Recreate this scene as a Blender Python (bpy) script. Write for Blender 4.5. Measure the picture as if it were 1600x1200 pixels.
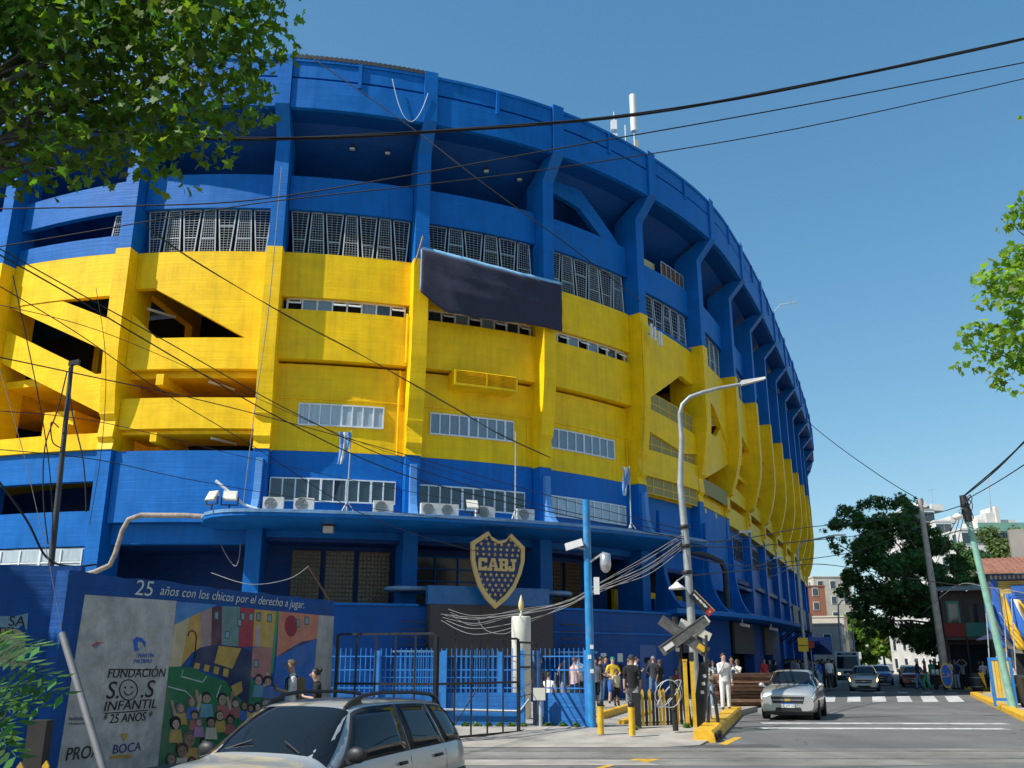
import bpy, bmesh, math, random
from mathutils import Vector, Matrix
R = math.radians
random.seed(7)
scn = bpy.context.scene
for o in list(bpy.data.objects): bpy.data.objects.remove(o)

# ------------------------------------------------------------------ camera
FPX, HORIZON, EYE = 1450.0, 1036.0, 1.7           # focal length and horizon row in pixels of the 1600 px photograph
PITCH = math.atan((HORIZON - 600) / FPX)
cam = bpy.data.cameras.new('camera'); cam_ob = bpy.data.objects.new('camera', cam)
scn.collection.objects.link(cam_ob)
cam.sensor_width = 36.0; cam.lens = 36.0 * FPX / 1600.0
cam.clip_start = 0.05; cam.clip_end = 3000
cam_ob.location = (0, 0, EYE); cam_ob.rotation_euler = (math.pi / 2 + PITCH, 0, 0)
scn.camera = cam_ob

# ------------------------------------------------------------------ sky, sun, exposure
SUN_AZ, SUN_EL = 28.0, 47.0                        # sun to the left of the camera, a little behind it
sdir = Vector((-math.cos(R(SUN_AZ)) * math.cos(R(SUN_EL)), -math.sin(R(SUN_AZ)) * math.cos(R(SUN_EL)), math.sin(R(SUN_EL))))
world = bpy.data.worlds.new('World'); scn.world = world; world.use_nodes = True
wn = world.node_tree.nodes; wl = world.node_tree.links
bg = wn['Background']; sky = wn.new('ShaderNodeTexSky'); sky.sky_type = 'NISHITA'; sky.sun_disc = False
sky.sun_elevation = R(SUN_EL); sky.sun_rotation = math.atan2(sdir.x, sdir.y)
sky.altitude = 0; sky.air_density = 1.0; sky.dust_density = 0.3; sky.ozone_density = 2.2
# the clear hazy-blue sky of the day: the physical sky with its horizon glow softened, the same all round
sep = wn.new('ShaderNodeSeparateColor'); cmb = wn.new('ShaderNodeCombineColor'); wl.new(sky.outputs[0], sep.inputs[0])
for ch, (gam, gain) in enumerate(((1.0, 0.50), (0.75, 0.88), (0.6, 1.22))):
    pw = wn.new('ShaderNodeMath'); pw.operation = 'POWER'; pw.inputs[1].default_value = gam; wl.new(sep.outputs[ch], pw.inputs[0])
    ml = wn.new('ShaderNodeMath'); ml.operation = 'MULTIPLY'; ml.inputs[1].default_value = gain; wl.new(pw.outputs[0], ml.inputs[0]); wl.new(ml.outputs[0], cmb.inputs[ch])
wl.new(cmb.outputs[0], bg.inputs[0]); bg.inputs[1].default_value = 0.105
sun = bpy.data.lights.new('sun', 'SUN'); sun.energy = 2.75; sun.angle = R(0.5); sun.color = (1.0, 0.955, 0.88)
sun_ob = bpy.data.objects.new('sun', sun); scn.collection.objects.link(sun_ob)
sun_ob.rotation_euler = sdir.to_track_quat('Z', 'Y').to_euler()
scn.view_settings.view_transform = 'Standard'; scn.view_settings.look = 'None'
scn.view_settings.gamma = 1.0; scn.view_settings.use_curve_mapping = False
scn.view_settings.exposure = 1.1

# ------------------------------------------------------------------ pixel helpers (photograph pixel -> place at a real depth)
def ray(u, v):
    x = (u - 800) / FPX; y = -(v - 600) / FPX
    return Vector((x, math.cos(PITCH) - y * math.sin(PITCH), math.sin(PITCH) + y * math.cos(PITCH)))
def at(u, v, Y):
    d = ray(u, v); return Vector((d.x * Y / d.y, Y, EYE + d.z * Y / d.y))
def gnd(u, v, z=0.0):
    d = ray(u, v); s = (z - EYE) / d.z; return Vector((d.x * s, d.y * s, z))
def onplane(u, v, p0, n):
    d = ray(u, v); o = Vector((0, 0, EYE)); s = (Vector(p0) - o).dot(n) / d.dot(n); return o + d * s

# ------------------------------------------------------------------ materials
MATS = {}
def mat(name, col, rough=0.6, var=0.12, scale=3.0, bump=0.0, bscale=30.0, stretch=(1, 1, 1), metal=0.0, spec=0.5,
        trans=0.0, alpha=1.0, emit=None, coat=0.0, dirt=0.0, dirtcol=None):
    if name in MATS: return MATS[name]
    m = bpy.data.materials.new(name); m.use_nodes = True; nt = m.node_tree; N = nt.nodes; L = nt.links
    b = N['Principled BSDF']; b.inputs['Roughness'].default_value = rough; b.inputs['Metallic'].default_value = metal
    b.inputs['Specular IOR Level'].default_value = spec
    if coat: b.inputs['Coat Weight'].default_value = coat; b.inputs['Coat Roughness'].default_value = 0.06
    c = (*col, 1)
    if var > 0 or dirt > 0 or bump > 0:
        tc = N.new('ShaderNodeNewGeometry'); mp = N.new('ShaderNodeMapping'); mp.inputs['Scale'].default_value = stretch
        L.new(tc.outputs['Position'], mp.inputs[0])
    if var > 0:
        n1 = N.new('ShaderNodeTexNoise'); n1.inputs['Scale'].default_value = scale; n1.inputs['Detail'].default_value = 5
        n1.inputs['Roughness'].default_value = 0.62
        L.new(mp.outputs[0], n1.inputs['Vector'])
        r = N.new('ShaderNodeMapRange'); r.inputs[1].default_value = 0.3; r.inputs[2].default_value = 0.7
        r.inputs[3].default_value = 1 - var; r.inputs[4].default_value = 1 + var
        L.new(n1.outputs[0], r.inputs[0])
        mx = N.new('ShaderNodeMix'); mx.data_type = 'RGBA'; mx.blend_type = 'MULTIPLY'; mx.inputs[0].default_value = 1
        mx.inputs[6].default_value = c; L.new(r.outputs[0], mx.inputs[7])
        out = mx.outputs[2]
        if dirt > 0:
            n3 = N.new('ShaderNodeTexNoise'); n3.inputs['Scale'].default_value = scale * 0.35; n3.inputs['Detail'].default_value = 7
            L.new(mp.outputs[0], n3.inputs['Vector'])
            r3 = N.new('ShaderNodeMapRange'); r3.inputs[1].default_value = 0.52; r3.inputs[2].default_value = 0.72
            r3.inputs[3].default_value = 0; r3.inputs[4].default_value = dirt; L.new(n3.outputs[0], r3.inputs[0])
            m3 = N.new('ShaderNodeMix'); m3.data_type = 'RGBA'; L.new(r3.outputs[0], m3.inputs[0]); L.new(out, m3.inputs[6])
            m3.inputs[7].default_value = (*(dirtcol or (0.08, 0.07, 0.06)), 1); out = m3.outputs[2]
        L.new(out, b.inputs['Base Color'])
        rr = N.new('ShaderNodeMapRange'); rr.inputs[3].default_value = max(0.02, rough - 0.1); rr.inputs[4].default_value = min(1, rough + 0.1)
        L.new(n1.outputs[0], rr.inputs[0]); L.new(rr.outputs[0], b.inputs['Roughness'])
    else:
        b.inputs['Base Color'].default_value = c
    if bump > 0:
        n2 = N.new('ShaderNodeTexNoise'); n2.inputs['Scale'].default_value = bscale; n2.inputs['Detail'].default_value = 4
        L.new(mp.outputs[0], n2.inputs['Vector'])
        bp = N.new('ShaderNodeBump'); bp.inputs['Strength'].default_value = bump; bp.inputs['Distance'].default_value = 0.02
        L.new(n2.outputs[0], bp.inputs['Height']); L.new(bp.outputs[0], b.inputs['Normal'])
    if trans: b.inputs['Transmission Weight'].default_value = trans
    if alpha < 1: b.inputs['Alpha'].default_value = alpha
    if emit: b.inputs['Emission Color'].default_value = (*emit[:3], 1); b.inputs['Emission Strength'].default_value = emit[3]
    MATS[name] = m; return m

def concrete_paint(name, col, rough=0.5, lines=0.5, var=0.10, dirt=0.0):
    """painted board-marked concrete: flat horizontal board joints, trowel blisters, faint streaks"""
    m = bpy.data.materials.new(name); m.use_nodes = True; nt = m.node_tree; N = nt.nodes; L = nt.links
    b = N['Principled BSDF']; b.inputs['Specular IOR Level'].default_value = 0.25
    g = N.new('ShaderNodeNewGeometry')
    def noise(sc, stretch, detail=4, rough_=0.6):
        mp = N.new('ShaderNodeMapping'); mp.inputs['Scale'].default_value = stretch; L.new(g.outputs['Position'], mp.inputs[0])
        n = N.new('ShaderNodeTexNoise'); n.inputs['Scale'].default_value = sc; n.inputs['Detail'].default_value = detail
        n.inputs['Roughness'].default_value = rough_; L.new(mp.outputs[0], n.inputs['Vector']); return n.outputs[0]
    boards = noise(1.0, (0.25, 0.25, 9.0), 3)
    blot = noise(0.9, (1, 1, 1), 6)
    streak = noise(2.6, (1.5, 1.5, 0.10), 7, .7)
    fine = noise(14.0, (1, 1, 1.6), 4)
    def rng(x, a, b_, c, d):
        r = N.new('ShaderNodeMapRange'); r.inputs[1].default_value = a; r.inputs[2].default_value = b_
        r.inputs[3].default_value = c; r.inputs[4].default_value = d; L.new(x, r.inputs[0]); return r.outputs[0]
    def mul(x, y):
        mm = N.new('ShaderNodeMath'); mm.operation = 'MULTIPLY'; L.new(x, mm.inputs[0]); L.new(y, mm.inputs[1]); return mm.outputs[0]
    def add(x, y):
        mm = N.new('ShaderNodeMath'); mm.operation = 'ADD'; L.new(x, mm.inputs[0]); L.new(y, mm.inputs[1]); return mm.outputs[0]
    t = mul(rng(blot, .3, .7, 1 - var, 1 + var), rng(streak, .42, .72, 1.03, 1 - var * 1.3))
    t = mul(t, rng(boards, .3, .7, 1 - var * .35, 1 + var * .35))
    mx = N.new('ShaderNodeMix'); mx.data_type = 'RGBA'; mx.blend_type = 'MULTIPLY'; mx.inputs[0].default_value = 1
    mx.inputs[6].default_value = (*col, 1); L.new(t, mx.inputs[7]); out = mx.outputs[2]
    spots = noise(1.7, (1, 1, .7), 9, .72)
    if dirt:
        m3 = N.new('ShaderNodeMix'); m3.data_type = 'RGBA'; L.new(rng(spots, .60, .70, 0, dirt), m3.inputs[0]); L.new(out, m3.inputs[6])
        m3.inputs[7].default_value = (0.10, 0.085, 0.06, 1); out = m3.outputs[2]
    L.new(out, b.inputs['Base Color'])
    L.new(rng(blot, .3, .7, rough - .07, rough + .12), b.inputs['Roughness'])
    hgt = add(mul(rng(boards, .3, .7, 0, 1), rng(blot, .35, .6, .3, 1)), mul(fine, rng(blot, .4, .62, .1, .5)))
    bp = N.new('ShaderNodeBump'); bp.inputs['Strength'].default_value = lines; bp.inputs['Distance'].default_value = 0.03
    L.new(hgt, bp.inputs['Height']); L.new(bp.outputs[0], b.inputs['Normal'])
    MATS[name] = m; return m

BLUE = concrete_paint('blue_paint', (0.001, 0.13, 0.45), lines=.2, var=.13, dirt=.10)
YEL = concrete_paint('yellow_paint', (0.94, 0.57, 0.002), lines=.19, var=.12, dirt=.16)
SHADEB = concrete_paint('shaded_blue_paint', (0.001, 0.06, 0.25), lines=.3, dirt=.12)  # BLUE darkened to stand in for shade under the stand and at ground level
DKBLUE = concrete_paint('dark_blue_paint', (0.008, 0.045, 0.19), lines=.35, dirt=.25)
NEARBLUE = concrete_paint('weathered_blue_paint', (0.008, 0.075, 0.28), rough=.65, lines=.3, dirt=.45, var=.2)
GLASS = mat('window_glass', (0.03, 0.045, 0.055), rough=.04, var=0, spec=.9)
GLASSB = mat('sky_toned_curtain_glass', (0.40, 0.46, 0.50), rough=.08, var=.25, scale=6, stretch=(4, 4, .3), spec=.8)  # pale tone holds both the curtains and the sky's reflection
GLASSC = mat('sky_toned_blind_glass', (0.17, 0.23, 0.29), rough=.06, var=.2, scale=5, stretch=(6, 6, .3), spec=.9)  # tone of blinds, lightened to include reflected sky
WHITE = mat('white_frame', (0.72, 0.74, 0.75), rough=.5, var=.15, scale=5)
GREYM = mat('galvanised_steel', (0.42, 0.45, 0.46), rough=.5, metal=.4, var=.15, scale=8)
DARKM = mat('black_iron', (0.018, 0.018, 0.02), rough=.5, var=.3, scale=12)
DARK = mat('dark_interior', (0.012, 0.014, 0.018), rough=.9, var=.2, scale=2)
RUST = mat('rust_brown', (0.12, 0.055, 0.03), rough=.85, var=.35, scale=9)

# ------------------------------------------------------------------ scene graph helpers
COL = scn.collection
def tag(o, label=None, cat=None, group=None, kind=None):
    if label: o['label'] = label
    if cat: o['category'] = cat
    if group: o['group'] = group
    if kind: o['kind'] = kind
    return o
def empty(name, loc=(0, 0, 0), rz=0.0, label=None, cat=None, group=None):
    o = bpy.data.objects.new(name, None); COL.objects.link(o); o.location = loc; o.rotation_euler = (0, 0, rz)
    o.empty_display_size = 0.2
    return tag(o, label, cat, group)
def copy_tree(o, parent=None):
    c = o.copy(); COL.objects.link(c); c.parent = parent
    for ch in list(o.children): copy_tree(ch, c)
    return c

class MB:
    def __init__(s): s.v = []; s.f = []; s.m = []; s.sm = []; s.cur = 0; s.smooth = False
    def add(s, vs, fs, sm=None):
        b = len(s.v); s.v += [tuple(x) for x in vs]
        for q in fs: s.f.append(tuple(b + i for i in q)); s.m.append(s.cur); s.sm.append(s.smooth if sm is None else sm)
    def hexa(s, p):
        s.add(p, [(0, 3, 2, 1), (4, 5, 6, 7), (0, 1, 5, 4), (1, 2, 6, 5), (2, 3, 7, 6), (3, 0, 4, 7)])
    def box(s, x0, x1, y0, y1, z0, z1):
        s.hexa([(x0, y0, z0), (x1, y0, z0), (x1, y1, z0), (x0, y1, z0), (x0, y0, z1), (x1, y0, z1), (x1, y1, z1), (x0, y1, z1)])
    def obox(s, c, ax, ay, az):          # centre and three half axes
        c, ax, ay, az = map(Vector, (c, ax, ay, az))
        s.hexa([c - ax - ay - az, c + ax - ay - az, c + ax + ay - az, c - ax + ay - az, c - ax - ay + az, c + ax - ay + az, c + ax + ay + az, c - ax + ay + az])
    def bar(s, a, b, w, h=None, up=(0, 0, 1)):
        a, b = Vector(a), Vector(b); d = b - a; h = h or w
        if d.length < 1e-6: return
        dn = d.normalized(); upv = Vector(up)
        if abs(dn.dot(upv)) > .98: upv = Vector((1, 0, 0)) if abs(dn.x) < .9 else Vector((0, 1, 0))
        sx = dn.cross(upv).normalized() * (w / 2); sy = sx.normalized().cross(dn) * (h / 2)
        s.hexa([a - sx - sy, a + sx - sy, a + sx + sy, a - sx + sy, b - sx - sy, b + sx - sy, b + sx + sy, b - sx + sy])
    def tube(s, pts, r, n=8, cap=True):
        pts = [Vector(p) for p in pts]; rs = r if isinstance(r, (list, tuple)) else [r] * len(pts)
        rings = []; ref = None
        for i, p in enumerate(pts):
            t = (pts[min(i + 1, len(pts) - 1)] - pts[max(i - 1, 0)])
            t = t.normalized() if t.length > 1e-9 else Vector((0, 0, 1))
            if ref is None: ref = Vector((0, 0, 1)) if abs(t.z) < .9 else Vector((1, 0, 0))
            a = (ref - t * ref.dot(t))
            a = a.normalized() if a.length > 1e-6 else t.orthogonal().normalized()
            ref = a; b = t.cross(a)
            rings.append([p + (a * math.cos(k * 2 * math.pi / n) + b * math.sin(k * 2 * math.pi / n)) * rs[i] for k in range(n)])
        vs = [q for g in rings for q in g]; fs = []
        for i in range(len(pts) - 1):
            for k in range(n):
                fs.append((i * n + k, i * n + (k + 1) % n, (i + 1) * n + (k + 1) % n, (i + 1) * n + k))
        s.add(vs, fs, True)
        if cap:
            s.add(rings[0][::-1], [tuple(range(n))], False); s.add(rings[-1], [tuple(range(n))], False)
    def lathe(s, prof, c=(0, 0, 0), n=16, sm=True):     # prof: (r, z)
        vs = []; c = Vector(c)
        for r_, z in prof:
            for k in range(n): vs.append(c + Vector((r_ * math.cos(2 * math.pi * k / n), r_ * math.sin(2 * math.pi * k / n), z)))
        fs = [(i * n + k, i * n + (k + 1) % n, (i + 1) * n + (k + 1) % n, (i + 1) * n + k) for i in range(len(prof) - 1) for k in range(n)]
        fs += [tuple(range(n - 1, -1, -1)), tuple((len(prof) - 1) * n + k for k in range(n))]
        s.add(vs, fs, sm)
    def prism(s, poly, a, b):            # poly: list of points in 3D (planar), extruded by vector from a to b offsets
        a, b = Vector(a), Vector(b); n = len(poly)
        vs = [Vector(p) + a for p in poly] + [Vector(p) + b for p in poly]
        fs = [tuple(range(n - 1, -1, -1)), tuple(range(n, 2 * n))] + [(i, (i + 1) % n, n + (i + 1) % n, n + i) for i in range(n)]
        s.add(vs, fs, False)
    def sphere(s, c, r, n=10, sq=(1, 1, 1)):
        prof = []
        c = Vector(c); vs = []; m = n // 2 + 1
        for i in range(m + 1):
            th = math.pi * i / m
            for k in range(n):
                ph = 2 * math.pi * k / n
                vs.append(c + Vector((r * sq[0] * math.sin(th) * math.cos(ph), r * sq[1] * math.sin(th) * math.sin(ph), r * sq[2] * math.cos(th))))
        fs = [(i * n + k, (i + 1) * n + k, (i + 1) * n + (k + 1) % n, i * n + (k + 1) % n) for i in range(m) for k in range(n)]
        s.add(vs, fs, True)
    def mesh(s, name, mats):
        me = bpy.data.meshes.new(name); me.from_pydata(s.v, [], s.f)
        mats = mats if isinstance(mats, (list, tuple)) else [mats]
        for m in mats: me.materials.append(m)
        if s.f:
            me.polygons.foreach_set('material_index', s.m); me.polygons.foreach_set('use_smooth', s.sm)
        me.update(); return me
    def build(s, name, mats, parent=None, fix=True, keep=False):
        me = s.mesh(name, mats)
        if fix:
            bm = bmesh.new(); bm.from_mesh(me); bmesh.ops.recalc_face_normals(bm, faces=bm.faces); bm.to_mesh(me); bm.free()
        o = bpy.data.objects.new(name, me); COL.objects.link(o)
        if parent is not None:
            o.parent = parent
            if keep: o.matrix_parent_inverse = parent.matrix_basis.inverted()
        return o
def share(name, me, parent=None, loc=(0, 0, 0), rot=(0, 0, 0), scale=(1, 1, 1)):
    o = bpy.data.objects.new(name, me); COL.objects.link(o); o.parent = parent
    o.location = loc; o.rotation_euler = rot; o.scale = scale; return o
def text_mesh(txt, size=1.0, depth=0.0, shear=0.0, align='LEFT', spacing=1.0):
    cu = bpy.data.curves.new('txt', 'FONT'); cu.body = txt; cu.size = size; cu.extrude = depth; cu.shear = shear; cu.align_x = align
    cu.space_character = spacing; cu.resolution_u = 4
    ob = bpy.data.objects.new('txt', cu); COL.objects.link(ob)
    dg = bpy.context.evaluated_depsgraph_get(); dg.update()
    me = bpy.data.meshes.new_from_object(ob.evaluated_get(dg)); bpy.data.objects.remove(ob); bpy.data.curves.remove(cu)
    return me
def lettering(name, txt, origin, right, up, size, m, parent, depth=.002, shear=0, align='LEFT', spacing=1.0, stretch=1.0):
    me = text_mesh(txt, size, depth, shear, align, spacing); right = Vector(right).normalized(); up = Vector(up).normalized(); nn = right.cross(up)
    origin = Vector(origin)
    for v in me.vertices: v.co = origin + right * v.co.x * stretch + up * v.co.y + nn * v.co.z
    me.materials.clear(); me.materials.append(m)
    o = bpy.data.objects.new(name, me); COL.objects.link(o); o.parent = parent; o.matrix_parent_inverse = parent.matrix_basis.inverted(); return o
def lerp(a, b, t): return a + (b - a) * t
# ------------------------------------------------------------------ stadium plan: a curve through the column line
DIRS = [-15, -1.6, 12, 24.5, 40, 51, 62, 65, 67, 67.5, 67.8, 68.3, 68.8, 69.5, 70.5, 73, 76, 79]
LENS = [7.02, 7.02, 6.75, 6.75, 6.95, 7.05, 7.2] + [7.1] * 11
CP = {1: Vector((-17.9, 39.2))}
for k in range(1, 18): CP[k + 1] = CP[k] + LENS[k] * Vector((math.cos(R(DIRS[k])), math.sin(R(DIRS[k]))))
CP[0] = CP[1] - LENS[0] * Vector((math.cos(R(-15)), math.sin(R(-15))))
CP[-1] = CP[0] - 7.02 * Vector((math.cos(R(-28)), math.sin(R(-28))))
CP[-2] = CP[-1] - 7.02 * Vector((math.cos(R(-40)), math.sin(R(-40))))
CP[19] = CP[18] + 7.1 * Vector((math.cos(R(81)), math.sin(R(81))))
def crv(s):
    i = max(-1, min(17, int(math.floor(s)))); t = s - i
    p0, p1, p2, p3 = CP[i - 1], CP[i], CP[i + 1], CP[i + 2]
    P = .5 * (2 * p1 + (p2 - p0) * t + (2 * p0 - 5 * p1 + 4 * p2 - p3) * t * t + (3 * p1 - p0 - 3 * p2 + p3) * t ** 3)
    T = .5 * ((p2 - p0) + 2 * (2 * p0 - 5 * p1 + 4 * p2 - p3) * t + 3 * (3 * p1 - p0 - 3 * p2 + p3) * t * t)
    T.normalize(); return P, T, Vector((T.y, -T.x))
def F(s, off, z):
    P, T, N = crv(s); q = P + N * off; return Vector((q.x, q.y, z))
def fn(x): return x if callable(x) else (lambda s: x)
RECESS = .4
def RZ(z): return 1.7 + (z - 1.7) * 1.0105
def slab(mb, s0, s1, z0, z1, of, ob, n=6):
    if not callable(of) and not callable(ob) and -.95 <= of <= -.27 and fn(z0)(s0) > 6.0:   # infill walls sit well behind the column faces
        of -= RECESS; ob -= RECESS; za, zb = fn(z0), fn(z1); z0, z1 = (lambda s: RZ(za(s))), (lambda s: RZ(zb(s)))
    z0, z1, of, ob = fn(z0), fn(z1), fn(of), fn(ob)
    vs = []; fs = []
    for k in range(n + 1):
        s = lerp(s0, s1, k / n); vs += [F(s, of(s), z0(s)), F(s, of(s), z1(s)), F(s, ob(s), z1(s)), F(s, ob(s), z0(s))]
    for k in range(n):
        a, b = 4 * k, 4 * k + 4
        for j in range(4): fs.append((a + j, b + j, b + (j + 1) % 4, a + (j + 1) % 4))
    fs += [(0, 1, 2, 3), tuple(4 * n + j for j in (3, 2, 1, 0))]
    mb.add(vs, fs, False)
def fpoly(mb, s, poly, w):               # polygon in (offset, z) at column s, extruded tangentially to width w
    P, T, N = crv(s); T3 = Vector((T.x, T.y, 0))
    mb.prism([Vector((P.x + N.x * o, P.y + N.y * o, z)) for o, z in poly], -T3 * w / 2, T3 * w / 2)
def part(name, m, parent, fnc, **k):
    mb = MB(); fnc(mb); return mb.build(name, m, parent, **k)
def interp(pts):
    def g(s):
        if s <= pts[0][0]: return pts[0][1]
        for (a, b), (c, d) in zip(pts, pts[1:]):
            if s <= c: return b + (d - b) * (s - a) / (c - a)
        return pts[-1][1]
    return g

stadium = empty('stadium', (0, 0, 0), 0, 'huge curved blue and yellow concrete football stadium with tall columns', 'stadium')
ZT, ZY, ZB, ZR = 20.0, 20.0, 10.65, 29.5
NB = 18
def base_in(i): return -0.5 if i <= 5 else (-0.75 if i == 6 else -1.15)
# --- columns
for i in range(-1, NB + 1):
    w = .66; bi = base_in(i)
    part('upper_column', BLUE, stadium, lambda m: fpoly(m, i, [(0, ZT), (0, 25.65), (1.06, 26.9), (1.06, 29.62), (.3, 29.62), (.3, 26.95), (-1.5, 25.8), (-1.5, ZT)], w))
    prof = [(.05, ZT + .03), (.05, 16.2), (.02, 15.2), (lerp(0, bi, .12), 14.2), (lerp(0, bi, .34), 13.2), (lerp(0, bi, .62), 12.3)]
    # stepped nib near the foot of the yellow shaft
    prof += [(lerp(0, bi, .66) + .02, 12.22), (lerp(0, bi, .8) - .10, 12.02), (bi + .12, 11.2), (bi - .04, 11.0), (bi + .05, ZB)]
    part('middle_column', YEL, stadium, lambda m: fpoly(m, i, prof + [(-2.2, ZB), (-2.2, ZT + .03)], w + .06))
    part('lower_column', BLUE, stadium, lambda m: fpoly(m, i, [(bi, 0.1), (bi, ZB), (-2.1, ZB), (-2.1, 0.1)], w - (0 if i < 6 else 0)))
E_ = .055                                 # half column width in s
# --- rim
for i in range(-1, NB):
    a, b = i + E_ * .9, i + 1 - E_ * .9
    part('fascia_panel', BLUE, stadium, lambda m: slab(m, a, b, 26.8, 28.35, .95, .7))
    part('fascia_band', BLUE, stadium, lambda m: (slab(m, a, b, 28.35, 28.47, .8, .6), slab(m, a, b, 28.47, 29.3, .93, .62), slab(m, a, b, 29.3, 29.46, 1.0, .6)))
    part('fascia_post', BLUE, stadium, lambda m: fpoly(m, i + .5, [(.9, 28.1), (1.04, 28.1), (1.04, 29.42), (.9, 29.42)], .16))
    part('stand_soffit', SHADEB, stadium, lambda m: (slab(m, i, i + 1, 26.82, 27.1, .7, -.4, 4),
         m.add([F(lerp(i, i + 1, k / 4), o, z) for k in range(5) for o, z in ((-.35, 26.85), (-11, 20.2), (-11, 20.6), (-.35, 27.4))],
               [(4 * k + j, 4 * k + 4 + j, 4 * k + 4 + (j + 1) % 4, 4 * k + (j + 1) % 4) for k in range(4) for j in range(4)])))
    part('frame_rib', SHADEB, stadium, lambda m: fpoly(m, i, [(-1.4, 26.2), (-11, 20.3), (-11, 19.6), (-6.2, 21.6), (-3.6, 23.2), (-2.3, 23.4), (-1.55, 22.6), (-1.4, 22)], .42))
# corrugated sheet roof edge over one bay, and its tie
CORR = mat('corrugated_dark', (0.05, 0.05, 0.05), rough=.8, var=.4, scale=12)
def corrugated(m):
    n = 60
    vs = []; fs = []
    for k in range(n + 1):
        s = lerp(2.02, 3.02, k / n); dz = .05 * (k % 2)
        vs += [F(s, 1.02, 29.62 + dz), F(s, -2.0, 30.1 + dz), F(s, 1.02, 29.42 + dz)]
    for k in range(n): fs += [(3 * k, 3 * k + 3, 3 * k + 4, 3 * k + 1), (3 * k + 2, 3 * k + 5, 3 * k + 3, 3 * k)]
    m.add(vs, fs)
part('corrugated_roof_edge', CORR, stadium, corrugated, fix=False)

# --- interior: back wall, floor slabs, dark depth behind every opening
def ring(m, z0, z1, of, ob, s0=-1, s1=NB): slab(m, s0, s1, z0, z1, of, ob, 60)
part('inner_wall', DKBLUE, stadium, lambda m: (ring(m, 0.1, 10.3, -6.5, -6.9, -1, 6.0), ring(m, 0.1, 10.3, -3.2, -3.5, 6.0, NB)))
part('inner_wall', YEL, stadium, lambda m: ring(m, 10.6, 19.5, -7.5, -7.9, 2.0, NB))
part('inner_wall', DARK, stadium, lambda m: ring(m, 10.6, 19.5, -7.5, -7.9, -1, 2.0))  # near-black instead of yellow: shade of the left bays put into the colour
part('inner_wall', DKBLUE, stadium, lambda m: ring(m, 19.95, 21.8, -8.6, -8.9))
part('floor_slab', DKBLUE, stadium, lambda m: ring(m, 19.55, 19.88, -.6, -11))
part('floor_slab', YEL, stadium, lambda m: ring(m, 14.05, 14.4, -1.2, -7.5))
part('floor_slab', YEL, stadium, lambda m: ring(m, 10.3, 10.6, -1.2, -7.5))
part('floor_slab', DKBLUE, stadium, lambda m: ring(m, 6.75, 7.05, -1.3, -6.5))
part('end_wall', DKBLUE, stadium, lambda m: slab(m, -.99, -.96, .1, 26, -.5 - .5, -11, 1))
part('end_wall', BLUE, stadium, lambda m: slab(m, NB - .01, NB + .03, .1, 26, -.3, -11, 1))
for i in range(-1, NB): # cross walls at the column lines keep each bay a room
    part('cross_wall', YEL, stadium, lambda m: fpoly(m, i, [(-1.5, 10.6), (-7.6, 10.6), (-7.6, 19.5), (-1.5, 19.5), (-1.5, 18.7), (-6.6, 18.6), (-6.6, 15.2), (-1.9, 14.9), (-1.9, 13.7), (-6.6, 13.4), (-6.6, 11.2), (-1.9, 10.9)], .4))

# --- upper blue parapet, all round
for i in range(-1, NB):
    a, b = i + E_, i + 1 - E_
    if i == 0: z0, z1 = (lambda s: 21.75 + .45 * s), (lambda s: 23.2 + .55 * s)
    elif i < 0: z0, z1 = 21.5, 23.2
    elif i >= 5: z0, z1 = 21.75, 23.4
    else: z0, z1 = 22.1, 23.85
    part('upper_parapet', BLUE, stadium, lambda m: slab(m, a, b, z0, z1, -.3, -.6))
# stair wall running down across the bay right of the banner
part('stair_parapet', BLUE, stadium, lambda m: slab(m, 4 + E_, 5 - E_, interp([(4.05, 25.6), (4.42, 25.2), (4.95, 22.6)]), interp([(4.05, 26.9), (4.42, 26.4), (4.95, 23.7)]), -.5, -.8, 12))
for i in range(7, 17):
    part('stair_parapet', BLUE, stadium, lambda m: slab(m, i + E_, i + 1 - E_, interp([(i, 23.2), (i + 1, 21.0 + (i % 2))]), interp([(i, 24.6), (i + 1, 22.6)]), -.75, -1.0, 6))
# roof box and rail seen over the parapet of the next bay
part('service_box', mat('pale_yellow_sheet', (.55, .47, .22), rough=.7), stadium, lambda m: slab(m, 5.32, 5.5, 23.3, 24.3, -.9, -1.9, 2))
def upper_rail(m):
    for z in (23.5, 24.35): slab(m, 5.5, 5.92, z, z + .06, -.45, -.5, 3)
    for k in range(6): slab(m, 5.5 + k * .084, 5.508 + k * .084, 23.4, 24.4, -.45, -.5, 1)
part('hand_rail', GREYM, stadium, upper_rail)
part('rail_board', RUST, stadium, lambda m: slab(m, 5.51, 5.91, 23.56, 24.33, -.52, -.55, 3))

# --- security grilles in the opening below the parapet: trapezoid framed panels
def grille(a0, a1, b0, b1, z0, z1, off=-.95, tie=None, step=.125):
    m = MB()
    def Q(x, y): # x 0..1 across, y 0..1 up
        s = lerp(lerp(a0, a1, x), lerp(b0, b1, x), y); return F(s, off, RZ(lerp(z0, z1, y)))
    fr = .055
    for p, q in (((0, 0), (1, 0)), ((1, 0), (1, 1)), ((1, 1), (0, 1)), ((0, 1), (0, 0))): m.bar(Q(*p), Q(*q), fr)
    if tie: m.bar(Q(0, tie), Q(1, tie), fr * .8)
    wd = (F(a1, off, 0) - F(a0, off, 0)).length; ht = z1 - z0
    nx, ny = max(3, int(wd / step)), max(4, int(ht / step))
    for k in range(1, nx): m.bar(Q(k / nx, 0), Q(k / nx, 1), .024, .012)
    for k in range(1, ny): m.bar(Q(0, k / ny), Q(1, k / ny), .024, .012)
    m.build('grille_panel', GREYM, stadium)
rg = random.Random(3)
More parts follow.
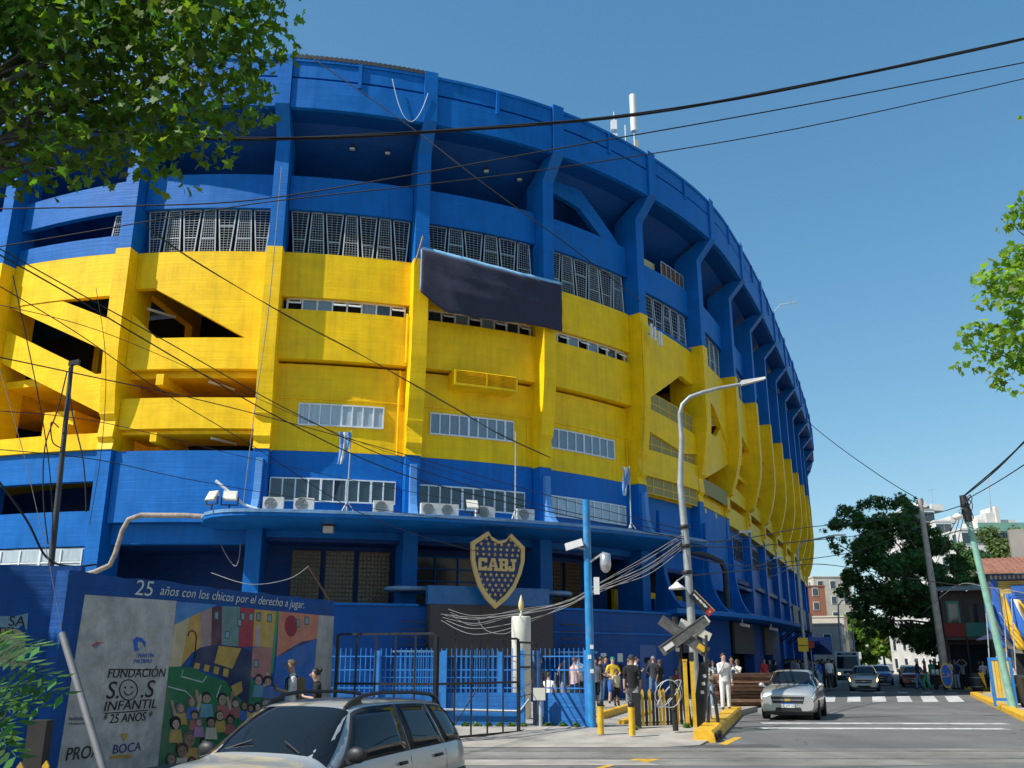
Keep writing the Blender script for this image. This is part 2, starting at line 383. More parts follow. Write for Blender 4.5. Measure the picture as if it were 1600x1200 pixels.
for i, n in ((0, 0), (1, 7), (2, 7), (3, 6), (4, 6), (5, 6), (6, 5), (7, 4), (8, 4), (9, 3)):
    if n == 0: grille(.80, .93, .82, .93, 20.7, 22.0, tie=None); continue
    z0, z1 = (19.93, 22.08) if i < 5 else (19.75, 21.7)
    w = (1 - 2 * E_ - .03) / n; x = i + E_ + .015; lean = 1
    for k in range(n):
        j = rg.uniform(-.012, .012); g = .026
        dl = .011 * lean
        grille(x + g + dl, x + w - g * .3 - dl, x + g * .6 - dl, x + w - g * .3 + dl, z0, z1, tie=rg.choice([.33, .62, .35]), step=.125 if i < 5 else .2)
        x += w; lean = -lean
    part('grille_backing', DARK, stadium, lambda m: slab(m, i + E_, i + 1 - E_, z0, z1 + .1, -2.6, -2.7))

# --- left open bays: ramps and galleries
YP = lambda a, b, z0, z1, of=-.3, ob=-.62, n=14: part('gallery_parapet', YEL, stadium, lambda m: slab(m, a, b, z0, z1, of, ob, n))
for i in (-1, 0):
    a, b = i + E_, i + 1 - E_
    YP(a, b, 17.85, 19.95)
    part('blue_band', BLUE, stadium, lambda m: slab(m, a, b, 19.97, lambda s: 20.75 + .15 * (s - i), -.32, -.6))
    YP(a, b, lambda s: 17.9 - 3.2 * (s - i - .04), lambda s: min(17.83, 17.83 - 2.9 * (s - i - .5)), -.34, -.66)
    YP(a, b, lambda s: 15.15 - 3.3 * (s - i - .04), lambda s: 16.75 - 3.3 * (s - i - .04), -.34, -.66)
    YP(a, b, 10.62, 11.35)
    part('blue_wall', BLUE, stadium, lambda m: slab(m, a, b, 9.25, 10.6, -.45, -.8))
    part('blue_wall', BLUE, stadium, lambda m: slab(m, a, b, 6.45, 7.95, -.45, -.8))
    part('blue_wall', BLUE, stadium, lambda m: slab(m, a, b, .1, 5.15, -.5, -.8))
    part('inner_wall', YEL, stadium, lambda m: slab(m, a, b, 10.6, 13.2, -6.2, -6.4))
    part('stair_block', YEL, stadium, lambda m: (slab(m, i + .35, i + .6, 10.6, 12.9, -1.8, -3.6, 3), slab(m, i + .5, i + .6, 10.6, 12.2, -1.5, -1.8, 2)))
# the pale strip window low in the leftmost bay
def strip_window(i, a, b, z0, z1, off, n, rows=1, tones=None, name='window', fw=.06, sub=4):
    fr = MB()
    slab(fr, a, b, z0, z0 + fw, off + .05, off - .06, sub); slab(fr, a, b, z1 - fw, z1, off + .05, off - .06, sub)
    ds = fw / 7.0 / 2
    for k in range(n + 1):
        s = lerp(a, b, k / n); w_ = ds * (1.7 if k % 4 == 0 else 1.0)
        slab(fr, max(a, s - w_), min(b, s + w_), z0 + fw, z1 - fw, off + .045, off - .055, 1)
    for r_ in range(1, rows):
        z = lerp(z0, z1, r_ / rows); slab(fr, a, b, z - .03, z + .03, off + .03, off - .05, sub)
    f = fr.build(name, WHITE, stadium)
    for k in range(n):
        for r_ in range(rows):
            p = MB(); za, zb = lerp(z0, z1, r_ / rows) + .05, lerp(z0, z1, (r_ + 1) / rows) - .05
            slab(p, lerp(a, b, k / n) + ds, lerp(a, b, (k + 1) / n) - ds, za, zb, off - .01 + .006 * (k % 2), off - .035, 1)
            t = (tones or 'g')[(k * 7 + r_) % len(tones or 'g')]
            p.build('pane', {'g': GLASS, 'c': GLASSB, 'b': GLASSC}[t], f)
strip_window(0, .06, .94, 5.2, 6.4, -.55, 6, 2, 'c')

# bay between the sunlit columns
i = 1; a, b = 1 + E_, 2 - E_
YP(a, b, interp([(1.05, 18.1), (1.215, 18.1), (1.225, 17.95), (1.9, 15.4), (1.95, 15.35)]), 19.87, n=20)
YP(a, b, 14.2, interp([(1.06, 16.9), (1.24, 15.66), (1.95, 15.66)]))
YP(a, b, 11.48, 12.87)
part('blue_wall', BLUE, stadium, lambda m: slab(m, a, b, 7.42, 10.5, -.35, -.8))
part('blue_beam', BLUE, stadium, lambda m: slab(m, a, b, 6.55, 7.4, -.8, -1.3))
LAMP = mat('lamp_housing', (.55, .53, .48), rough=.5)
for q_ in ((1.3, [(-.7, 14.1), (-6, 14.1), (-6, 13.5), (-.7, 13.6)], .35), (1.3, [(-.7, 11.4), (-6, 11.4), (-6, 10.9), (-.7, 11.0)], .3)): part('ceiling_beam', YEL, stadium, lambda m: fpoly(m, *q_))
for s_, z_ in ((1.12, 17.2), (1.6, 13.6), (1.65, 11.0)):
    part('tube_lamp', LAMP, stadium, lambda m: m.bar(F(s_, -1.2, z_ + .25), F(s_ + .12, -2.4, z_ + .25), .1))
part('gallery_floor', YEL, stadium, lambda m: slab(m, a, b, 11.3, 11.46, -.62, -3))

# --- closed office bays
for i in (2, 3, 4):
    a, b = i + E_, i + 1 - E_
    part('spandrel', YEL, stadium, lambda m: slab(m, a, b, 17.72, 19.9, -.3, -1.0))
    part('spandrel', YEL, stadium, lambda m: slab(m, a, b, 14.75, 17.1, -.3, -1.0))
    part('wall', YEL, stadium, lambda m: slab(m, a, b, 10.72, 14.75, -1.1, -1.4))
    part('string_course', YEL, stadium, lambda m: slab(m, a, b, 13.1, 13.17, -1.04, -1.1))
    part('wall', BLUE, stadium, lambda m: slab(m, a, b, 6.9, 10.71, -1.1, -1.4))
    # hopper lights under the upper spandrel
    n = 8; wa = i + (.09 if i != 4 else .07); wb = i + .92
    fr = MB(); slab(fr, wa, wb, 17.1, 17.14, -.55, -.62); slab(fr, wa, wb, 17.66, 17.72, -.55, -.62)
    for k in range(n + 1): slab(fr, lerp(wa, wb, k / n) - .006, lerp(wa, wb, k / n) + .006, 17.14, 17.66, -.54, -.63, 1)
    f = fr.build('hopper_window', WHITE, stadium)
    for k in range(n):
        opened = (k + i) % 4 in (1, 2) if i == 2 else (k % 2 == 1)
        p = MB(); s0_, s1_ = lerp(wa, wb, k / n) + .008, lerp(wa, wb, (k + 1) / n) - .008
        if opened:
            for sa, sb in ((s0_, s0_ + .008), (s1_ - .008, s1_)):
                p.hexa([F(sa, -0.75, RZ(17.42)), F(sb, -0.75, RZ(17.42)), F(sb, -0.97, RZ(17.6)), F(sa, -0.97, RZ(17.6)), F(sa, -0.75, RZ(17.47)), F(sb, -0.75, RZ(17.47)), F(sb, -0.97, RZ(17.66)), F(sa, -0.97, RZ(17.66))])
            p.hexa([F(s0_, -0.73, RZ(17.40)), F(s1_, -0.73, RZ(17.40)), F(s1_, -0.77, RZ(17.43)), F(s0_, -0.77, RZ(17.43)), F(s0_, -0.73, RZ(17.46)), F(s1_, -0.73, RZ(17.46)), F(s1_, -0.77, RZ(17.5)), F(s0_, -0.77, RZ(17.5))])
            p.build('open_sash', WHITE, f)
        else:
            slab(p, s0_, s1_, 17.15, 17.65, -.58, -.6, 1); p.build('pane', GLASSC if k % 3 else GLASS, f)
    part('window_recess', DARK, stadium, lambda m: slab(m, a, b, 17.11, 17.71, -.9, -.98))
strip_window(2, 2.215, 2.80, 11.88, 12.9, -1.04, 8, tones='c')
strip_window(3, 3.13, 3.78, 11.82, 12.85, -1.04, 9, tones='bbbccbb')
strip_window(4, 4.10, 4.77, 11.80, 12.82, -1.04, 8, tones='b')
strip_window(2, 2.06, 2.90, 8.45, 9.5, -1.04, 10, tones='gcccgbg')
strip_window(3, 3.05, 3.87, 8.38, 9.45, -1.04, 10, tones='gbccgbb')
strip_window(4, 4.08, 4.88, 8.45, 9.47, -1.04, 9, tones='cbbcgbb')
# louvred ventilation box
part('vent_box', YEL, stadium, lambda m: (slab(m, 3.26, 3.74, 14.05, 14.16, -.12, -1.1), slab(m, 3.26, 3.275, 14.16, 14.8, -.12, -1.1, 1), slab(m, 3.725, 3.74, 14.16, 14.8, -.12, -1.1, 1),
     slab(m, 3.275, 3.725, 14.16, 14.8, -.22, -.3), slab(m, 3.498, 3.504, 14.16, 14.8, -.11, -.2, 1)))
for k in range(9):
    z = 14.2 + k * .068
    part('louvre_slat', YEL, stadium, lambda m: m.add([F(lerp(3.276, 3.724, q / 4), o, zz) for q in range(5) for o, zz in ((-.12, z), (-.2, z + .05), (-.2, z + .062), (-.12, z + .012))],
         [(4 * q + j, 4 * q + 4 + j, 4 * q + 4 + (j + 1) % 4, 4 * q + (j + 1) % 4) for q in range(4) for j in range(4)]))
part('roller_box', YEL, stadium, lambda m: slab(m, 4.08, 4.9, 14.35, 14.5, -.85, -1.08))
# drain pipes with bends
def pipe(name, m, parent, pts, r, label=None):
    mb = MB(); mb.tube(pts, r, 8); return mb.build(name, m, parent)
pipe('drain_pipe', YEL, stadium, [F(2.925, -.62, 17.4), F(2.93, -.6, 17.35), F(2.93, -.6, 15.0)], .06)
pipe('drain_pipe', YEL, stadium, [F(2.9, -.95, 14.7), F(2.9, -.95, 10.7)], .06)
pipe('drain_pipe', BLUE, stadium, [F(2.035, -.6, 10.5), F(2.035, -.6, 7.4)], .05)
for s_ in (3.9, 4.92):
    pipe('conduit', YEL, stadium, [F(s_, -1.02, 13.0), F(s_, -1.02, 10.7)], .025)
pipe('drain_pipe', YEL, stadium, [F(4.965, .1, 19.5), F(4.965, .1, 15), F(4.965, -.15, 12.5), F(4.965, -.3, 11)], .05)

# --- ramp bays round the corner
RAIL = mat('yellow_railing', (.72, .44, .02), rough=.5)
MESHM = mat('expanded_mesh', (.30, .25, .08), rough=.7, var=.3, scale=20)
def railing(s0, s1, z0, off=-.42, h=1.0, n=6, z1=None):
    z1 = z0 if z1 is None else z1; m = MB(); zz = lambda s: lerp(z0, z1, (s - s0) / (s1 - s0))
    for dz in (.02, .42, h): slab(m, s0, s1, lambda s: zz(s) + dz - .025, lambda s: zz(s) + dz + .025, off, off - .05, n)
    for k in range(n + 1):
        s = lerp(s0, s1, k / n); slab(m, s - .004, s + .004, zz(s), zz(s) + h, off + .005, off - .055, 1)
    r_ = m.build('railing', RAIL, stadium)
    part('mesh_infill', MESHM, r_, lambda q: slab(q, s0, s1, lambda s: zz(s) + .04, lambda s: zz(s) + h - .03, off - .024, off - .03, n))
a, b = 5 + E_, 6 - E_
YP(a, b, interp([(5.05, 14.95), (5.72, 17.7), (5.8, 17.5), (5.95, 17.5)]), lambda s: 19.85 - .35 * (s - 5), n=18)
YP(a, b, interp([(5.05, 13.75), (5.7, 13.0), (5.95, 13.3)]), interp([(5.05, 15.0), (5.95, 14.4)]))
YP(a, b, 11.15, 12.6)
part('blue_sill', BLUE, stadium, lambda m: slab(m, a, b, lambda s: 19.87 - .35 * (s - 5), lambda s: 19.98 - .3 * (s - 5), -.28, -.6))
part('blue_wall', BLUE, stadium, lambda m: slab(m, a, b, 6.4, 10.2, -.9, -1.2))
railing(5.07, 5.93, 15.0, z1=14.5); railing(5.07, 5.93, 12.55); railing(5.07, 5.93, 10.25)
a, b = 6 + E_, 7 - E_
YP(a, b, interp([(6.05, 17.6), (6.5, 17.0), (6.95, 15.0)]), 19.5, n=14)
YP(a, b, interp([(6.05, 11.9), (6.95, 14.0)]), interp([(6.05, 15.2), (6.55, 15.2), (6.95, 17.1)]), -.4, -.7, 14)
YP(a, b, 10.62, 11.3, -.9, -1.2)
railing(6.07, 6.93, 11.3, off=-.95); railing(6.07, 6.93, 15.1, z1=16.6, off=-.6)
part('blue_wall', BLUE, stadium, lambda m: slab(m, a, b, 5.9, 10.6, -1.2, -1.5))
for i in range(7, NB):
    a, b = i + E_, i + 1 - E_
    d = .5 if i % 2 else 0
    YP(a, b, interp([(i, 17.5 + d), (i + .5, 17.0), (i + 1, 16.6 - d)]), 19.6, -.3, -.6, 6)
    YP(a, b, interp([(i, 14.2), (i + 1, 15.3)]), interp([(i, 15.6), (i + 1, 16.2)]), -.8, -1.1, 6)
    YP(a, b, 12.1, interp([(i, 13.3), (i + 1, 13.0)]), -1.2, -1.5, 6)
    YP(a, b, 10.62, 11.6, -1.3, -1.6, 6)
    part('inner_wall', YEL, stadium, lambda m: slab(m, a, b, 10.6, 19.4, -3.4, -3.6))
    part('blue_wall', BLUE, stadium, lambda m: slab(m, a, b, 6.4 if i < 8 else 4.0, 10.6, -1.6, -1.9))
    if i >= 8: part('blue_wall', BLUE, stadium, lambda m: slab(m, a, b, 0.1, 4.0, -1.7, -1.9))
    if i in (7, 8, 9): part('barred_window', DARKM, stadium, lambda m: [slab(m, lerp(i + .2, i + .8, k / 8), lerp(i + .2, i + .8, k / 8) + .012, 8.4, 9.8, -1.52, -1.58, 1) for k in range(9)] + [slab(m, i + .2, i + .81, z, z + .06, -1.52, -1.58, 2) for z in (8.4, 9.1, 9.75)])

# --- lower blue storey: entrance canopy, fins, low front building
CAN = 3.1
def canopy_edge(s):
    t = (s - 1.72) / .34
    if t < 1: return lerp(.2, CAN, math.sqrt(max(0, 1 - (1 - max(t, 0)) ** 2)))
    t = (5.32 - s) / .4
    if t < 1: return lerp(.0, CAN, math.sqrt(max(0, 1 - (1 - max(t, 0)) ** 2)))
    return CAN
CANM = concrete_paint('canopy_blue', (0.05, 0.17, 0.42), lines=.3, dirt=.3, var=.16)
CANEDGE = concrete_paint('canopy_edge_paint', (0.16, 0.30, 0.50), lines=.5, dirt=.35, var=.2)
part('entrance_canopy', BLUE, stadium, lambda m: slab(m, 1.725, 5.318, lambda s: 7.2, 7.33, canopy_edge, -1.1, 60))
part('canopy_top', CANEDGE, stadium, lambda m: slab(m, 1.73, 5.31, 7.334, 7.46, lambda s: canopy_edge(s) + .05, -1.05, 60))
FIN = concrete_paint('fin_paint', (0.10, 0.27, 0.58), lines=.3, dirt=.2)
for i, reach in ((2, 1.7), (3, 1.7), (4, 2.2), (5, 1.7)):
    bi = base_in(i); pr = [(bi + .01, 10.2)]
    for k in range(9):
        t = k / 8; pr.append((bi + .22 + (reach) * t ** 3.2, lerp(10.2, 7.47, 1 - (1 - t) ** 1.6)))
    pr += [(bi + .1 + reach, 7.465), (bi - .3, 7.465)]
    part('canopy_fin', FIN, stadium, lambda m: fpoly(m, i, pr, .3))
# low front building of the entrance: wall, LED board, porch columns
LW = 1.4
part('entrance_wall', SHADEB, stadium, lambda m: slab(m, 2.2, 4.9, .1, 3.92, LW, LW - .35, 24))
for q_ in ((2.2, 3.0, 3.93, 4.02, LW + .08, LW - .4, 8), (3.85, 4.9, 3.93, 4.02, LW + .08, LW - .4, 8), (3.85, 4.9, 2.95, 3.02, LW + .05, LW, 8)): part('wall_coping', BLUE, stadium, lambda m: slab(m, *q_))
part('end_wall', SHADEB, stadium, lambda m: slab(m, 4.86, 4.9, .1, 3.92, LW - .35, -3, 1))
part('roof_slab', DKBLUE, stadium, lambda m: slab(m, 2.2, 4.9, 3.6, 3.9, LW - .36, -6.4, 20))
part('steel_door', mat('door_blue', (0.01, 0.085, 0.3), rough=.35), stadium, lambda m: slab(m, 4.56, 4.72, .2, 2.5, LW + .02, LW - .05, 2))
part('door_vent', DARK, stadium, lambda m: slab(m, 4.6, 4.65, 1.7, 1.95, LW + .03, LW, 1))
PAPER = mat('paper', (.7, .7, .68), rough=.8, var=.08)
for s_ in (3.95, 4.1, 4.22, 4.36):
    part('paper_notice', PAPER, stadium, lambda m: slab(m, s_, s_ + .045, 1.75, 2.12, LW + .012, LW, 1))
    part('ticket_window', DARK, stadium, lambda m: slab(m, s_ + .005, s_ + .04, 1.15, 1.65, LW + .012, LW, 1))
# glass-block walls behind the porch, and the pane grid behind the shield
GB = mat('glass_block', (.10, .085, .06), rough=.25, var=.3, scale=7, spec=.7)
for s0_, s1_ in ((2.22, 2.42), (2.46, 2.66), (2.70, 2.92), (4.25, 4.4), (4.45, 4.6)):
    fr = MB(); nx, ny = 8, 14
    for k in range(nx + 1): slab(fr, lerp(s0_, s1_, k / nx) - .002, lerp(s0_, s1_, k / nx) + .002, 4.0, 6.5, -2.6, -2.75, 1)
    for k in range(ny + 1): slab(fr, s0_, s1_, lerp(4.0, 6.5, k / ny) - .018, lerp(4.0, 6.5, k / ny) + .018, -2.6, -2.75, 2)
    g = fr.build('glass_block_wall', mat('block_joint', (.16, .11, .055), rough=.8, var=.2), stadium)
    p = MB(); slab(p, s0_, s1_, 4.0, 6.5, -2.66, -2.72, 2); p.build('block_glazing', GB, g)
part('porch_wall', DKBLUE, stadium, lambda m: slab(m, 2.05, 4.95, 3.9, 7.2, -2.8, -3.0, 20))
fr = MB()
for k in range(4): slab(fr, lerp(3.08, 3.62, k / 3) - .004, lerp(3.08, 3.62, k / 3) + .004, 4.2, 6.4, -2.5, -2.75, 1)
for k in range(5): slab(fr, 3.08, 3.62, lerp(4.2, 6.4, k / 4) - .025, lerp(4.2, 6.4, k / 4) + .025, -2.5, -2.75, 2)
g = fr.build('porch_window', BLUE, stadium)
for k in range(3):
    for j in range(4): part('pane', mat('smoky_glass', (.07, .06, .05), rough=.15, var=.3, scale=2), g, lambda m: slab(m, lerp(3.08, 3.62, k / 3) + .006, lerp(3.08, 3.62, (k + 1) / 3) - .006, lerp(4.2, 6.4, j / 4) + .03, lerp(4.2, 6.4, (j + 1) / 4) - .03, -2.6, -2.64, 1))
# LED board with its blue header
part('screen_header', mat('header_blue', (0.012, 0.12, 0.33), rough=.3, var=.12), stadium, lambda m: slab(m, 3.04, 3.80, 4.0, 4.75, LW + .5, LW + .1, 8))
LEDM = mat('led_panel', (.045, .038, .042), rough=.65, var=.12, scale=2)
part('led_screen', LEDM, stadium, lambda m: slab(m, 3.05, 3.82, 1.9, 3.99, LW + .55, LW + .05, 8))
for k in range(6):
    part('led_module_joint', DARK, stadium, lambda m: slab(m, 3.05 + k * .154 - .001, 3.05 + k * .154 + .001, 1.92, 3.97, LW + .555, LW + .54, 1))
# round slab lamps on the porch columns
for i in (3, 4):
    P, T, N = crv(i - .03)
    part('column_ring', CANEDGE, stadium, lambda m: m.lathe([(.05, 4.6), (.95, 4.62), (1.0, 4.7), (.95, 4.78), (.05, 4.8)], (P.x + N.x * .1, P.y + N.y * .1, 0), 20))
    part('plinth', SHADEB, stadium, lambda m: fpoly(m, i - .03, [(LW, 0.1), (LW + .9, .1), (LW + .9, 2.1), (LW, 2.1)], 1.5))
    part('plinth_bars', DARKM, stadium, lambda m: [m.bar(F(i - .1, LW + .3, z), F(i + .05, LW + .3, z), .05) for z in (2.4, 2.7, 3.0, 3.3)])
    part('plinth_cap', CANEDGE, stadium, lambda m: fpoly(m, i - .03, [(LW, 2.1), (LW + 1.0, 2.1), (LW + 1.0, 2.18), (LW, 2.18)], 1.7))
# --- right entrance: low wall opening, second thin canopy, doors below
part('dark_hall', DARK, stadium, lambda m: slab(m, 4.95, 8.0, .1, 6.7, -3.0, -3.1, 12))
part('hall_wall', YEL, stadium, lambda m: (slab(m, 5.0, 7.0, 4.3, 5.4, -2.6, -2.8, 8)))
part('hall_ceiling', DKBLUE, stadium, lambda m: slab(m, 4.9, 8.0, 6.4, 6.6, -1.2, -3.1, 10))
for i in (5, 6, 7):
    bi = base_in(i)
    pr = [(bi + .01, 9.4)] + [(bi + .2 + 1.6 * (k / 8) ** 3.2, lerp(9.4, 4.22, 1 - (1 - k / 8) ** 1.5)) for k in range(9)] + [(bi - .3, 4.215)]
    part('canopy_fin', BLUE, stadium, lambda m: fpoly(m, i + (.18 if i == 5 else 0), pr, .3))
def can2(s):
    if s > 8.2: return lerp(1.9, -.4, min(1, (s - 8.2) / 1.0) ** 2)
    return lerp(2.0, 1.9, (s - 4.9) / 3)
part('lower_canopy', BLUE, stadium, lambda m: slab(m, 4.86, 9.2, 4.0, 4.16, can2, -2.0, 40))
part('canopy_trim', CANM, stadium, lambda m: slab(m, 4.86, 9.2, 4.165, 4.21, lambda s: can2(s) + .02, lambda s: can2(s) - .1, 40))
part('hall_parapet', BLUE, stadium, lambda m: slab(m, 5.2, 8.0, 4.2, 4.9, -1.0, -1.3, 12))
for s0_, s1_ in ((5.25, 5.6), (6.15, 6.75), (7.2, 7.6)):
    part('roller_shutter', mat('shutter_grey', (.06, .055, .055), rough=.6, var=.2), stadium, lambda m: slab(m, s0_, s1_, 2.2, 3.9, .35, .2, 4))
for s0_, s1_ in ((4.9, 5.25), (5.62, 6.1), (6.8, 7.15), (7.65, 8.1)):
    part('blue_wall', SHADEB, stadium, lambda m: slab(m, s0_, s1_, .1, 3.98, .2, -.4, 4))
part('net_awning', mat('blue_net', (0.01, 0.06, 0.26), rough=.9, var=.2), stadium, lambda m: slab(m, 11.2, 14.5, interp([(11.2, 3.4), (14.5, 2.6)]), interp([(11.2, 3.6), (14.5, 4.5)]), 1.0, -1.2, 10))
for s_ in (9.6, 10.5, 11.4):
    part('wall_balcony', DARKM, stadium, lambda m: (slab(m, s_ - .25, s_ + .25, 4.4, 4.55, .3, -1.2, 3), slab(m, s_ - .25, s_ + .25, 4.6, 6.1, .3, .22, 3), m.bar(F(s_ - .15, -1.2, 3.3), F(s_ - .15, .2, 4.4), .12), m.bar(F(s_ + .15, -1.2, 3.3), F(s_ + .15, .2, 4.4), .12)))
# ------------------------------------------------------------------ ground, road, pavements
SU = Vector((.374, .927, 0)); SN = Vector((.927, -.374, 0))       # along the street, and across it to the right
def st(al, ac, z=0.0): return SU * al + SN * ac + Vector((0, 0, z))  # street coordinates
KL, KR = -4.75, 3.2
def asphalt():
    m = bpy.data.materials.new('asphalt'); m.use_nodes = True; N = m.node_tree.nodes; L = m.node_tree.links; b = N['Principled BSDF']
    g = N.new('ShaderNodeNewGeometry')
    def noise(sc, det, st_=(1, 1, 1)):
        mp = N.new('ShaderNodeMapping'); mp.inputs['Scale'].default_value = st_; mp.inputs['Rotation'].default_value = (0, 0, R(22))
        L.new(g.outputs['Position'], mp.inputs[0]); n = N.new('ShaderNodeTexNoise'); n.inputs['Scale'].default_value = sc; n.inputs['Detail'].default_value = det
        L.new(mp.outputs[0], n.inputs['Vector']); return n.outputs[0]
    big, fine, lane = noise(.25, 8), noise(45, 3), noise(.8, 5, (1, .06, 1))
    cr = N.new('ShaderNodeValToRGB'); cr.color_ramp.elements[0].position = .3; cr.color_ramp.elements[0].color = (.105, .105, .102, 1)
    cr.color_ramp.elements[1].position = .7; cr.color_ramp.elements[1].color = (.175, .172, .165, 1); L.new(big, cr.inputs[0])
    def mul(c, x, lo, hi):
        r = N.new('ShaderNodeMapRange'); r.inputs[1].default_value = .3; r.inputs[2].default_value = .7; r.inputs[3].default_value = lo; r.inputs[4].default_value = hi
        L.new(x, r.inputs[0]); mx = N.new('ShaderNodeMix'); mx.data_type = 'RGBA'; mx.blend_type = 'MULTIPLY'; mx.inputs[0].default_value = 1
        L.new(c, mx.inputs[6]); L.new(r.outputs[0], mx.inputs[7]); return mx.outputs[2]
    c = mul(mul(cr.outputs[0], fine, .75, 1.25), lane, .85, 1.12)
    vm = N.new('ShaderNodeMapping'); L.new(g.outputs['Position'], vm.inputs[0]); wob = N.new('ShaderNodeTexNoise'); wob.inputs['Scale'].default_value = 1.1; wob.inputs['Detail'].default_value = 6; L.new(g.outputs['Position'], wob.inputs['Vector'])
    ad = N.new('ShaderNodeMix'); ad.data_type = 'RGBA'; ad.blend_type = 'ADD'; ad.inputs[0].default_value = 1.2; L.new(vm.outputs[0], ad.inputs[6]); L.new(wob.outputs[1], ad.inputs[7])
    vo = N.new('ShaderNodeTexVoronoi'); vo.feature = 'DISTANCE_TO_EDGE'; vo.inputs['Scale'].default_value = .28; L.new(ad.outputs[2], vo.inputs['Vector'])
    c = mul(c, vo.outputs[0], 1, 1); crk = N.new('ShaderNodeMapRange'); crk.inputs[1].default_value = .0; crk.inputs[2].default_value = .012; crk.inputs[3].default_value = .55; crk.inputs[4].default_value = 1; L.new(vo.outputs[0], crk.inputs[0])
    cm2 = N.new('ShaderNodeMix'); cm2.data_type = 'RGBA'; cm2.blend_type = 'MULTIPLY'; cm2.inputs[0].default_value = 1; L.new(c, cm2.inputs[6]); L.new(crk.outputs[0], cm2.inputs[7]); c = cm2.outputs[2]
    L.new(c, b.inputs['Base Color']); b.inputs['Roughness'].default_value = .85
    bp = N.new('ShaderNodeBump'); bp.inputs['Strength'].default_value = .35; bp.inputs['Distance'].default_value = .01; L.new(fine, bp.inputs['Height']); L.new(bp.outputs[0], b.inputs['Normal'])
    return m
ASPH = asphalt()
CONC = mat('pavement_concrete', (.36, .33, .285), rough=.85, var=.28, scale=1.2, bump=.3, bscale=25, dirt=.5, dirtcol=(.10, .09, .08))
KERBY = mat('kerb_yellow', (.70, .40, .015), rough=.6, var=.22, scale=5, dirt=.5, dirtcol=(.25, .2, .13), bump=.3, bscale=14)
KERBG = mat('kerb_grey', (.28, .27, .25), rough=.85, var=.25, scale=4)
PAINTW = mat('road_white', (.58, .58, .55), rough=.7, var=.3, scale=5, dirt=.75, dirtcol=(.14, .14, .14))
PAINTY = mat('road_yellow', (.65, .38, .02), rough=.7, var=.3, scale=7, dirt=.7, dirtcol=(.16, .14, .12))
m = MB(); ys = [-60, 9, 13, 16.8, 17.2, 60, 150, 400, 2500]; zs = [-.15, -.15, -.15, -.004, 0, 0, 0, 0, 0]
xs = [-2500, -200, -40, 0, 40, 200, 2500]
m.add([(x, y, z) for y, z in zip(ys, zs) for x in xs], [(r_ * 7 + c, r_ * 7 + c + 1, r_ * 7 + c + 8, r_ * 7 + c + 7) for r_ in range(len(ys) - 1) for c in range(6)])
road = tag(m.build('road', ASPH), kind='structure')
def sheet(name, pts, z, mtl, parent=None):
    m = MB(); m.add([(p[0], p[1], z) for p in pts], [tuple(range(len(pts)))]); o = m.build(name, mtl, parent, fix=False)
    if o.data.polygons[0].normal.z < 0: o.data.flip_normals()
    return o
# left pavement and plaza, ramping down to the rails
def kerb_x(Y): # x on left kerb line at depth Y
    return 4.45 + (Y - 22.1) * .288 if Y < 34.6 else (KL + .374 * Y) / .927
m = MB(); rows = [(20.9, .006), (21.3, .02), (23.0, .07), (25.0, .14), (28, .16), (33, .17), (45, .19), (60, .18), (90, .17), (150, .17)]
vs = []
for Y, z in rows:
    xr = kerb_x(Y) if Y > 21.4 else kerb_x(21.4) - (21.4 - Y) * 2.2
    for k in range(9): vs.append((lerp(-45, xr, k / 8), Y, z if k else z))
fs = [(r_ * 9 + k, r_ * 9 + k + 1, r_ * 9 + k + 10, r_ * 9 + k + 9) for r_ in range(len(rows) - 1) for k in range(8)]
nb = len(vs); vs += [(kerb_x(Y) if Y > 21.4 else kerb_x(21.4) - (21.4 - Y) * 2.2, Y, -.02) for Y, z in rows]
fs += [(r_ * 9 + 8, nb + r_, nb + r_ + 1, r_ * 9 + 17) for r_ in range(len(rows) - 1)]
m.add(vs, fs); pavement = tag(m.build('pavement', CONC), kind='structure')
def plaza_z(Y):
    for (a, b), (c, d) in zip(rows, rows[1:]):
        if Y <= c: return lerp(b, d, max(0, (Y - a) / (c - a)))
    return .17
# kerb stones, yellow near the crossing
kerb_l = tag(empty('kerb', st(24, KL)), kind='structure')
def kerb_run(parent, a0, a1, ac, mtl, wid=.3, hgt=.17, side=1, ln=1.0):
    n = max(1, int(abs(a1 - a0) / ln))
    for k in range(n):
        m = MB(); p = lerp(a0, a1, k / n) + .008; q = lerp(a0, a1, (k + 1) / n) - .008
        j = random.uniform(-.012, .012); w = wid * side
        pr = [(0, -.05), (0, hgt - .03 + j), (.03 * side, hgt + j), (w, hgt + j), (w, -.05)]
        m.prism([st(p, ac + o, z) for o, z in pr], (0, 0, 0), SU * (q - p)); m.build('kerb_stone', mtl, parent, keep=True)
ka, kb = Vector((4.55, 22.1, 0)), Vector((8.15, 34.6, 0)); kd = (kb - ka).normalized(); kn_ = Vector((kd.y, -kd.x, 0))
for k in range(11):
    p = ka.lerp(kb, k / 11) + kd * .01; q = ka.lerp(kb, (k + 1) / 11) - kd * .01; j = random.uniform(-.012, .012); m = MB()
    m.prism([p + kn_ * o + Vector((0, 0, z + (j if z > 0 else 0))) for o, z in ((.0, -.05), (-.05, .2), (-.1, .25), (-.5, .25), (-.5, -.05))], (0, 0, 0), q - p); m.build('kerb_stone', KERBY, kerb_l, keep=True)
kerb_run(kerb_l, 35.5, 60, KL + .1, KERBG, side=-1)
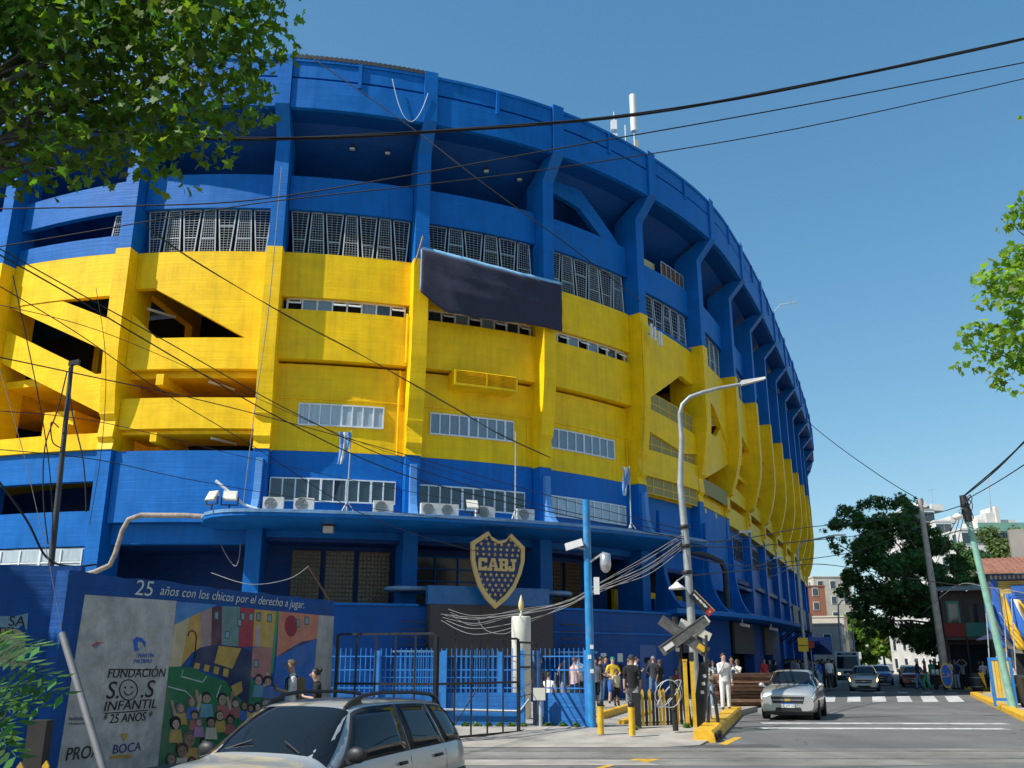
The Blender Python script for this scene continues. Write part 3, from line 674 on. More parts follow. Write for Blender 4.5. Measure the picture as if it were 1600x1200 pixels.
# gully mouths cut in the near yellow kerb
for t_ in (.45, 1.3):
    c_ = ka + kd * t_ - kn_ * .005 + Vector((0, 0, .1)); p = MB(); p.obox(c_, kd * .22, kn_ * .03, (0, 0, .07)); p.build('gully_mouth', DARK, kerb_l, keep=True)
    p = MB(); p.obox(c_ + kn_ * .035 - Vector((0, 0, .05)), kd * .26, kn_ * .012, (0, 0, .014)); p.build('gully_bar', RUST, kerb_l, keep=True)
# right pavements
def right_pavement(poly, name='pavement'):
    m = MB(); m.prism([(p[0], p[1], 0) for p in poly], (0, 0, -.05), (0, 0, .15)); return tag(m.build(name, CONC), kind='structure')
RP = [st(32.0, KR + .3), st(58.5, KR + .3), st(59.5, KR + 1.2), st(59.5, 40), st(8, 40), st(27, KR + 6), st(30.2, KR + 1.3)]
right_pavement(RP)
right_pavement([st(71, KR + .4), st(150, KR + .4), st(150, 45), st(71, 45)])
kerb_r = tag(empty('kerb', st(40, KR)), kind='structure')
kerb_run(kerb_r, 32.0, 58.4, KR, KERBY, wid=.34, hgt=.19)
def kerb_path(parent, pts, mtl):
    for p, q in zip(pts, pts[1:]):
        m = MB(); d = (q - p).normalized(); nn = Vector((d.y, -d.x, 0)) * .17
        m.hexa([p - nn + Vector((0, 0, -.05)), p + nn + Vector((0, 0, -.05)), p + nn * .8 + Vector((0, 0, .19)), p - nn * .8 + Vector((0, 0, .19)), q - nn + Vector((0, 0, -.05)), q + nn + Vector((0, 0, -.05)), q + nn * .8 + Vector((0, 0, .19)), q - nn * .8 + Vector((0, 0, .19))])
        m.build('kerb_stone', mtl, parent, keep=True)
kerb_path(kerb_r, [st(58.5, KR + .17), st(59.3, KR + .6), st(59.5, KR + 1.4), st(59.5, KR + 4), st(59.5, KR + 9)], KERBY)
kerb_path(kerb_r, [st(31.9, KR + .17), st(30.1, KR + 1.2), st(28.6, KR + 3.2), st(27, KR + 6)], KERBY)
kerb_b = tag(empty('kerb', st(71, KR)), kind='structure')
kerb_path(kerb_b, [st(71 + .0, KR + .4 + k * 2.0) for k in range(7)], KERBY)
# markings: parts of the road
for al in (27.15, 28.9):
    c0 = gnd(1190, 1138 if al < 28 else 1130); c1 = gnd(1573, 1139 if al < 28 else 1131)
    m = MB(); d = Vector((0, .28 if al < 28 else .26, 0)); m.add([c0 - d + Vector((0, 0, .004)), c1 - d + Vector((0, 0, .004)), c1 + d + Vector((0, 0, .004)), c0 + d + Vector((0, 0, .004))], [(0, 1, 2, 3)])
    m.build('stop_line', PAINTW, road, fix=False)
for k in range(6):
    u0 = 1278 + k * 40.2
    p = [gnd(u0 + 4 - (k - 4) * .5, 1097), gnd(u0 + 27 + (k - 2) * .4, 1096.5), gnd(u0 + 22 - (k - 3) * 2.0, 1087.5), gnd(u0 + 3 - (k - 2.5) * 2.4, 1088)]
    sheet('crosswalk_stripe', p, .004, PAINTW, road)
for k in range(5):
    c = st(62.5, -3.2 + k * 1.35); sheet('crosswalk_stripe', [c + SU * 0, c + SN * .6, c + SN * .6 + SU * 2.2, c + SU * 2.2], .004, PAINTW, road)
sheet('speed_hump_mark', [gnd(930, 1200), gnd(962, 1193), gnd(1000, 1184), gnd(1033, 1186), gnd(1005, 1193), gnd(968, 1194), gnd(942, 1201)], .005, PAINTY, road)
sheet('yellow_road_mark', [gnd(1122, 1163), gnd(1148, 1152), gnd(1160, 1152), gnd(1136, 1164)], .004, PAINTY, road)
# tram rails with their worn concrete bed
RAILM = mat('rail_steel', (.33, .31, .28), rough=.45, metal=.5, var=.3, scale=3)
BED = mat('track_bed', (.2, .19, .17), rough=.9, var=.35, scale=.8, bump=.5, bscale=12, dirt=.6)
track = tag(empty('railway_track', (0, 19, 0)), kind='structure')
sheet('track_bed', [(-30, 17.3), (40, 17.2), (40, 20.6), (-30, 20.6)], .003, BED, None).parent = track
for o in track.children: o.matrix_parent_inverse = track.matrix_basis.inverted()
for y in (18.42, 19.9):
    for dy in (0, .13):
        m = MB(); m.box(-30, 40, y + dy - .025, y + dy + .025, -.02, .012); m.build('rail', RAILM, track, keep=True)
    m = MB(); m.box(-30, 40, y + .045, y + .075, -.02, .006); m.build('rail_groove', DARK, track, keep=True)
# pale worn patch of ground left of the road
sheet('worn_concrete_patch', [(-2.5, 17.3), (2.6, 17.3), (2.2, 18.2), (1.0, 18.3), (-2.5, 18.2)], .006, CONC, road)
PATCH = mat('asphalt_patch', (.075, .073, .072), rough=.9, var=.25, scale=3, bump=.3, bscale=30)
for p in ([(3.6, 20.95), (4.4, 20.85), (5.6, 20.9), (5.8, 21.3), (5.2, 21.6), (3.9, 21.5)],):
    sheet('asphalt_patch', p, .0035, PATCH, road)
# ------------------------------------------------------------------ things on and at the stadium
GOLD = mat('gold_paint', (.62, .43, .17), rough=.4, var=.12, scale=3)
NAVY = mat('shield_navy', (.012, .035, .13), rough=.45, var=.1)
def frame_at(s, off, z):                 # origin, right (viewer), up, out
    P, T, N = crv(s); return Vector((P.x + N.x * off, P.y + N.y * off, z)), Vector((T.x, T.y, 0)), Vector((0, 0, 1)), Vector((N.x, N.y, 0))
def poly2(mb, O, X, Y, pts, n0, n1, Z):
    mb.prism([O + X * a + Y * b for a, b in pts], Z * n0, Z * n1)
O, X, Y, Z = frame_at(3.425, 2.5, 5.4)
K = 2.38 / 335
def sp(x, y): return ((x - 637) * K, -(y - 745) * K)
outer = [sp(*q) for q in ((468, 592), (572, 524), (592, 556), (640, 579), (688, 566), (718, 531), (805, 608), (803, 690), (782, 765), (742, 850), (690, 912), (622, 966), (562, 912), (520, 850), (490, 770), (470, 690))]
shield = empty('club_shield', O, 0, 'big navy and gold shield with stars and four letters hanging under the canopy', 'sign')
cx = sum(p[0] for p in outer) / len(outer); cy = sum(p[1] for p in outer) / len(outer)
def inset(f): return [(cx + (a - cx) * f, cy + (b - cy) * f) for a, b in outer]
part('back_plate', NAVY, shield, lambda m: poly2(m, O, X, Y, inset(.97), -.12, .05, Z), keep=True)
def rimf(m):
    i1, i2 = outer, inset(.87); n = len(outer)
    for k in range(n):
        a, b, c, d = i1[k], i1[(k + 1) % n], i2[(k + 1) % n], i2[k]
        m.prism([O + X * q[0] + Y * q[1] for q in (a, b, c, d)], Z * -.02, Z * .16)
part('gold_border', GOLD, shield, rimf, keep=True)
def star(cx_, cy_, r): return [(cx_ + r * (1 if k % 2 == 0 else .42) * math.sin(math.pi * k / 5), cy_ + r * (1 if k % 2 == 0 else .42) * math.cos(math.pi * k / 5)) for k in range(10)]
rowsS = {568: (565, 718), 598: (532, 576, 620, 661, 706, 748), 627: (507, 545, 582, 620, 656, 695, 733, 770), 658: (509, 547, 583, 619, 655, 692, 729, 763),
         775: (523, 560, 594, 629, 664, 700, 735), 803: (534, 571, 608, 645, 683, 722), 833: (547, 587, 626, 664, 703), 860: (568, 605, 642, 680), 888: (588, 622, 656), 921: (620,)}
for y, xs_ in rowsS.items():
    for x in xs_: part('star', GOLD, shield, lambda m: poly2(m, O, X, Y, star(*sp(x, y), .085), .05, .085, Z), keep=True)
LET = {'C': [(0, 0), (.9, 0), (1, .12), (1, .36), (.7, .36), (.7, .26), (.34, .26), (.34, .74), (.7, .74), (.7, .64), (1, .64), (1, 1), (.72, 1), (.7, .94), (.6, 1), (.12, 1), (0, .86), (0, .12)],
       'J': [(.1, 0), (.66, 0), (.82, .14), (.82, .78), (1, .78), (1, 1), (.3, 1), (.3, .78), (.48, .78), (.48, .24), (.34, .24), (.34, .42), (0, .42), (0, .12)]}
def letter(ch, x0, x1):
    y0, y1 = 752, 680
    def L_(pts): return [sp(lerp(x0, x1, a), lerp(y0, y1, b)) for a, b in pts]
    m = MB()
    if ch in LET: poly2(m, O, X, Y, L_(LET[ch]), .05, .12, Z)
    elif ch == 'A':
        for q in ([(0, 0), (.42, 0), (.42, .2), (.34, .2), (.5, .95), (.36, 1), (.1, .2), (0, .2)], [(1, 0), (1, .2), (.92, .2), (.68, 1), (.36, 1), (.5, .72), (.68, .2), (.6, .2), (.6, 0)], [(.3, .3), (.72, .3), (.68, .46), (.36, .46)]):
            poly2(m, O, X, Y, L_(q), .05, .12 + random.random() * .004, Z)
    else:
        for q in ([(0, 0), (.42, 0), (.42, 1), (0, 1), (0, .8), (.1, .8), (.1, .2), (0, .2)], [(.42, 0), (.88, 0), (1, .12), (1, .42), (.9, .5), (1, .58), (1, .88), (.88, 1), (.42, 1), (.42, .82), (.66, .82), (.66, .6), (.42, .6), (.42, .42), (.66, .42), (.66, .18), (.42, .18)]):
            poly2(m, O, X, Y, L_(q), .05, .12 + random.random() * .004, Z)
    o = m.build('letter', GOLD, shield, keep=True); o['label'] = 'gold raised letter ' + ch
for ch, x0, x1 in (('C', 513, 568), ('A', 570, 640), ('B', 640, 700), ('J', 702, 752)): letter(ch, x0, x1)
for dx in (-.5, .55): part('hanger', NEARBLUE, shield, lambda m: m.bar(O + X * dx + Y * 1.0 - Z * .2, O + X * dx + Y * 1.82 - Z * .2, .13), keep=True)

# --- cloth banner hung over two columns
CLOTH = mat('banner_cloth', (.03, .03, .055), rough=.95, var=.2, scale=2.0, bump=.4, bscale=8)
O = F(3.45, .5, 18.8)
banner = empty('cloth_banner', O, 0, 'dark navy cloth banner hung across the blue and yellow facade', 'banner')
def bn(m, s0, s1, t0, t1, ns, nt, d=0.0, th=.02):
    vs = []
    for side in (0, 1):
        for i in range(ns + 1):
            for j in range(nt + 1):
                x, t = lerp(s0, s1, i / ns), lerp(t0, t1, j / nt)
                top = 20.35 - .5 * x - .2 * math.sin(math.pi * x); bot = 17.38 + .8 * max(0, 1 - x * 5) ** 1.4 - .12 * math.sin(math.pi * min(1, x * 1.4)) + .012 * math.sin(31 * x)
                z = lerp(top, bot, t)
                fold = .07 * math.sin(4 * x + 1.2 * t) + .025 * math.sin(9 * t + 5 * x * t + 1) + .035 * math.sin(26 * x * (1 - .3 * t) + 3 * t) * (1 - t) ** .6 + .03 * math.sin(17 * t - 9 * x) * (.3 + x * (1 - x) * 2) + .16 * math.exp(-((x - .1 - .16 * t) / .05) ** 2) * t + .03 * math.exp(-((t - .3 - .05 * x) / .03) ** 2) + .025 * math.exp(-((t - .62 + .05 * x) / .025) ** 2)
                vs.append(F(lerp(2.985, 4.07, x), .42 + fold * .55 + .2 * t * (1 - t) + d - th * side, z))
    w = (ns + 1) * (nt + 1); fs = []
    for i in range(ns):
        for j in range(nt):
            a = i * (nt + 1) + j; q = (a, a + nt + 1, a + nt + 2, a + 1); fs += [q, tuple(w + k for k in q[::-1])]
    ed = [i * (nt + 1) for i in range(ns + 1)] + [ns * (nt + 1) + j for j in range(1, nt + 1)] + [i * (nt + 1) + nt for i in range(ns - 1, -1, -1)] + [j for j in range(nt - 1, 0, -1)]
    for a, b in zip(ed, ed[1:] + ed[:1]): fs.append((a, b, w + b, w + a))
    m.add(vs, fs, True)
part('cloth', CLOTH, banner, lambda m: bn(m, 0, 1, 0, 1, 60, 22), keep=True)
BANEDGE = mat('banner_lining', (.25, .48, .72), rough=.8, var=.15)
part('top_lining', BANEDGE, banner, lambda m: bn(m, 0, 1, -.08, .0, 60, 2, -.06), keep=True)
part('edge_lining', mat('banner_white', (.6, .62, .66), rough=.8), banner, lambda m: bn(m, .985, 1.003, .0, .97, 2, 10, -.05), keep=True)
part('edge_lining', BANEDGE, banner, lambda m: bn(m, -.004, .02, .0, .95, 2, 10, -.05), keep=True)
part('bamboo_pole', mat('bamboo', (.42, .25, .10), rough=.7, var=.2), banner, lambda m: m.tube([F(2.95, .15, 19.7), F(2.99, .45, 21.0)], .04, 6), keep=True)

# --- flags on the canopy
FBL = mat('flag_light_blue', (.13, .28, .62), rough=.8); FB = mat('flag_blue', (.03, .14, .5), rough=.8); FY = mat('flag_yellow', (.75, .45, .03), rough=.8); FW = mat('flag_cream', (.7, .66, .55), rough=.8)
def flag_pole(s, off, h, label, hang):
    O = F(s, off, 7.47); e = empty('flag_pole', O, 0, label, 'flag', 'flag poles on the entrance canopy')
    part('pole', GREYM, e, lambda m: m.tube([O, O + Vector((.02, 0, h))], [.035, .022], 8), keep=True)
    part('foot_braces', GREYM, e, lambda m: [m.bar(O + Vector((math.cos(a) * .3, math.sin(a) * .3, .02)), O + Vector((0, 0, .45)), .03) for a in (0, 2.1, 4.2)], keep=True)
    if hang:
        P, T, N = crv(s); T3 = Vector((T.x, T.y, 0)) * hang
        for k, (mt, a, b) in enumerate(((FBL, 0, .34), (FW, .34, .62), (FBL, .62, 1))):
            m = MB(); n = 8; vs = []
            for i in range(n + 1):
                t = i / n
                for j in (a, b):
                    w = .5 * (1 - .55 * t) ; base = O + Vector((0, 0, h - .1 - t * 1.35)) + T3 * (j * w + .32 * t * t * .8)
                    vs += [base + Vector((N.x, N.y, 0)) * (.07 * math.sin(6 * t + 7 * j)), base + Vector((N.x, N.y, 0)) * (.07 * math.sin(6 * t + 7 * j) + .012)]
            fs = []
            for i in range(n):
                q = 4 * i
                fs += [(q, q + 4, q + 6, q + 2), (q + 1, q + 3, q + 7, q + 5), (q, q + 1, q + 5, q + 4), (q + 2, q + 6, q + 7, q + 3)]
            m.add(vs, fs, True); m.build('flag_stripe', mt, e, keep=True)
flag_pole(2.55, 2.6, 3.4, 'flag pole with furled blue and yellow flag above the left canopy windows', -1)
flag_pole(3.53, 2.6, 3.9, 'bare flag pole standing on the canopy above the shield', 0)
flag_pole(4.38, 2.4, 3.1, 'flag pole with furled blue and yellow flag at the right canopy end', -1)

# --- air conditioner outdoor units along the canopy
ACW = mat('ac_casing', (.62, .6, .55), rough=.5, var=.15, scale=4)
def ac_proto():
    e = empty('air_conditioner', (0, 0, 0)); m = MB(); m.box(-.4, .4, -.14, .14, .03, .55); m.build('casing', ACW, e)
    m = MB()
    for r_ in (.06, .12, .18, .23): m.tube([(r_ * math.cos(q * math.pi / 10), r_ * math.sin(q * math.pi / 10), 0) for q in range(21)], .006, 4)
    for k in range(6): m.bar((0, 0, 0), (math.cos(k * math.pi / 3) * .24, math.sin(k * math.pi / 3) * .24, 0), .012)
    g = m.build('fan_guard', mat('guard_grey', (.22, .22, .21), rough=.6), e); g.rotation_euler = (math.pi / 2, 0, 0); g.location = (-.1, -.155, .29)
    m = MB(); m.tube([(0, 0, 0), (0, 0, .008)], .225, 20); d = m.build('fan_disc', mat('fan_shadow', (.3, .3, .29), rough=.8), e); d.rotation_euler = (math.pi / 2, 0, 0); d.location = (-.1, -.142, .29)
    for x in (-.32, .32): m = MB(); m.box(x - .03, x + .03, -.16, .16, 0, .03); m.build('foot', DARKM, e)
    return e
ac0 = ac_proto(); first = True
acs = [(2.16, 'air conditioner nearest the sunlit canopy corner'), (2.32, 'second air conditioner from the sunlit canopy corner'), (2.75, 'air conditioner left of the second canopy fin'), (3.02, 'air conditioner just right of the middle canopy fin'),
       (3.13, 'air conditioner between the middle fin and the canopy floodlight'), (3.35, 'air conditioner just right of the canopy floodlight'), (3.6, 'air conditioner right of the bare flag pole')]
for s_, lb in acs:
    e = ac0 if first else copy_tree(ac0); first = False
    P, T, N = crv(s_); e.location = F(s_, 2.45, 7.462); e.rotation_euler = (0, 0, math.atan2(T.y, T.x)); tag(e, lb, 'air conditioner', 'air conditioners on the canopy')
# --- floodlights
LENS_ = mat('lamp_lens', (.75, .72, .62), rough=.2, var=.1)
def floodlight(loc, rz, label, tilt=-.5, sc=1.0):
    e = empty('floodlight', loc, rz, label, 'floodlight', 'floodlights on the canopy'); e.scale = (sc, sc, sc)
    m = MB(); m.bar((0, 0, 0), (0, 0, .14), .04); m.bar((-.2, 0, .14), (.2, 0, .14), .03); m.bar((-.2, 0, .14), (-.2, 0, .34), .03); m.bar((.2, 0, .14), (.2, 0, .34), .03); m.build('bracket', DARKM, e)
    m = MB(); c, s_ = math.cos(tilt), math.sin(tilt)
    def q(x, y, z): return (x, y * c - z * s_, .36 + y * s_ + z * c)
    m.hexa([q(-.17, -.04, -.14), q(.17, -.04, -.14), q(.13, .08, -.1), q(-.13, .08, -.1), q(-.17, -.04, .14), q(.17, -.04, .14), q(.13, .08, .1), q(-.13, .08, .1)]); h = m.build('housing', LAMP, e)
    m = MB(); m.hexa([q(-.15, -.05, -.12), q(.15, -.05, -.12), q(.15, -.041, -.12), q(-.15, -.041, -.12), q(-.15, -.05, .12), q(.15, -.05, .12), q(.15, -.041, .12), q(-.15, -.041, .12)]); m.build('lens', LENS_, h)
floodlight(F(1.845, 2.6, 7.47), R(-30), 'tilted floodlight at the rounded left tip of the canopy', sc=1.5)
floodlight(F(1.93, 2.4, 7.47), R(10), 'square floodlight beside the sloping white bracket arm', sc=1.6)
floodlight(F(3.26, 2.7, 7.47), R(20), 'grey floodlight standing among the air conditioners', sc=1.5)
e = empty('bracket_arm', F(1.95, 2.2, 7.47), 0, 'white sloping bracket arm at the left canopy end', 'bracket'); part('arm', WHITE, e, lambda m: m.tube([F(2.1, 2.2, 7.5), F(2.0, 2.2, 7.75), F(1.84, 2.2, 8.7)], .06, 8), keep=True)
e = empty('ceiling_lamp', F(2.46, 1.0, 7.2), 0, 'small lamp fixed under the entrance canopy', 'lamp'); part('shade', LAMP, e, lambda m: m.obox(F(2.46, 1.0, 6.98), (.2, 0, 0), (0, .14, 0), (0, 0, .13)), keep=True); part('mount', DARKM, e, lambda m: m.obox(F(2.46, 1.0, 7.16), (.26, 0, 0), (0, .18, 0), (0, 0, .05)), keep=True)
# --- conduit bundle from the left blue wall to the canopy, hanging hose under the rim, antennas
RUSTPIPE = mat('lagged_pipe', (.33, .27, .22), rough=.8, var=.3, scale=7, dirt=.5)
e = empty('wrapped_pipe', F(1.2, 0, 5.5), 0, 'brown wrapped pipe bending up the blue wall beside the mural', 'pipe')
part('pipe_run', RUSTPIPE, e, lambda m: m.tube([F(1.02, .35, 5.1), F(1.12, .35, 5.3), F(1.2, .35, 5.55), F(1.22, .3, 6.0), F(1.24, .2, 7.0), F(1.27, .2, 7.45), F(1.34, .2, 7.62), F(1.6, .2, 7.6), F(1.8, .3, 7.5)], .11, 8), keep=True)
e = empty('hanging_hose', F(2.92, 1.1, 28.6), 0, 'pale hose hanging in a loop from the blue rim', 'hose')
part('hose', mat('pale_hose', (.45, .55, .62), rough=.6), e, lambda m: m.tube([F(2.72 + .255 * t, 1.12, 28.6 - 2.1 * (1 - (2 * t - 1.06) ** 2 * .93) + .1) for t in [k / 16 for k in range(17)]], .022, 6), keep=True)
PANEL = mat('antenna_white', (.72, .72, .70), rough=.45, var=.08)
e = empty('mobile_antenna', F(4.9, .3, 29.6), 0, 'white mobile phone antenna mast on the stadium rim', 'antenna')
b = F(4.93, .3, 29.5)
part('panel', PANEL, e, lambda m: m.tube([b + Vector((0, 0, 1.6)), b + Vector((0, 0, 4.0))], .2, 10), keep=True)
part('mast', GREYM, e, lambda m: m.tube([b, b + Vector((0, 0, 1.7))], .06, 8), keep=True)
for dx, z in ((-.95, 1.2), (-.95, 2.1)): part('radio_unit', PANEL, e, lambda m: m.obox(b + Vector((dx * 1.2, .2, z)), (.17, 0, 0), (0, .14, 0), (0, 0, .3)), keep=True)
part('side_mast', GREYM, e, lambda m: (m.tube([b + Vector((-1.1, .2, -.6)), b + Vector((-1.1, .2, 3.0))], .05, 6),), keep=True)
part('side_mast', GREYM, e, lambda m: (m.tube([b + Vector((-.5, 0, -.3)), b + Vector((-.5, 0, 2.0))], .05, 6),), keep=True)
part('yoke', mat('yoke_ochre', (.4, .3, .12), rough=.6), e, lambda m: m.bar(b + Vector((.1, 0, .1)), b + Vector((.1, 0, 1.0)), .16), keep=True)
b = F(5.03, .35, 18.7); e = empty('mobile_antenna', b, 0, 'cluster of four white panel antennas on the yellow column', 'antenna')
for dx, dz in ((-.4, .15), (-.1, .05), (.25, -.1), (.45, -.1)):
    P, T, N = crv(5.03); T3 = Vector((T.x, T.y, 0)); part('panel', PANEL, e, lambda m: m.obox(b + T3 * dx + Vector((0, 0, dz)) + Vector((N.x, N.y, 0)) * .3, T3 * .055, Vector((N.x, N.y, 0)) * .05, (0, 0, .4)), keep=True)
part('yoke', GREYM, e, lambda m: (m.bar(b + T3 * -.6 + Vector((N.x, N.y, 0)) * .18, b + T3 * .75 + Vector((N.x, N.y, 0)) * .18, .06), m.bar(b, b + Vector((N.x, N.y, 0)) * .3, .08)), keep=True)
b = F(9.0, 1.0, 29.6); e = empty('television_antenna', b, 0, 'thin aerial antenna standing out from the far rim', 'antenna')
part('boom', GREYM, e, lambda m: m.tube([b, b + Vector((.6, -.2, .6)), b + Vector((1.9, -.5, .7))], .03, 5), keep=True)
for k in range(6): part('element', GREYM, e, lambda m: m.bar(b + Vector((.5 + k * .26, -.2 - k * .05, .1)), b + Vector((.5 + k * .26, -.2 - k * .05, 1.1)), .02), keep=True)
for s_, o_, z_ in ((2.48, -1.2, 26.0), (2.75, -1.2, 26.0), (3.55, -1.2, 26.0), (3.85, -1.2, 26.0)):
    e = empty('soffit_lamp', F(s_, o_, z_), 0, {2.48: 'leftmost small lamp under the stand soffit', 2.75: 'second small lamp from the left under the stand soffit', 3.55: 'third small lamp from the left under the stand soffit', 3.85: 'rightmost small lamp under the stand soffit'}[s_], 'lamp', 'small lamps under the stand soffit')
    part('housing', LAMP, e, lambda m: m.obox(F(s_, o_, z_ + .08), (.12, 0, 0), (0, .07, 0), (0, 0, .05)), keep=True)
    part('mount', DARKM, e, lambda m: m.obox(F(s_, o_, z_ + .3), (.05, 0, 0), (0, .05, 0), (0, 0, .2)), keep=True)

# ------------------------------------------------------------------ mural wall and the walls on the left
WA, WB_ = gnd(0, 0), None
wa = Vector((-7.0, 14.9, 0)); wb = Vector((-4.18, 22.35, 0)); wa = wa + (wa - wb).normalized() * .0
wd = (wb - wa).normalized(); wn_ = Vector((wd.y, -wd.x, 0)); WZ = 3.1
def wallp(u, v, d=0.0): return onplane(u, v, wa + wn_ * d, wn_)
mural = empty('mural_wall', wa, 0, 'blue plastered wall with a painted mural and charity lettering', 'wall')
def jag(m):
    n = 26; top = []
    for k in range(n + 1):
        t = k / n; top.append((t, WZ + random.uniform(-.03, .02) - (.05 if 3 < k < 9 and k % 2 else 0)))
    L_ = (wb - wa).length; th = -wn_ * .25
    for (t0, z0), (t1, z1) in zip(top, top[1:]):
        p, q = wa + wd * L_ * t0, wa + wd * L_ * t1
        m.hexa([p, q, q + th, p + th, p + Vector((0, 0, z0)), q + Vector((0, 0, z1)), q + th + Vector((0, 0, z1)), p + th + Vector((0, 0, z0))])
def wall_shell(m):
    n = 26; L_ = (wb - wa).length; th = -wn_ * .25; vs = []
    for k in range(n + 1):
        p = wa + wd * L_ * k / n + Vector((0, 0, -.2)); z = WZ + .2 + random.uniform(-.03, .015); vs += [p, p + Vector((0, 0, z)), p + th + Vector((0, 0, z)), p + th]
    m.add(vs, [(4 * k + j, 4 * k + 4 + j, 4 * k + 4 + (j + 1) % 4, 4 * k + (j + 1) % 4) for k in range(n) for j in range(4)] + [(0, 1, 2, 3), (4 * n, 4 * n + 3, 4 * n + 2, 4 * n + 1)])
part('wall_body', NEARBLUE, mural, wall_shell, keep=True)
def paint(name, pts, m_, d=.004, label=None):
    mb = MB(); P = [wallp(u, v, d) for u, v in pts]; n = len(P); Q = [p - wn_ * (d + .02) for p in P]
    mb.add(P + Q, [tuple(range(n))] + [(k, (k + 1) % n, n + (k + 1) % n, n + k) for k in range(n)]); o = mb.build(name, m_, mural, keep=True)
    if label: o['label'] = label
    return o
def pm(name, c, var=.22, dirt=.25): return mat('mural_' + name, c, rough=.75, var=var, scale=3.5, bump=.25, bscale=20, dirt=dirt, dirtcol=(.3, .29, .27))
PL = pm('plaster', (.46, .45, .42), .3, .6)
paint('plaster_field', [(133, 929), (276, 939), (247, 1230), (85, 1230)], PL)
paint('sky_patch', [(276, 940), (340, 945), (273, 976)], pm('sky', (.06, .22, .5)), .006)
paint('painted_house', [(273, 976), (296, 965), (283, 1041), (265, 1042)], pm('cream', (.55, .45, .26)), .006)
paint('painted_house', [(296, 965), (313, 956), (313, 1012), (300, 1020), (283, 1041)], pm('ochre', (.52, .30, .07)), .006)
paint('painted_house', [(313, 956), (331, 949), (330, 1008), (313, 1014)], pm('pinkgrey', (.36, .25, .24)), .006)
paint('painted_house', [(331, 949), (347, 947), (346, 1007), (330, 1009)], pm('maroon', (.09, .03, .045)), .006)
paint('painted_house', [(347, 947), (375, 948), (372, 1012), (346, 1007)], pm('teal', (.14, .25, .25)), .006)
paint('painted_house', [(375, 949), (398, 951), (395, 1010), (372, 1012)], pm('crimson', (.35, .04, .06)), .006)
paint('painted_house', [(398, 952), (432, 955), (427, 1012), (395, 1010)], pm('amber', (.50, .32, .08)), .006)
paint('painted_house', [(395, 1011), (427, 1012), (423, 1060), (392, 1058)], pm('rose', (.42, .17, .15)), .006)
paint('green_post', [(432, 955), (436, 955), (426, 1052), (422, 1052)], pm('green', (.02, .26, .09)), .007)
paint('painted_house', [(436, 955), (498, 961), (495, 998), (432, 1026)], pm('coral', (.55, .20, .12)), .006)
paint('blue_field', [(432, 1026), (470, 1003), (495, 998), (488, 1095), (425, 1092)], pm('royal', (.02, .12, .42)), .006)
paint('plain_strip', [(498, 961), (522, 963), (516, 1092), (488, 1095)], pm('grey', (.36, .36, .34)), .006)
paint('football_pitch', [(264, 1041), (298, 1043), (340, 1060), (372, 1070), (392, 1058), (425, 1092), (400, 1230), (243, 1230)], pm('pitch', (.015, .16, .06)), .006)
def arc(cx_, cy_, rx, ry, a0=0, a1=360, n=14): return [(cx_ + rx * math.cos(R(lerp(a0, a1, k / n))), cy_ + ry * math.sin(R(lerp(a0, a1, k / n)))) for k in range(n + (0 if a1 - a0 >= 360 else 1))]
paint('painted_stadium', [(305, 1025), (312, 1012), (332, 1008), (375, 1010), (392, 1018), (394, 1035), (388, 1100), (365, 1085), (352, 1062), (325, 1045), (297, 1040)], pm('navy', (.01, .025, .09)), .008)
paint('stadium_panel', [(342, 1009), (377, 1013), (363, 1045), (335, 1036)], pm('gold', (.5, .32, .06)), .010)
for k in range(4): paint('stadium_window', [(305 + k * 15, 1035 + k * 3), (313 + k * 15, 1037 + k * 3), (311 + k * 15, 1046 + k * 4), (303 + k * 15, 1044 + k * 4)], pm('gold', (.5, .32, .06)), .010)
paint('stadium_panel', [(361, 1072), (377, 1064), (379, 1080), (367, 1089)], pm('gold', (.5, .32, .06)), .010)
paint('red_balloon', arc(455, 978, 10, 17), pm('balloon', (.28, .02, .04)), .010)
WINB = pm('paleblue', (.20, .32, .40)); BLK = pm('black', (.012, .012, .014), .1, 0)
for q in ((335, 955), (352, 985), (376, 956), (389, 957), (401, 957), (418, 959), (462, 967), (476, 963), (397, 1030), (371, 966)):
    paint('painted_window', [q, (q[0] + 7, q[1] + .6), (q[0] + 6.5, q[1] + 14), (q[0] - .5, q[1] + 13)], pm('darkframe', (.05, .10, .08)), .008)
    paint('window_light', [(q[0] + 1.2, q[1] + 2), (q[0] + 5.8, q[1] + 2.4), (q[0] + 5.4, q[1] + 12), (q[0] + .8, q[1] + 11)], WINB, .010)
paint('painted_door', [(401, 978), (406, 976), (405, 1010), (398, 1010)], pm('lilac', (.42, .32, .38)), .009)
mb = MB(); ap = [wallp(x, y, .01) for x, y in [(304, 1030), (307, 995), (305, 988), (300, 985), (295, 988), (294, 994)]]
mb.tube(ap, .012, 5); mb.build('painted_lamp_post', BLK, mural, keep=True)
for L_ in ([(286, 1047), (283, 1057), (316, 1066), (323, 1057)], [(262, 1073), (290, 1080), (300, 1090)], [(345, 1070), (338, 1090)]):
    mb = MB(); pts = [wallp(x, y, .010) for x, y in L_]; mb.tube(pts, .012, 4); mb.build('pitch_line', pm('chalk', (.6, .62, .58)), mural, keep=True)
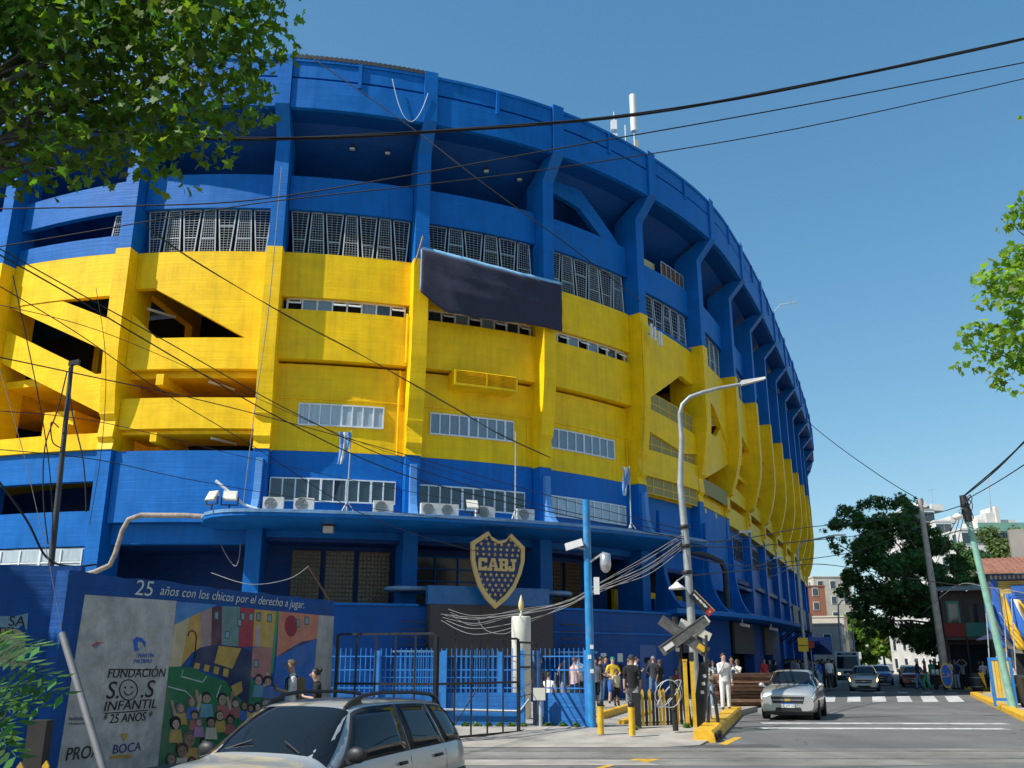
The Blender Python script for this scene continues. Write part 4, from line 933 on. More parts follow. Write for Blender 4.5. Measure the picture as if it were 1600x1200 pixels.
# painted crowd of children along the bottom: head, hair and shirt for each
skin_m = [pm('skin1', (.42, .28, .2)), pm('skin2', (.3, .19, .13)), pm('skin3', (.5, .36, .28))]
shirts = [pm('sh1', (.05, .14, .42)), pm('sh2', (.5, .32, .08)), pm('sh3', (.4, .12, .12)), pm('sh4', (.45, .43, .4)), pm('sh5', (.12, .3, .4)), pm('sh6', (.35, .2, .35)), pm('sh7', (.55, .5, .4))]
rk = random.Random(5)
kids = [(404, 1062, 8), (419, 1064, 8), (300, 1096, 8), (323, 1090, 9), (348, 1092, 9), (368, 1098, 7), (382, 1102, 7), (392, 1106, 6), (403, 1104, 6), (415, 1098, 7), (304, 1117, 7), (344, 1117, 8), (360, 1124, 7), (297, 1155, 12), (319, 1160, 7), (283, 1105, 8), (330, 1128, 8), (311, 1128, 7), (275, 1130, 9), (285, 1172, 11), (268, 1185, 9), (300, 1190, 9), (330, 1183, 8)]
for k, (x, y, r_) in enumerate(kids):
    d = .012 + k * .0012
    paint('painted_shirt', [(x - r_ * .9, y + r_ * 1.1), (x + r_ * .9, y + r_ * 1.1), (x + r_ * 1.2, y + r_ * 3.4), (x - r_ * 1.2, y + r_ * 3.4)], rk.choice(shirts), d)
    hw_, hh_, fw_ = rk.uniform(.7, 1.0), rk.uniform(.9, 1.35), rk.uniform(.52, .7); hairc = rk.choice([BLK, BLK, pm('hairbrown', (.07, .035, .02)), pm('hairgrey', (.12, .11, .1))])
    paint('painted_hair', arc(x + rk.uniform(-1, 1), y - r_ * .15 + (r_ * .35 if hh_ > 1.15 else 0), r_ * hw_, r_ * hh_, n=10), hairc, d + .0004)
    paint('painted_face', arc(x, y + r_ * .2, r_ * fw_, r_ * rk.uniform(.7, .9), n=10), rk.choice(skin_m), d + .0008)
    for sx in (-.24, .24): paint('painted_eye', arc(x + sx * r_, y + r_ * .12, r_ * .1, r_ * .12, n=5), BLK, d + .0016)
    paint('painted_mouth', arc(x, y + r_ * .52, r_ * .22, r_ * .07, n=6), pm('sh3', (.4, .12, .12)), d + .0016)
    if k in (0, 2, 3, 4, 5, 13, 15): 
        sx = -1 if k % 2 else 1
        paint('painted_arm', [(x + sx * r_ * .9, y + r_ * 1.3), (x + sx * r_ * 1.6, y - r_ * 1.4), (x + sx * r_ * 2.1, y - r_ * 1.3), (x + sx * r_ * 1.3, y + r_ * 2.0)], rk.choice(skin_m), d + .0002)
# lettering on the wall
rk = random.Random(6)
def wtext(txt, u, v, px, col, shear=0.0, depth=.002, spacing=1.0, stretch=1.0, rise=None, name='lettering'):
    p = wallp(u, v, .012); q = wallp(u, v - px, .012); sz = (q - p).length / .70
    up = Vector((0, 0, 1)); rt = wd
    return lettering(name, txt, p, rt, up, sz, col, mural, depth, shear, 'LEFT', spacing, stretch)
WTX = pm('whitepaint', (.62, .62, .58), .1, .1)
o = wtext('25', 209, 929, 24, WTX, .12, stretch=1.25); o['label'] = 'hand painted number 25'
o = wtext('años con los chicos por el derecho a jugar.', 249, 929, 15, WTX, .25, stretch=1.08, spacing=1.03); o['label'] = 'hand painted line of white Spanish words'
wtext('FUNDACIÓN', 167, 1059, 14, BLK, .12, stretch=1.15); wtext('S.', 164, 1092, 27, BLK, .15, stretch=1.2); wtext('.S', 218, 1090, 27, BLK, .15, stretch=1.2)
wtext('INFANTIL', 161, 1111, 15, BLK, .12, stretch=1.35); wtext('* 25 AÑOS *', 160, 1131, 14, BLK, .12, stretch=1.05); wtext('PROA', 101, 1189, 20, BLK, 0.1, stretch=1.0)
NVT = pm('navytext', (.01, .04, .2), .1, .1); wtext('BOCA', 175, 1178, 14, NVT, 0, stretch=1.2); paint('yellow_bar', [(172, 1181), (206, 1178), (206, 1183), (172, 1186)], pm('gold', (.5, .32, .06)), .012)
BLT = pm('bluetext', (.03, .12, .5), .1, .1); wtext('MARTÍN', 215, 1027, 6, BLT, .1, stretch=1.2); wtext('PALERMO', 209, 1036, 6, BLT, .1, stretch=1.1)
[paint('faded_script_stroke', [(108 + k * 3.2, 1124 - rk.uniform(0, 4)), (110 + k * 3.2, 1122 - rk.uniform(0, 3)), (110.4 + k * 3.2, 1125), (108.3 + k * 3.2, 1126)], pm('greyink', (.16, .17, .2)), .012) for k in range(12)]; [paint('faded_script_stroke', [(108 + k * 3.2, 1131 - rk.uniform(0, 2)), (110 + k * 3.2, 1130 - rk.uniform(0, 2)), (110.4 + k * 3.2, 1132), (108.3 + k * 3.2, 1132.6)], pm('greyink', (.16, .17, .2)), .012) for k in range(10)]
paint('underline', [(164, 1114), (231, 1109), (231, 1110.5), (164, 1115.6)], BLK, .012); paint('overline', [(172, 1045), (239, 1046), (239, 1047.5), (172, 1046.5)], BLK, .012)
for c_ in ((201, 1078, 14, 16),):
    mb = MB(); pts = [wallp(x, y, .012) for x, y in arc(*c_, 0, 359, 20)]; mb.tube(pts, .009, 4); mb.build('smiling_face_outline', BLK, mural, keep=True)
for x in (196, 206): paint('smiling_face_eye', arc(x, 1074, 1.3, 1.8, n=7), BLK, .013)
mb = MB(); mb.tube([wallp(x, y, .013) for x, y in arc(201, 1079, 7, 7, 10, 170, 9)], .008, 4); mb.build('smiling_face_mouth', BLK, mural, keep=True)
paint('yellow_heart', [(194, 1158), (189, 1150), (190, 1146), (194, 1146), (195, 1148), (198, 1145), (201, 1147), (200, 1151)], pm('gold', (.5, .32, .06)), .012)
paint('blue_blob_figure', [(210, 1012), (208, 1000), (214, 995), (222, 997), (228, 1003), (227, 1012), (223, 1004), (216, 1002), (215, 1010), (218, 1016), (211, 1018)], BLT, .012)
paint('faded_emblem', [(143, 1008), (152, 1003), (164, 1004), (155, 1006), (149, 1012)], pm('sh3', (.4, .12, .12)), .012); paint('faded_emblem', [(146, 1012), (158, 1006), (152, 1013)], pm('paleblue', (.2, .32, .4)), .013)
# dark wall returning left, with peeling poster; its pier
wl_a = Vector((-6.95, 15.2, 0))
left_wall = empty('boundary_wall', wl_a, 0, 'dark blue shaded wall with peeling poster left of the mural', 'wall')
wl_n = Vector((.18, -.98, 0)).normalized(); wl_d = Vector((wl_n.y, -wl_n.x, 0))
def lw(u, v, d=0): return onplane(u, v, wl_a + wl_n * d, wl_n)
part('wall_body', NEARBLUE, left_wall, lambda m: m.hexa([wl_a + Vector((0, 0, -.2)), wl_a - wl_n * .25 + Vector((0, 0, -.2)), wl_a + wl_d * 6 - wl_n * .25 + Vector((0, 0, -.2)), wl_a + wl_d * 6 + Vector((0, 0, -.2)), wl_a + Vector((0, 0, 3.2)), wl_a - wl_n * .25 + Vector((0, 0, 3.2)), wl_a + wl_d * 6 - wl_n * .25 + Vector((0, 0, 3.2)), wl_a + wl_d * 6 + Vector((0, 0, 3.2))]) if wl_d.x < 0 else m.hexa([wl_a + Vector((0, 0, -.2)), wl_a - wl_n * .25 + Vector((0, 0, -.2)), wl_a - wl_d * 6 - wl_n * .25 + Vector((0, 0, -.2)), wl_a - wl_d * 6 + Vector((0, 0, -.2)), wl_a + Vector((0, 0, 3.2)), wl_a - wl_n * .25 + Vector((0, 0, 3.2)), wl_a - wl_d * 6 - wl_n * .25 + Vector((0, 0, 3.2)), wl_a - wl_d * 6 + Vector((0, 0, 3.2))]), keep=True)
def lpaint(name, pts, m_, d=.006):
    mb = MB(); P = [lw(u, v, d) for u, v in pts]; n = len(P); Q = [p - wl_n * (d + .01) for p in P]
    mb.add(P + Q, [tuple(range(n))] + [(k, (k + 1) % n, n + (k + 1) % n, n + k) for k in range(n)]); return mb.build(name, m_, left_wall, keep=True)
lpaint('torn_poster', [(-30, 962), (22, 963), (44, 958), (42, 985), (36, 975), (28, 982), (10, 980), (-30, 990)], pm('paleblue', (.2, .32, .4)))
lpaint('torn_poster', [(-30, 990), (10, 981), (30, 984), (40, 992), (38, 1030), (50, 1034), (40, 1040), (-30, 1042)], pm('tan', (.42, .33, .22)), .008)
p = lw(4, 978, .014); lettering('poster_lettering', 'SA', lw(12, 978, .014), wl_d if wl_d.x > 0 else -wl_d, (0, 0, 1), .22, BLK, left_wall)
lettering('poster_lettering', 'DEL', lw(-2, 990, .014), wl_d if wl_d.x > 0 else -wl_d, (0, 0, 1), .14, BLK, left_wall)
# leaning steel stay with its guy wire
a, b = at(165, 1215, 13.2), at(97, 990, 14.0)
e = empty('guy_stay', a, 0, 'grey tube sleeve leaning in front of the mural with its guy wire', 'guy wire')
part('sleeve', mat('grey_tube', (.16, .165, .17), rough=.6, var=.2), e, lambda m: m.tube([a, b], .05, 8), keep=True)
part('wire', DARKM, e, lambda m: m.tube([b, at(78, 885, 14.6), at(40, 720, 15.5), at(-5, 560, 16.5)], .006, 5), keep=True)
e = empty('timber_post', at(57, 1180, 13.0), 0, 'dark square timber post standing before the mural corner', 'post'); q = at(60, 1160, 13.0)
part('shaft', mat('dark_wood', (.03, .027, .024), rough=.8, var=.3), e, lambda m: m.box(q.x - .12, q.x + .12, q.y - .1, q.y + .1, -.2, at(60, 1125, 13).z), keep=True)
for i_, (u, v) in enumerate(((33, 1190), (73, 1188))):
    q = at(u, v, 12.2); e = empty('yellow_picket', q, 0, ('yellow picket tip at the bottom left corner', 'yellow picket tip beside the dark timber post')[i_], 'picket', 'yellow pickets by the mural')
    part('stake', KERBY, e, lambda m: m.prism([(q.x - .04, q.y, -.1), (q.x + .04, q.y, -.1), (q.x + .04, q.y, q.z - .06), (q.x, q.y, q.z), (q.x - .04, q.y, q.z - .06)], (0, -.015, 0), (0, .015, 0)), keep=True)

# ------------------------------------------------------------------ gates, fences, candle
g0, g1, g2 = Vector((-4.05, 22.4, 0)), Vector((-1.72, 21.7, 0)), Vector((.15, 24.05, 0))
def gate(p, q, label, ztop, n, mid, zb=.1, strut=None):
    e = empty('iron_gate', p, 0, label, 'gate', 'black iron gate leaves')
    d = (q - p).normalized()
    for pp in (p, q): part('stile', DARKM, e, lambda m: m.bar(pp + Vector((0, 0, zb - .05)), pp + Vector((0, 0, ztop)), .075), keep=True)
    for z in (zb, mid, ztop): part('rail', DARKM, e, lambda m: m.bar(p + d * .04 + Vector((0, 0, z)), q - d * .04 + Vector((0, 0, z)), .05), keep=True)
    for k in range(1, n): pp = p.lerp(q, k / n); part('bar', DARKM, e, lambda m: m.bar(pp + Vector((0, 0, zb + .03)), pp + Vector((0, 0, ztop - .03)), .042), keep=True)
    if strut:
        for k, (t0, z0, t1, z1) in enumerate(strut): part('brace', DARKM, e, lambda m: m.bar(p.lerp(q, t0) + Vector((.0, .03 + .02 * k, z0)), p.lerp(q, t1) + Vector((.0, .03 + .02 * k, z1)), .02), keep=True)
    return e
gate(g0, g1, 'left black iron gate leaf joining the mural wall', 2.34, 5, 1.25)
gate(g1 + Vector((.05, .05, 0)), g2, 'right black iron gate leaf standing open before the candle', 2.28, 5, 1.25, strut=[(.15, .2, .5, 1.2)])
mf = gate(g2 + Vector((.02, .05, 0)), Vector((.62, 25.55, 0)), 'narrow black iron mesh panel in front of the candle', 2.2, 1, 1.6, strut=[(0, .9, 1, .95), (0, 1.9, 1, 1.9)])
FBLUE = mat('fence_blue', (.03, .20, .55), rough=.45, var=.15, scale=6)
WBLUE = concrete_paint('fence_wall_blue', (.02, .14, .42), rough=.6, lines=.5, dirt=.5, var=.2)
def blue_fence(p, q, label, n, posts, zt=2.0, wz=.95):
    e = empty('blue_fence', p, 0, label, 'fence', 'blue railings on low walls'); d = (q - p); dn = d.normalized(); nn = Vector((-dn.y, dn.x, 0))
    z0 = plaza_z(p.y) - .1
    part('low_wall', WBLUE, e, lambda m: m.obox((p + q) / 2 + Vector((0, 0, (z0 + wz) / 2)), d / 2, nn * .11, (0, 0, (wz - z0) / 2)), keep=True)
    for t in posts: pp = p + d * t; part('post', FBLUE, e, lambda m: m.obox(pp + Vector((0, 0, (z0 + zt + .02) / 2)) - nn * .14, dn * .07, nn * .07, (0, 0, (zt - z0 + .02) / 2)), keep=True)
    for z in (wz + .12, (wz + zt) / 2 + .05, zt - .13): part('rail', FBLUE, e, lambda m: m.bar(p + Vector((0, 0, z)), q + Vector((0, 0, z)), .03), keep=True)
    me = MB(); me.bar((0, 0, wz), (0, 0, zt - .02 + .1), .02); me = me.mesh('bar', FBLUE)
    for k in range(n):
        pp = p + d * ((k + .5) / n); o = share('bar', me, e, pp, (0, 0, 0), (1, 1, 1)); o.matrix_parent_inverse = e.matrix_basis.inverted()
    return e
blue_fence(Vector((-5.6, 25.9, 0)), Vector((.35, 25.75, 0)), 'long blue railing on a low wall behind the open gates', 44, (.02, .34, .64, .985))
blue_fence(Vector((.7, 25.9, 0)), Vector((2.06, 25.25, 0)), 'short blue railing on a low wall between the candle and camera pole', 11, (.0, .97))
blue_fence(Vector((-4.6, 33.5, 0)), Vector((-.4, 33.6, 0)), 'pale blue metal crowd barrier standing behind the long railing', 26, (.0, .5, 1), 2.05, .3)
# candle sculpture
WAX = mat('candle_wax', (.66, .64, .55), rough=.55, var=.08, scale=2, bump=.15, bscale=6)
c = Vector((.27, 28.3, .1)); candle = empty('giant_candle', c, 0, 'tall cream candle shaped column with flame tip behind the gate', 'sculpture')
part('shaft', WAX, candle, lambda m: m.lathe([(.28, 0), (.28, 2.2), (.285, 2.22), (.285, 2.88), (.27, 2.92), (.0, 2.92)], c, 24), keep=True)
part('wick', WAX, candle, lambda m: m.lathe([(.08, 2.91), (.03, 3.0), (.025, 3.08)], c, 10), keep=True)
part('flame', mat('flame_gold', (.66, .55, .25), rough=.4), candle, lambda m: m.lathe([(.01, 3.07), (.06, 3.12), (.085, 3.22), (.07, 3.34), (.035, 3.46), (.004, 3.55)], c, 14), keep=True)
for zz in (1.1, 1.55): part('sculpted_fold', mat('fold_grey', (.3, .3, .28), rough=.6), candle, lambda m: m.tube([c + Vector((.285 * math.cos(a), .285 * math.sin(a), zz + .12 * math.sin((a + math.pi) * 2.2))) for a in [-2.6 + k * .2 for k in range(11)]], .02, 5), keep=True)
e = empty('meter_box', (.72, 25.4, .1), 0, 'cream meter box on a short pipe before the blue low wall', 'box')
part('box', WAX, e, lambda m: m.box(.55, .86, 25.28, 25.42, .78, 1.08), keep=True); part('pipe', GREYM, e, lambda m: m.tube([(.74, 25.35, .1), (.74, 25.35, .78)], .05, 8), keep=True)
e = empty('meter_box', (-2.2, 25.5, .1), 0, 'small white box with a dark pipe on the low wall behind gate', 'box')
part('box', WAX, e, lambda m: m.box(-2.35, -2.2, 25.55, 25.7, .5, .72), keep=True); part('pipe', GREYM, e, lambda m: m.tube([(-2.2, 25.6, .55), (.2, 25.55, .5), (.45, 25.5, .8)], .03, 6), keep=True)

# ------------------------------------------------------------------ poles and lamps
POLEB = mat('pole_blue', (.02, .22, .50), rough=.4, var=.25, scale=5, dirt=.35, dirtcol=(.25, .2, .18))
p = Vector((2.03, 25.05, .1)); e = empty('camera_pole', p, 0, 'bright blue pole carrying two security cameras', 'pole')
part('shaft', POLEB, e, lambda m: m.tube([p, p + Vector((-.02, 0, 5.85))], [.11, .1], 12), keep=True)
part('sticker_patch', PAPER, e, lambda m: [m.obox(p + Vector((dx, -.115, z)), (.045, 0, 0), (0, .004, 0), (0, 0, .05)) for dx, z in ((.02, 1.4), (-.03, 1.75), (.03, 2.0))], keep=True)
part('bracket', GREYM, e, lambda m: (m.bar(p + Vector((0, -.05, 4.15)), p + Vector((.42, -.1, 4.42)), .05),), keep=True)
part('dome_camera', mat('camera_chrome', (.5, .5, .52), rough=.2, metal=.6, var=.1), e, lambda m: m.lathe([(.02, 4.42), (.14, 4.38), (.15, 4.1), (.13, 3.98), (.06, 3.9), (.0, 3.88)], (p.x + .45, p.y - .1, p.z), 14), keep=True)
part('bullet_camera', PANEL, e, lambda m: m.obox(p + Vector((-.38, -.12, 4.62)), (.22, -.06, .06), (0, .09, 0), (-.02, 0, .09)), keep=True)
part('camera_arm', GREYM, e, lambda m: m.bar(p + Vector((-.05, -.05, 4.5)), p + Vector((-.3, -.12, 4.55)), .04), keep=True)
part('junction_box', PANEL, e, lambda m: m.obox(p + Vector((.2, -.08, 3.55)), (.07, 0, 0), (0, .06, 0), (0, 0, .22)), keep=True)
GALV = mat('lamp_post_grey', (.34, .36, .36), rough=.5, var=.2, scale=4, metal=.3)
p = Vector((5.5, 29.1, .12)); e = empty('street_lamp', p, 0, 'tall grey street lamp with long curved arm over the crossing', 'street lamp')
tip = at(1195, 592, 28.6); mid = at(1062, 648, 29.0)
shaftpts = [p, p + Vector((-.02, 0, 4.5))]
part('shaft', GALV, e, lambda m: m.tube([p, p + Vector((-.08, 0, 5.0)), p + Vector((-.16, 0, 7.0)), mid + Vector((.02, 0, -.8)), mid], [.13, .12, .1, .08, .07], 10), keep=True)
part('arm', GALV, e, lambda m: m.tube([mid] + [at(u, v, 28.9) for u, v in ((1066, 632), (1078, 620), (1098, 613), (1125, 606), (1158, 600))], [.07, .065, .06, .06, .055, .05], 10), keep=True)
hd = at(1158, 600, 28.85)
part('lamp_head', mat('lamp_head_grey', (.45, .45, .42), rough=.45), e, lambda m: m.hexa([hd + Vector((0, -.12, -.05)), tip + Vector((0, -.1, -.02)), tip + Vector((0, .1, -.02)), hd + Vector((0, .12, -.05)), hd + Vector((0, -.1, .1)), tip + Vector((0, -.07, .06)), tip + Vector((0, .07, .06)), hd + Vector((0, .1, .1))]), keep=True)
for z in (5.0, 4.2, 5.6): part('strap', DARKM, e, lambda m: m.lathe([(.15, z), (.17, z + .02), (.17, z + .1), (.15, z + .12)], p + Vector((-.1, 0, 0)), 10), keep=True)
part('clamped_lamp', PANEL, e, lambda m: m.lathe([(.02, 3.98), (.1, 3.9), (.24, 3.8), (.26, 3.74), (.0, 3.76)], p + Vector((-.45, -.1, 0)), 12), keep=True)
part('lamp_bracket', GREYM, e, lambda m: m.tube([p + Vector((0, 0, 4.05)), p + Vector((-.2, -.05, 4.15)), p + Vector((-.45, -.1, 3.98))], .025, 6), keep=True)
# tilted street name plate strapped to the lamp post
c = at(1096, 943, 28.9); e = empty('street_sign', c, 0, 'tilted black street sign with white letters and red end', 'sign')
dx = (at(1109, 955, 28.9) - at(1084, 930, 28.9)).normalized(); dz = Vector((dx.z, 0, -dx.x)).normalized() * -1
part('plate', mat('sign_black', (.02, .02, .02), rough=.4, var=.1), e, lambda m: m.obox(c, dx * .42, (0, .012, 0), dz * .12), keep=True)
part('red_end', mat('sign_red', (.35, .03, .03), rough=.4), e, lambda m: m.obox(c + dx * .34 - Vector((0, .014, 0)), dx * .08, (0, .004, 0), dz * .12), keep=True)
part('edge_line', mat('sign_ochre', (.5, .33, .12), rough=.4), e, lambda m: m.obox(c + dz * .135, dx * .42, (0, .012, 0), dz * .012), keep=True)
part('faint_lettering', PAPER, e, lambda m: [m.obox(c + dx * (-.34 + .052 * k) + dz * (.03 if k % 3 else .025) + Vector((0, -.016, 0)), dx * (.017 + .006 * (k % 2)), (0, .002, 0), dz * (.03 - .012 * (k % 3 == 1))) for k in range(11)], keep=True)
part('red_end_dot', mat('sign_ochre', (.5, .33, .12), rough=.4), e, lambda m: m.obox(c + dx * .34 - Vector((0, .02, 0)), dx * .03, (0, .003, 0), dz * .03), keep=True)

# ------------------------------------------------------------------ level crossing furniture
p = Vector((4.62, 25.6, .14)); e = empty('railroad_crossing_sign', p, 0, 'crossed boards of a railway crossing seen from the dark back', 'sign')
part('post', DARKM, e, lambda m: m.tube([p, p + Vector((-.28, 0, 2.75))], .065, 10), keep=True)
part('stickers', PAPER, e, lambda m: [m.obox(p + Vector((-.27 + dx, -.07, z)), (.05, 0, 0), (0, .006, 0), (0, 0, .05)) for dx, z in ((0, 2.45), (.02, 2.15), (.03, 1.9))], keep=True)
BOARD = mat('sign_back', (.11, .11, .105), rough=.55, var=.4, scale=8, dirt=.4, dirtcol=(.2, .16, .12))
c = at(1068, 990, 25.5)
for k, (p0, p1) in enumerate((((1032, 968), (1105, 1020)), ((1033, 1018), (1104, 968)))):
    a, b = at(*p0, 25.5 - .03 * k), at(*p1, 25.5 - .03 * k); d = (b - a).normalized(); u_ = Vector((-d.z, 0, d.x))
    part('board', BOARD, e, lambda m: m.obox((a + b) / 2, (b - a) / 2, (0, .012, 0), u_ * .125), keep=True)
    part('board_flange', BOARD, e, lambda m: (m.obox((a + b) / 2 + u_ * .125, (b - a) / 2, (0, .028, 0), u_ * .012),), keep=True)
    part('board_flange', BOARD, e, lambda m: (m.obox((a + b) / 2 - u_ * .125, (b - a) / 2, (0, .028, 0), u_ * .012),), keep=True)
part('sticker', PAPER, e, lambda m: m.obox(at(1045, 1010, 25.42), (.12, 0, .08), (0, .003, 0), (-.03, 0, .05)), keep=True)
part('sticker', FY, e, lambda m: m.obox(at(1096, 1012, 25.42), (.09, 0, -.06), (0, .003, 0), (.04, 0, .06)), keep=True)
p2 = Vector((5.35, 26.6, .14)); e = empty('railroad_crossing_sign', p2, 0, 'white crossed railway boards half hidden behind the dark ones', 'sign')
part('post', GALV, e, lambda m: m.tube([p2, p2 + Vector((-.05, 0, 2.7))], .05, 8), keep=True)
for k, (p0, p1) in enumerate((((1062, 972), (1110, 996)), ((1066, 1000), (1106, 966)))):
    a, b = at(*p0, 26.5 - .03 * k), at(*p1, 26.5 - .03 * k); d = (b - a).normalized(); u_ = Vector((-d.z, 0, d.x))
    part('board', mat('sign_white', (.66, .62, .52), rough=.5, var=.15), e, lambda m: m.obox((a + b) / 2, (b - a) / 2, (0, .012, 0), u_ * .11), keep=True)
# barrier arm, upright black plate leaning beside the posts
a, b = Vector((4.72, 25.2, .1)), at(1103, 1036, 25.3); e = empty('crossing_barrier', a, 0, 'black raised barrier arm with white stickers beside crossing sign', 'barrier')
part('arm', DARKM, e, lambda m: m.hexa([a + Vector((-.16, -.03, 0)), a + Vector((.2, -.03, 0)), a + Vector((.2, .03, 0)), a + Vector((-.16, .03, 0)), b + Vector((-.16, -.03, 0)), b + Vector((.08, -.03, .05)), b + Vector((.08, .03, .05)), b + Vector((-.16, .03, 0))]), keep=True)
part('stickers', PAPER, e, lambda m: [m.obox(a.lerp(b, t) + Vector((0, -.035, 0)), (.04, 0, .01), (0, .003, 0), (-.01, 0, .04)) for t in (.55, .68, .8)], keep=True)
part('foot_frame', DARKM, e, lambda m: (m.tube([a + Vector((.25, -.2, 0)), a + Vector((.28, -.2, .75)), a + Vector((.36, -.2, .9)), a + Vector((.46, -.2, .75)), a + Vector((.52, -.2, 0))], .045, 6),), keep=True)
part('stay', DARKM, e, lambda m: m.tube([b, b + Vector((.02, 0, .25)), b + Vector((.06, .05, .7))], .04, 6), keep=True)
YPOST = mat('post_yellow', (.68, .42, .02), rough=.5, var=.2, scale=6, dirt=.3)
for (u, v0, v1, lb) in ((1075, 1110, 1030, 'yellow post with a flat cap beside the crossing sign'), (1086, 1112, 1019, 'taller yellow and black post beside the crossing sign')):
    p = gnd(u, 1136, .14); t = at(u - 1, v1, p.y); e = empty('marker_post', p, 0, lb, 'post', 'yellow marker posts')
    part('shaft', YPOST, e, lambda m: m.box(p.x - .045, p.x + .045, p.y - .045, p.y + .045, .1, t.z - (.22 if u > 1080 else .05)), keep=True)
    part('cap', DARKM if u > 1080 else YPOST, e, lambda m: m.box(p.x - .055, p.x + .055, p.y - .055, p.y + .055, t.z - (.22 if u > 1080 else .05), t.z), keep=True)
# yellow and black picket fence
a, b = Vector((3.25, 24.75, .12)), Vector((4.4, 25.3, .13)); e = empty('picket_fence', a, 0, 'low picket fence of yellow and black slats by the crossing', 'fence'); d = b - a
cols = 'ykykkyykkyyk'
for k, ch in enumerate(cols):
    pp = a + d * ((k + .5) / len(cols)); top = .95 if ch == 'y' else .86
    part('picket', YPOST if ch == 'y' else DARKM, e, lambda m: m.prism([pp + Vector((-.035, 0, .06)), pp + Vector((.035, 0, .06)), pp + Vector((.035, 0, top - .06)), pp + Vector((0, 0, top)), pp + Vector((-.035, 0, top - .06))], (0, -.012, 0), (0, .012, 0)), keep=True)
for z in (.14, .72): part('rail', DARKM, e, lambda m: m.bar(a + Vector((0, .03, z)), b + Vector((0, .03, z)), .04), keep=True)
part('end_post', DARKM, e, lambda m: m.obox(a + Vector((-.12, 0, .42)), (.11, 0, 0), (0, .08, 0), (0, 0, .44)), keep=True)
part('end_post', DARKM, e, lambda m: m.tube([b + Vector((.1, 0, 0)), b + Vector((-.02, 0, 1.5))], .06, 8), keep=True)
for k, (u, v) in enumerate(((939, 1147), (988, 1149))):
    p = gnd(u, v, .1); e = empty('bollard', p, 0, ('yellow bollard with black top beside the blue fence post', 'yellow bollard with black top beside the picket fence')[k], 'bollard', 'yellow bollards')
    part('shaft', YPOST, e, lambda m: m.tube([p, p + Vector((0, 0, .62))], .075, 12), keep=True); part('cap', DARKM, e, lambda m: m.lathe([(.078, .62), (.078, .72), (.05, .745), (0, .75)], p, 12), keep=True)
# raised yellow-edged island in the plaza
isl = tag(empty('kerb', gnd(950, 1120, .15)), kind='structure')
for k in range(6):
    a = gnd(938, 1124, .15).lerp(gnd(986, 1109, .15), k / 6); b = gnd(938, 1124, .15).lerp(gnd(986, 1109, .15), (k + .97) / 6)
    part('kerb_stone', KERBY, isl, lambda m: m.bar(a + Vector((0, 0, .1)), b + Vector((0, 0, .1)), .2, .2), keep=True)
    a2, b2 = a + Vector((.35, -2.2, -.02)), b + Vector((.35, -2.2, -.02)); part('kerb_stone', KERBY, isl, lambda m: m.bar(a2 + Vector((0, 0, .05)), b2 + Vector((0, 0, .05)), .16, .12), keep=True)
# timber stack behind the leading car
PL_ = [mat('plank_%d' % k, c_, rough=.8, var=.35, scale=4, stretch=(1, 1, 5)) for k, c_ in enumerate(((.16, .075, .04), (.22, .11, .06), (.11, .055, .035), (.26, .15, .09)))]
p0, p1 = gnd(1128, 1104, .17), gnd(1216, 1103, .17); e = empty('timber_stack', p0, 0, 'stack of old brown rail timbers behind the standing man', 'timber')
rt = random.Random(9)
for lay in range(9):
    for dd in range(4):
        j = rt.uniform(-.35, .35); k2 = rt.uniform(-.5, .3); zz = .1 + lay * .125 + rt.uniform(-.012, .012); a = p0 + Vector((j, dd * .27 + rt.uniform(-.07, .07), zz)); b = p1 + Vector((j + k2, dd * .27 + rt.uniform(-.07, .07), zz + rt.uniform(-.03, .03)))
        part('timber', rt.choice(PL_), e, lambda m: m.bar(a, b, rt.uniform(.18, .24), rt.uniform(.08, .115)), keep=True)
for t in (.2, .8): part('bearer', PL_[2], e, lambda m: m.bar(p0.lerp(p1, t) + Vector((0, -.15, -.06)), p0.lerp(p1, t) + Vector((0, .9, -.06)), .2, .2), keep=True)
# black rubbish and cable coil by the lamp
e = empty('cable_reel', gnd(1058, 1128, .14), 0, 'tangle of grey cable on a black post beside the lamp', 'cable')
p = gnd(1056, 1142, .14)
part('stub', DARKM, e, lambda m: m.tube([p, p + Vector((-.04, 0, 1.25))], .07, 8), keep=True)
part('coil', GREYM, e, lambda m: [m.tube([p + Vector((-.12 + .26 * math.cos(a) * (1 + k * .1), -.1 + .05 * k, .85 + .32 * math.sin(a + k))) for a in [j * .42 for j in range(16)]], .012, 4, False) for k in range(4)], keep=True)
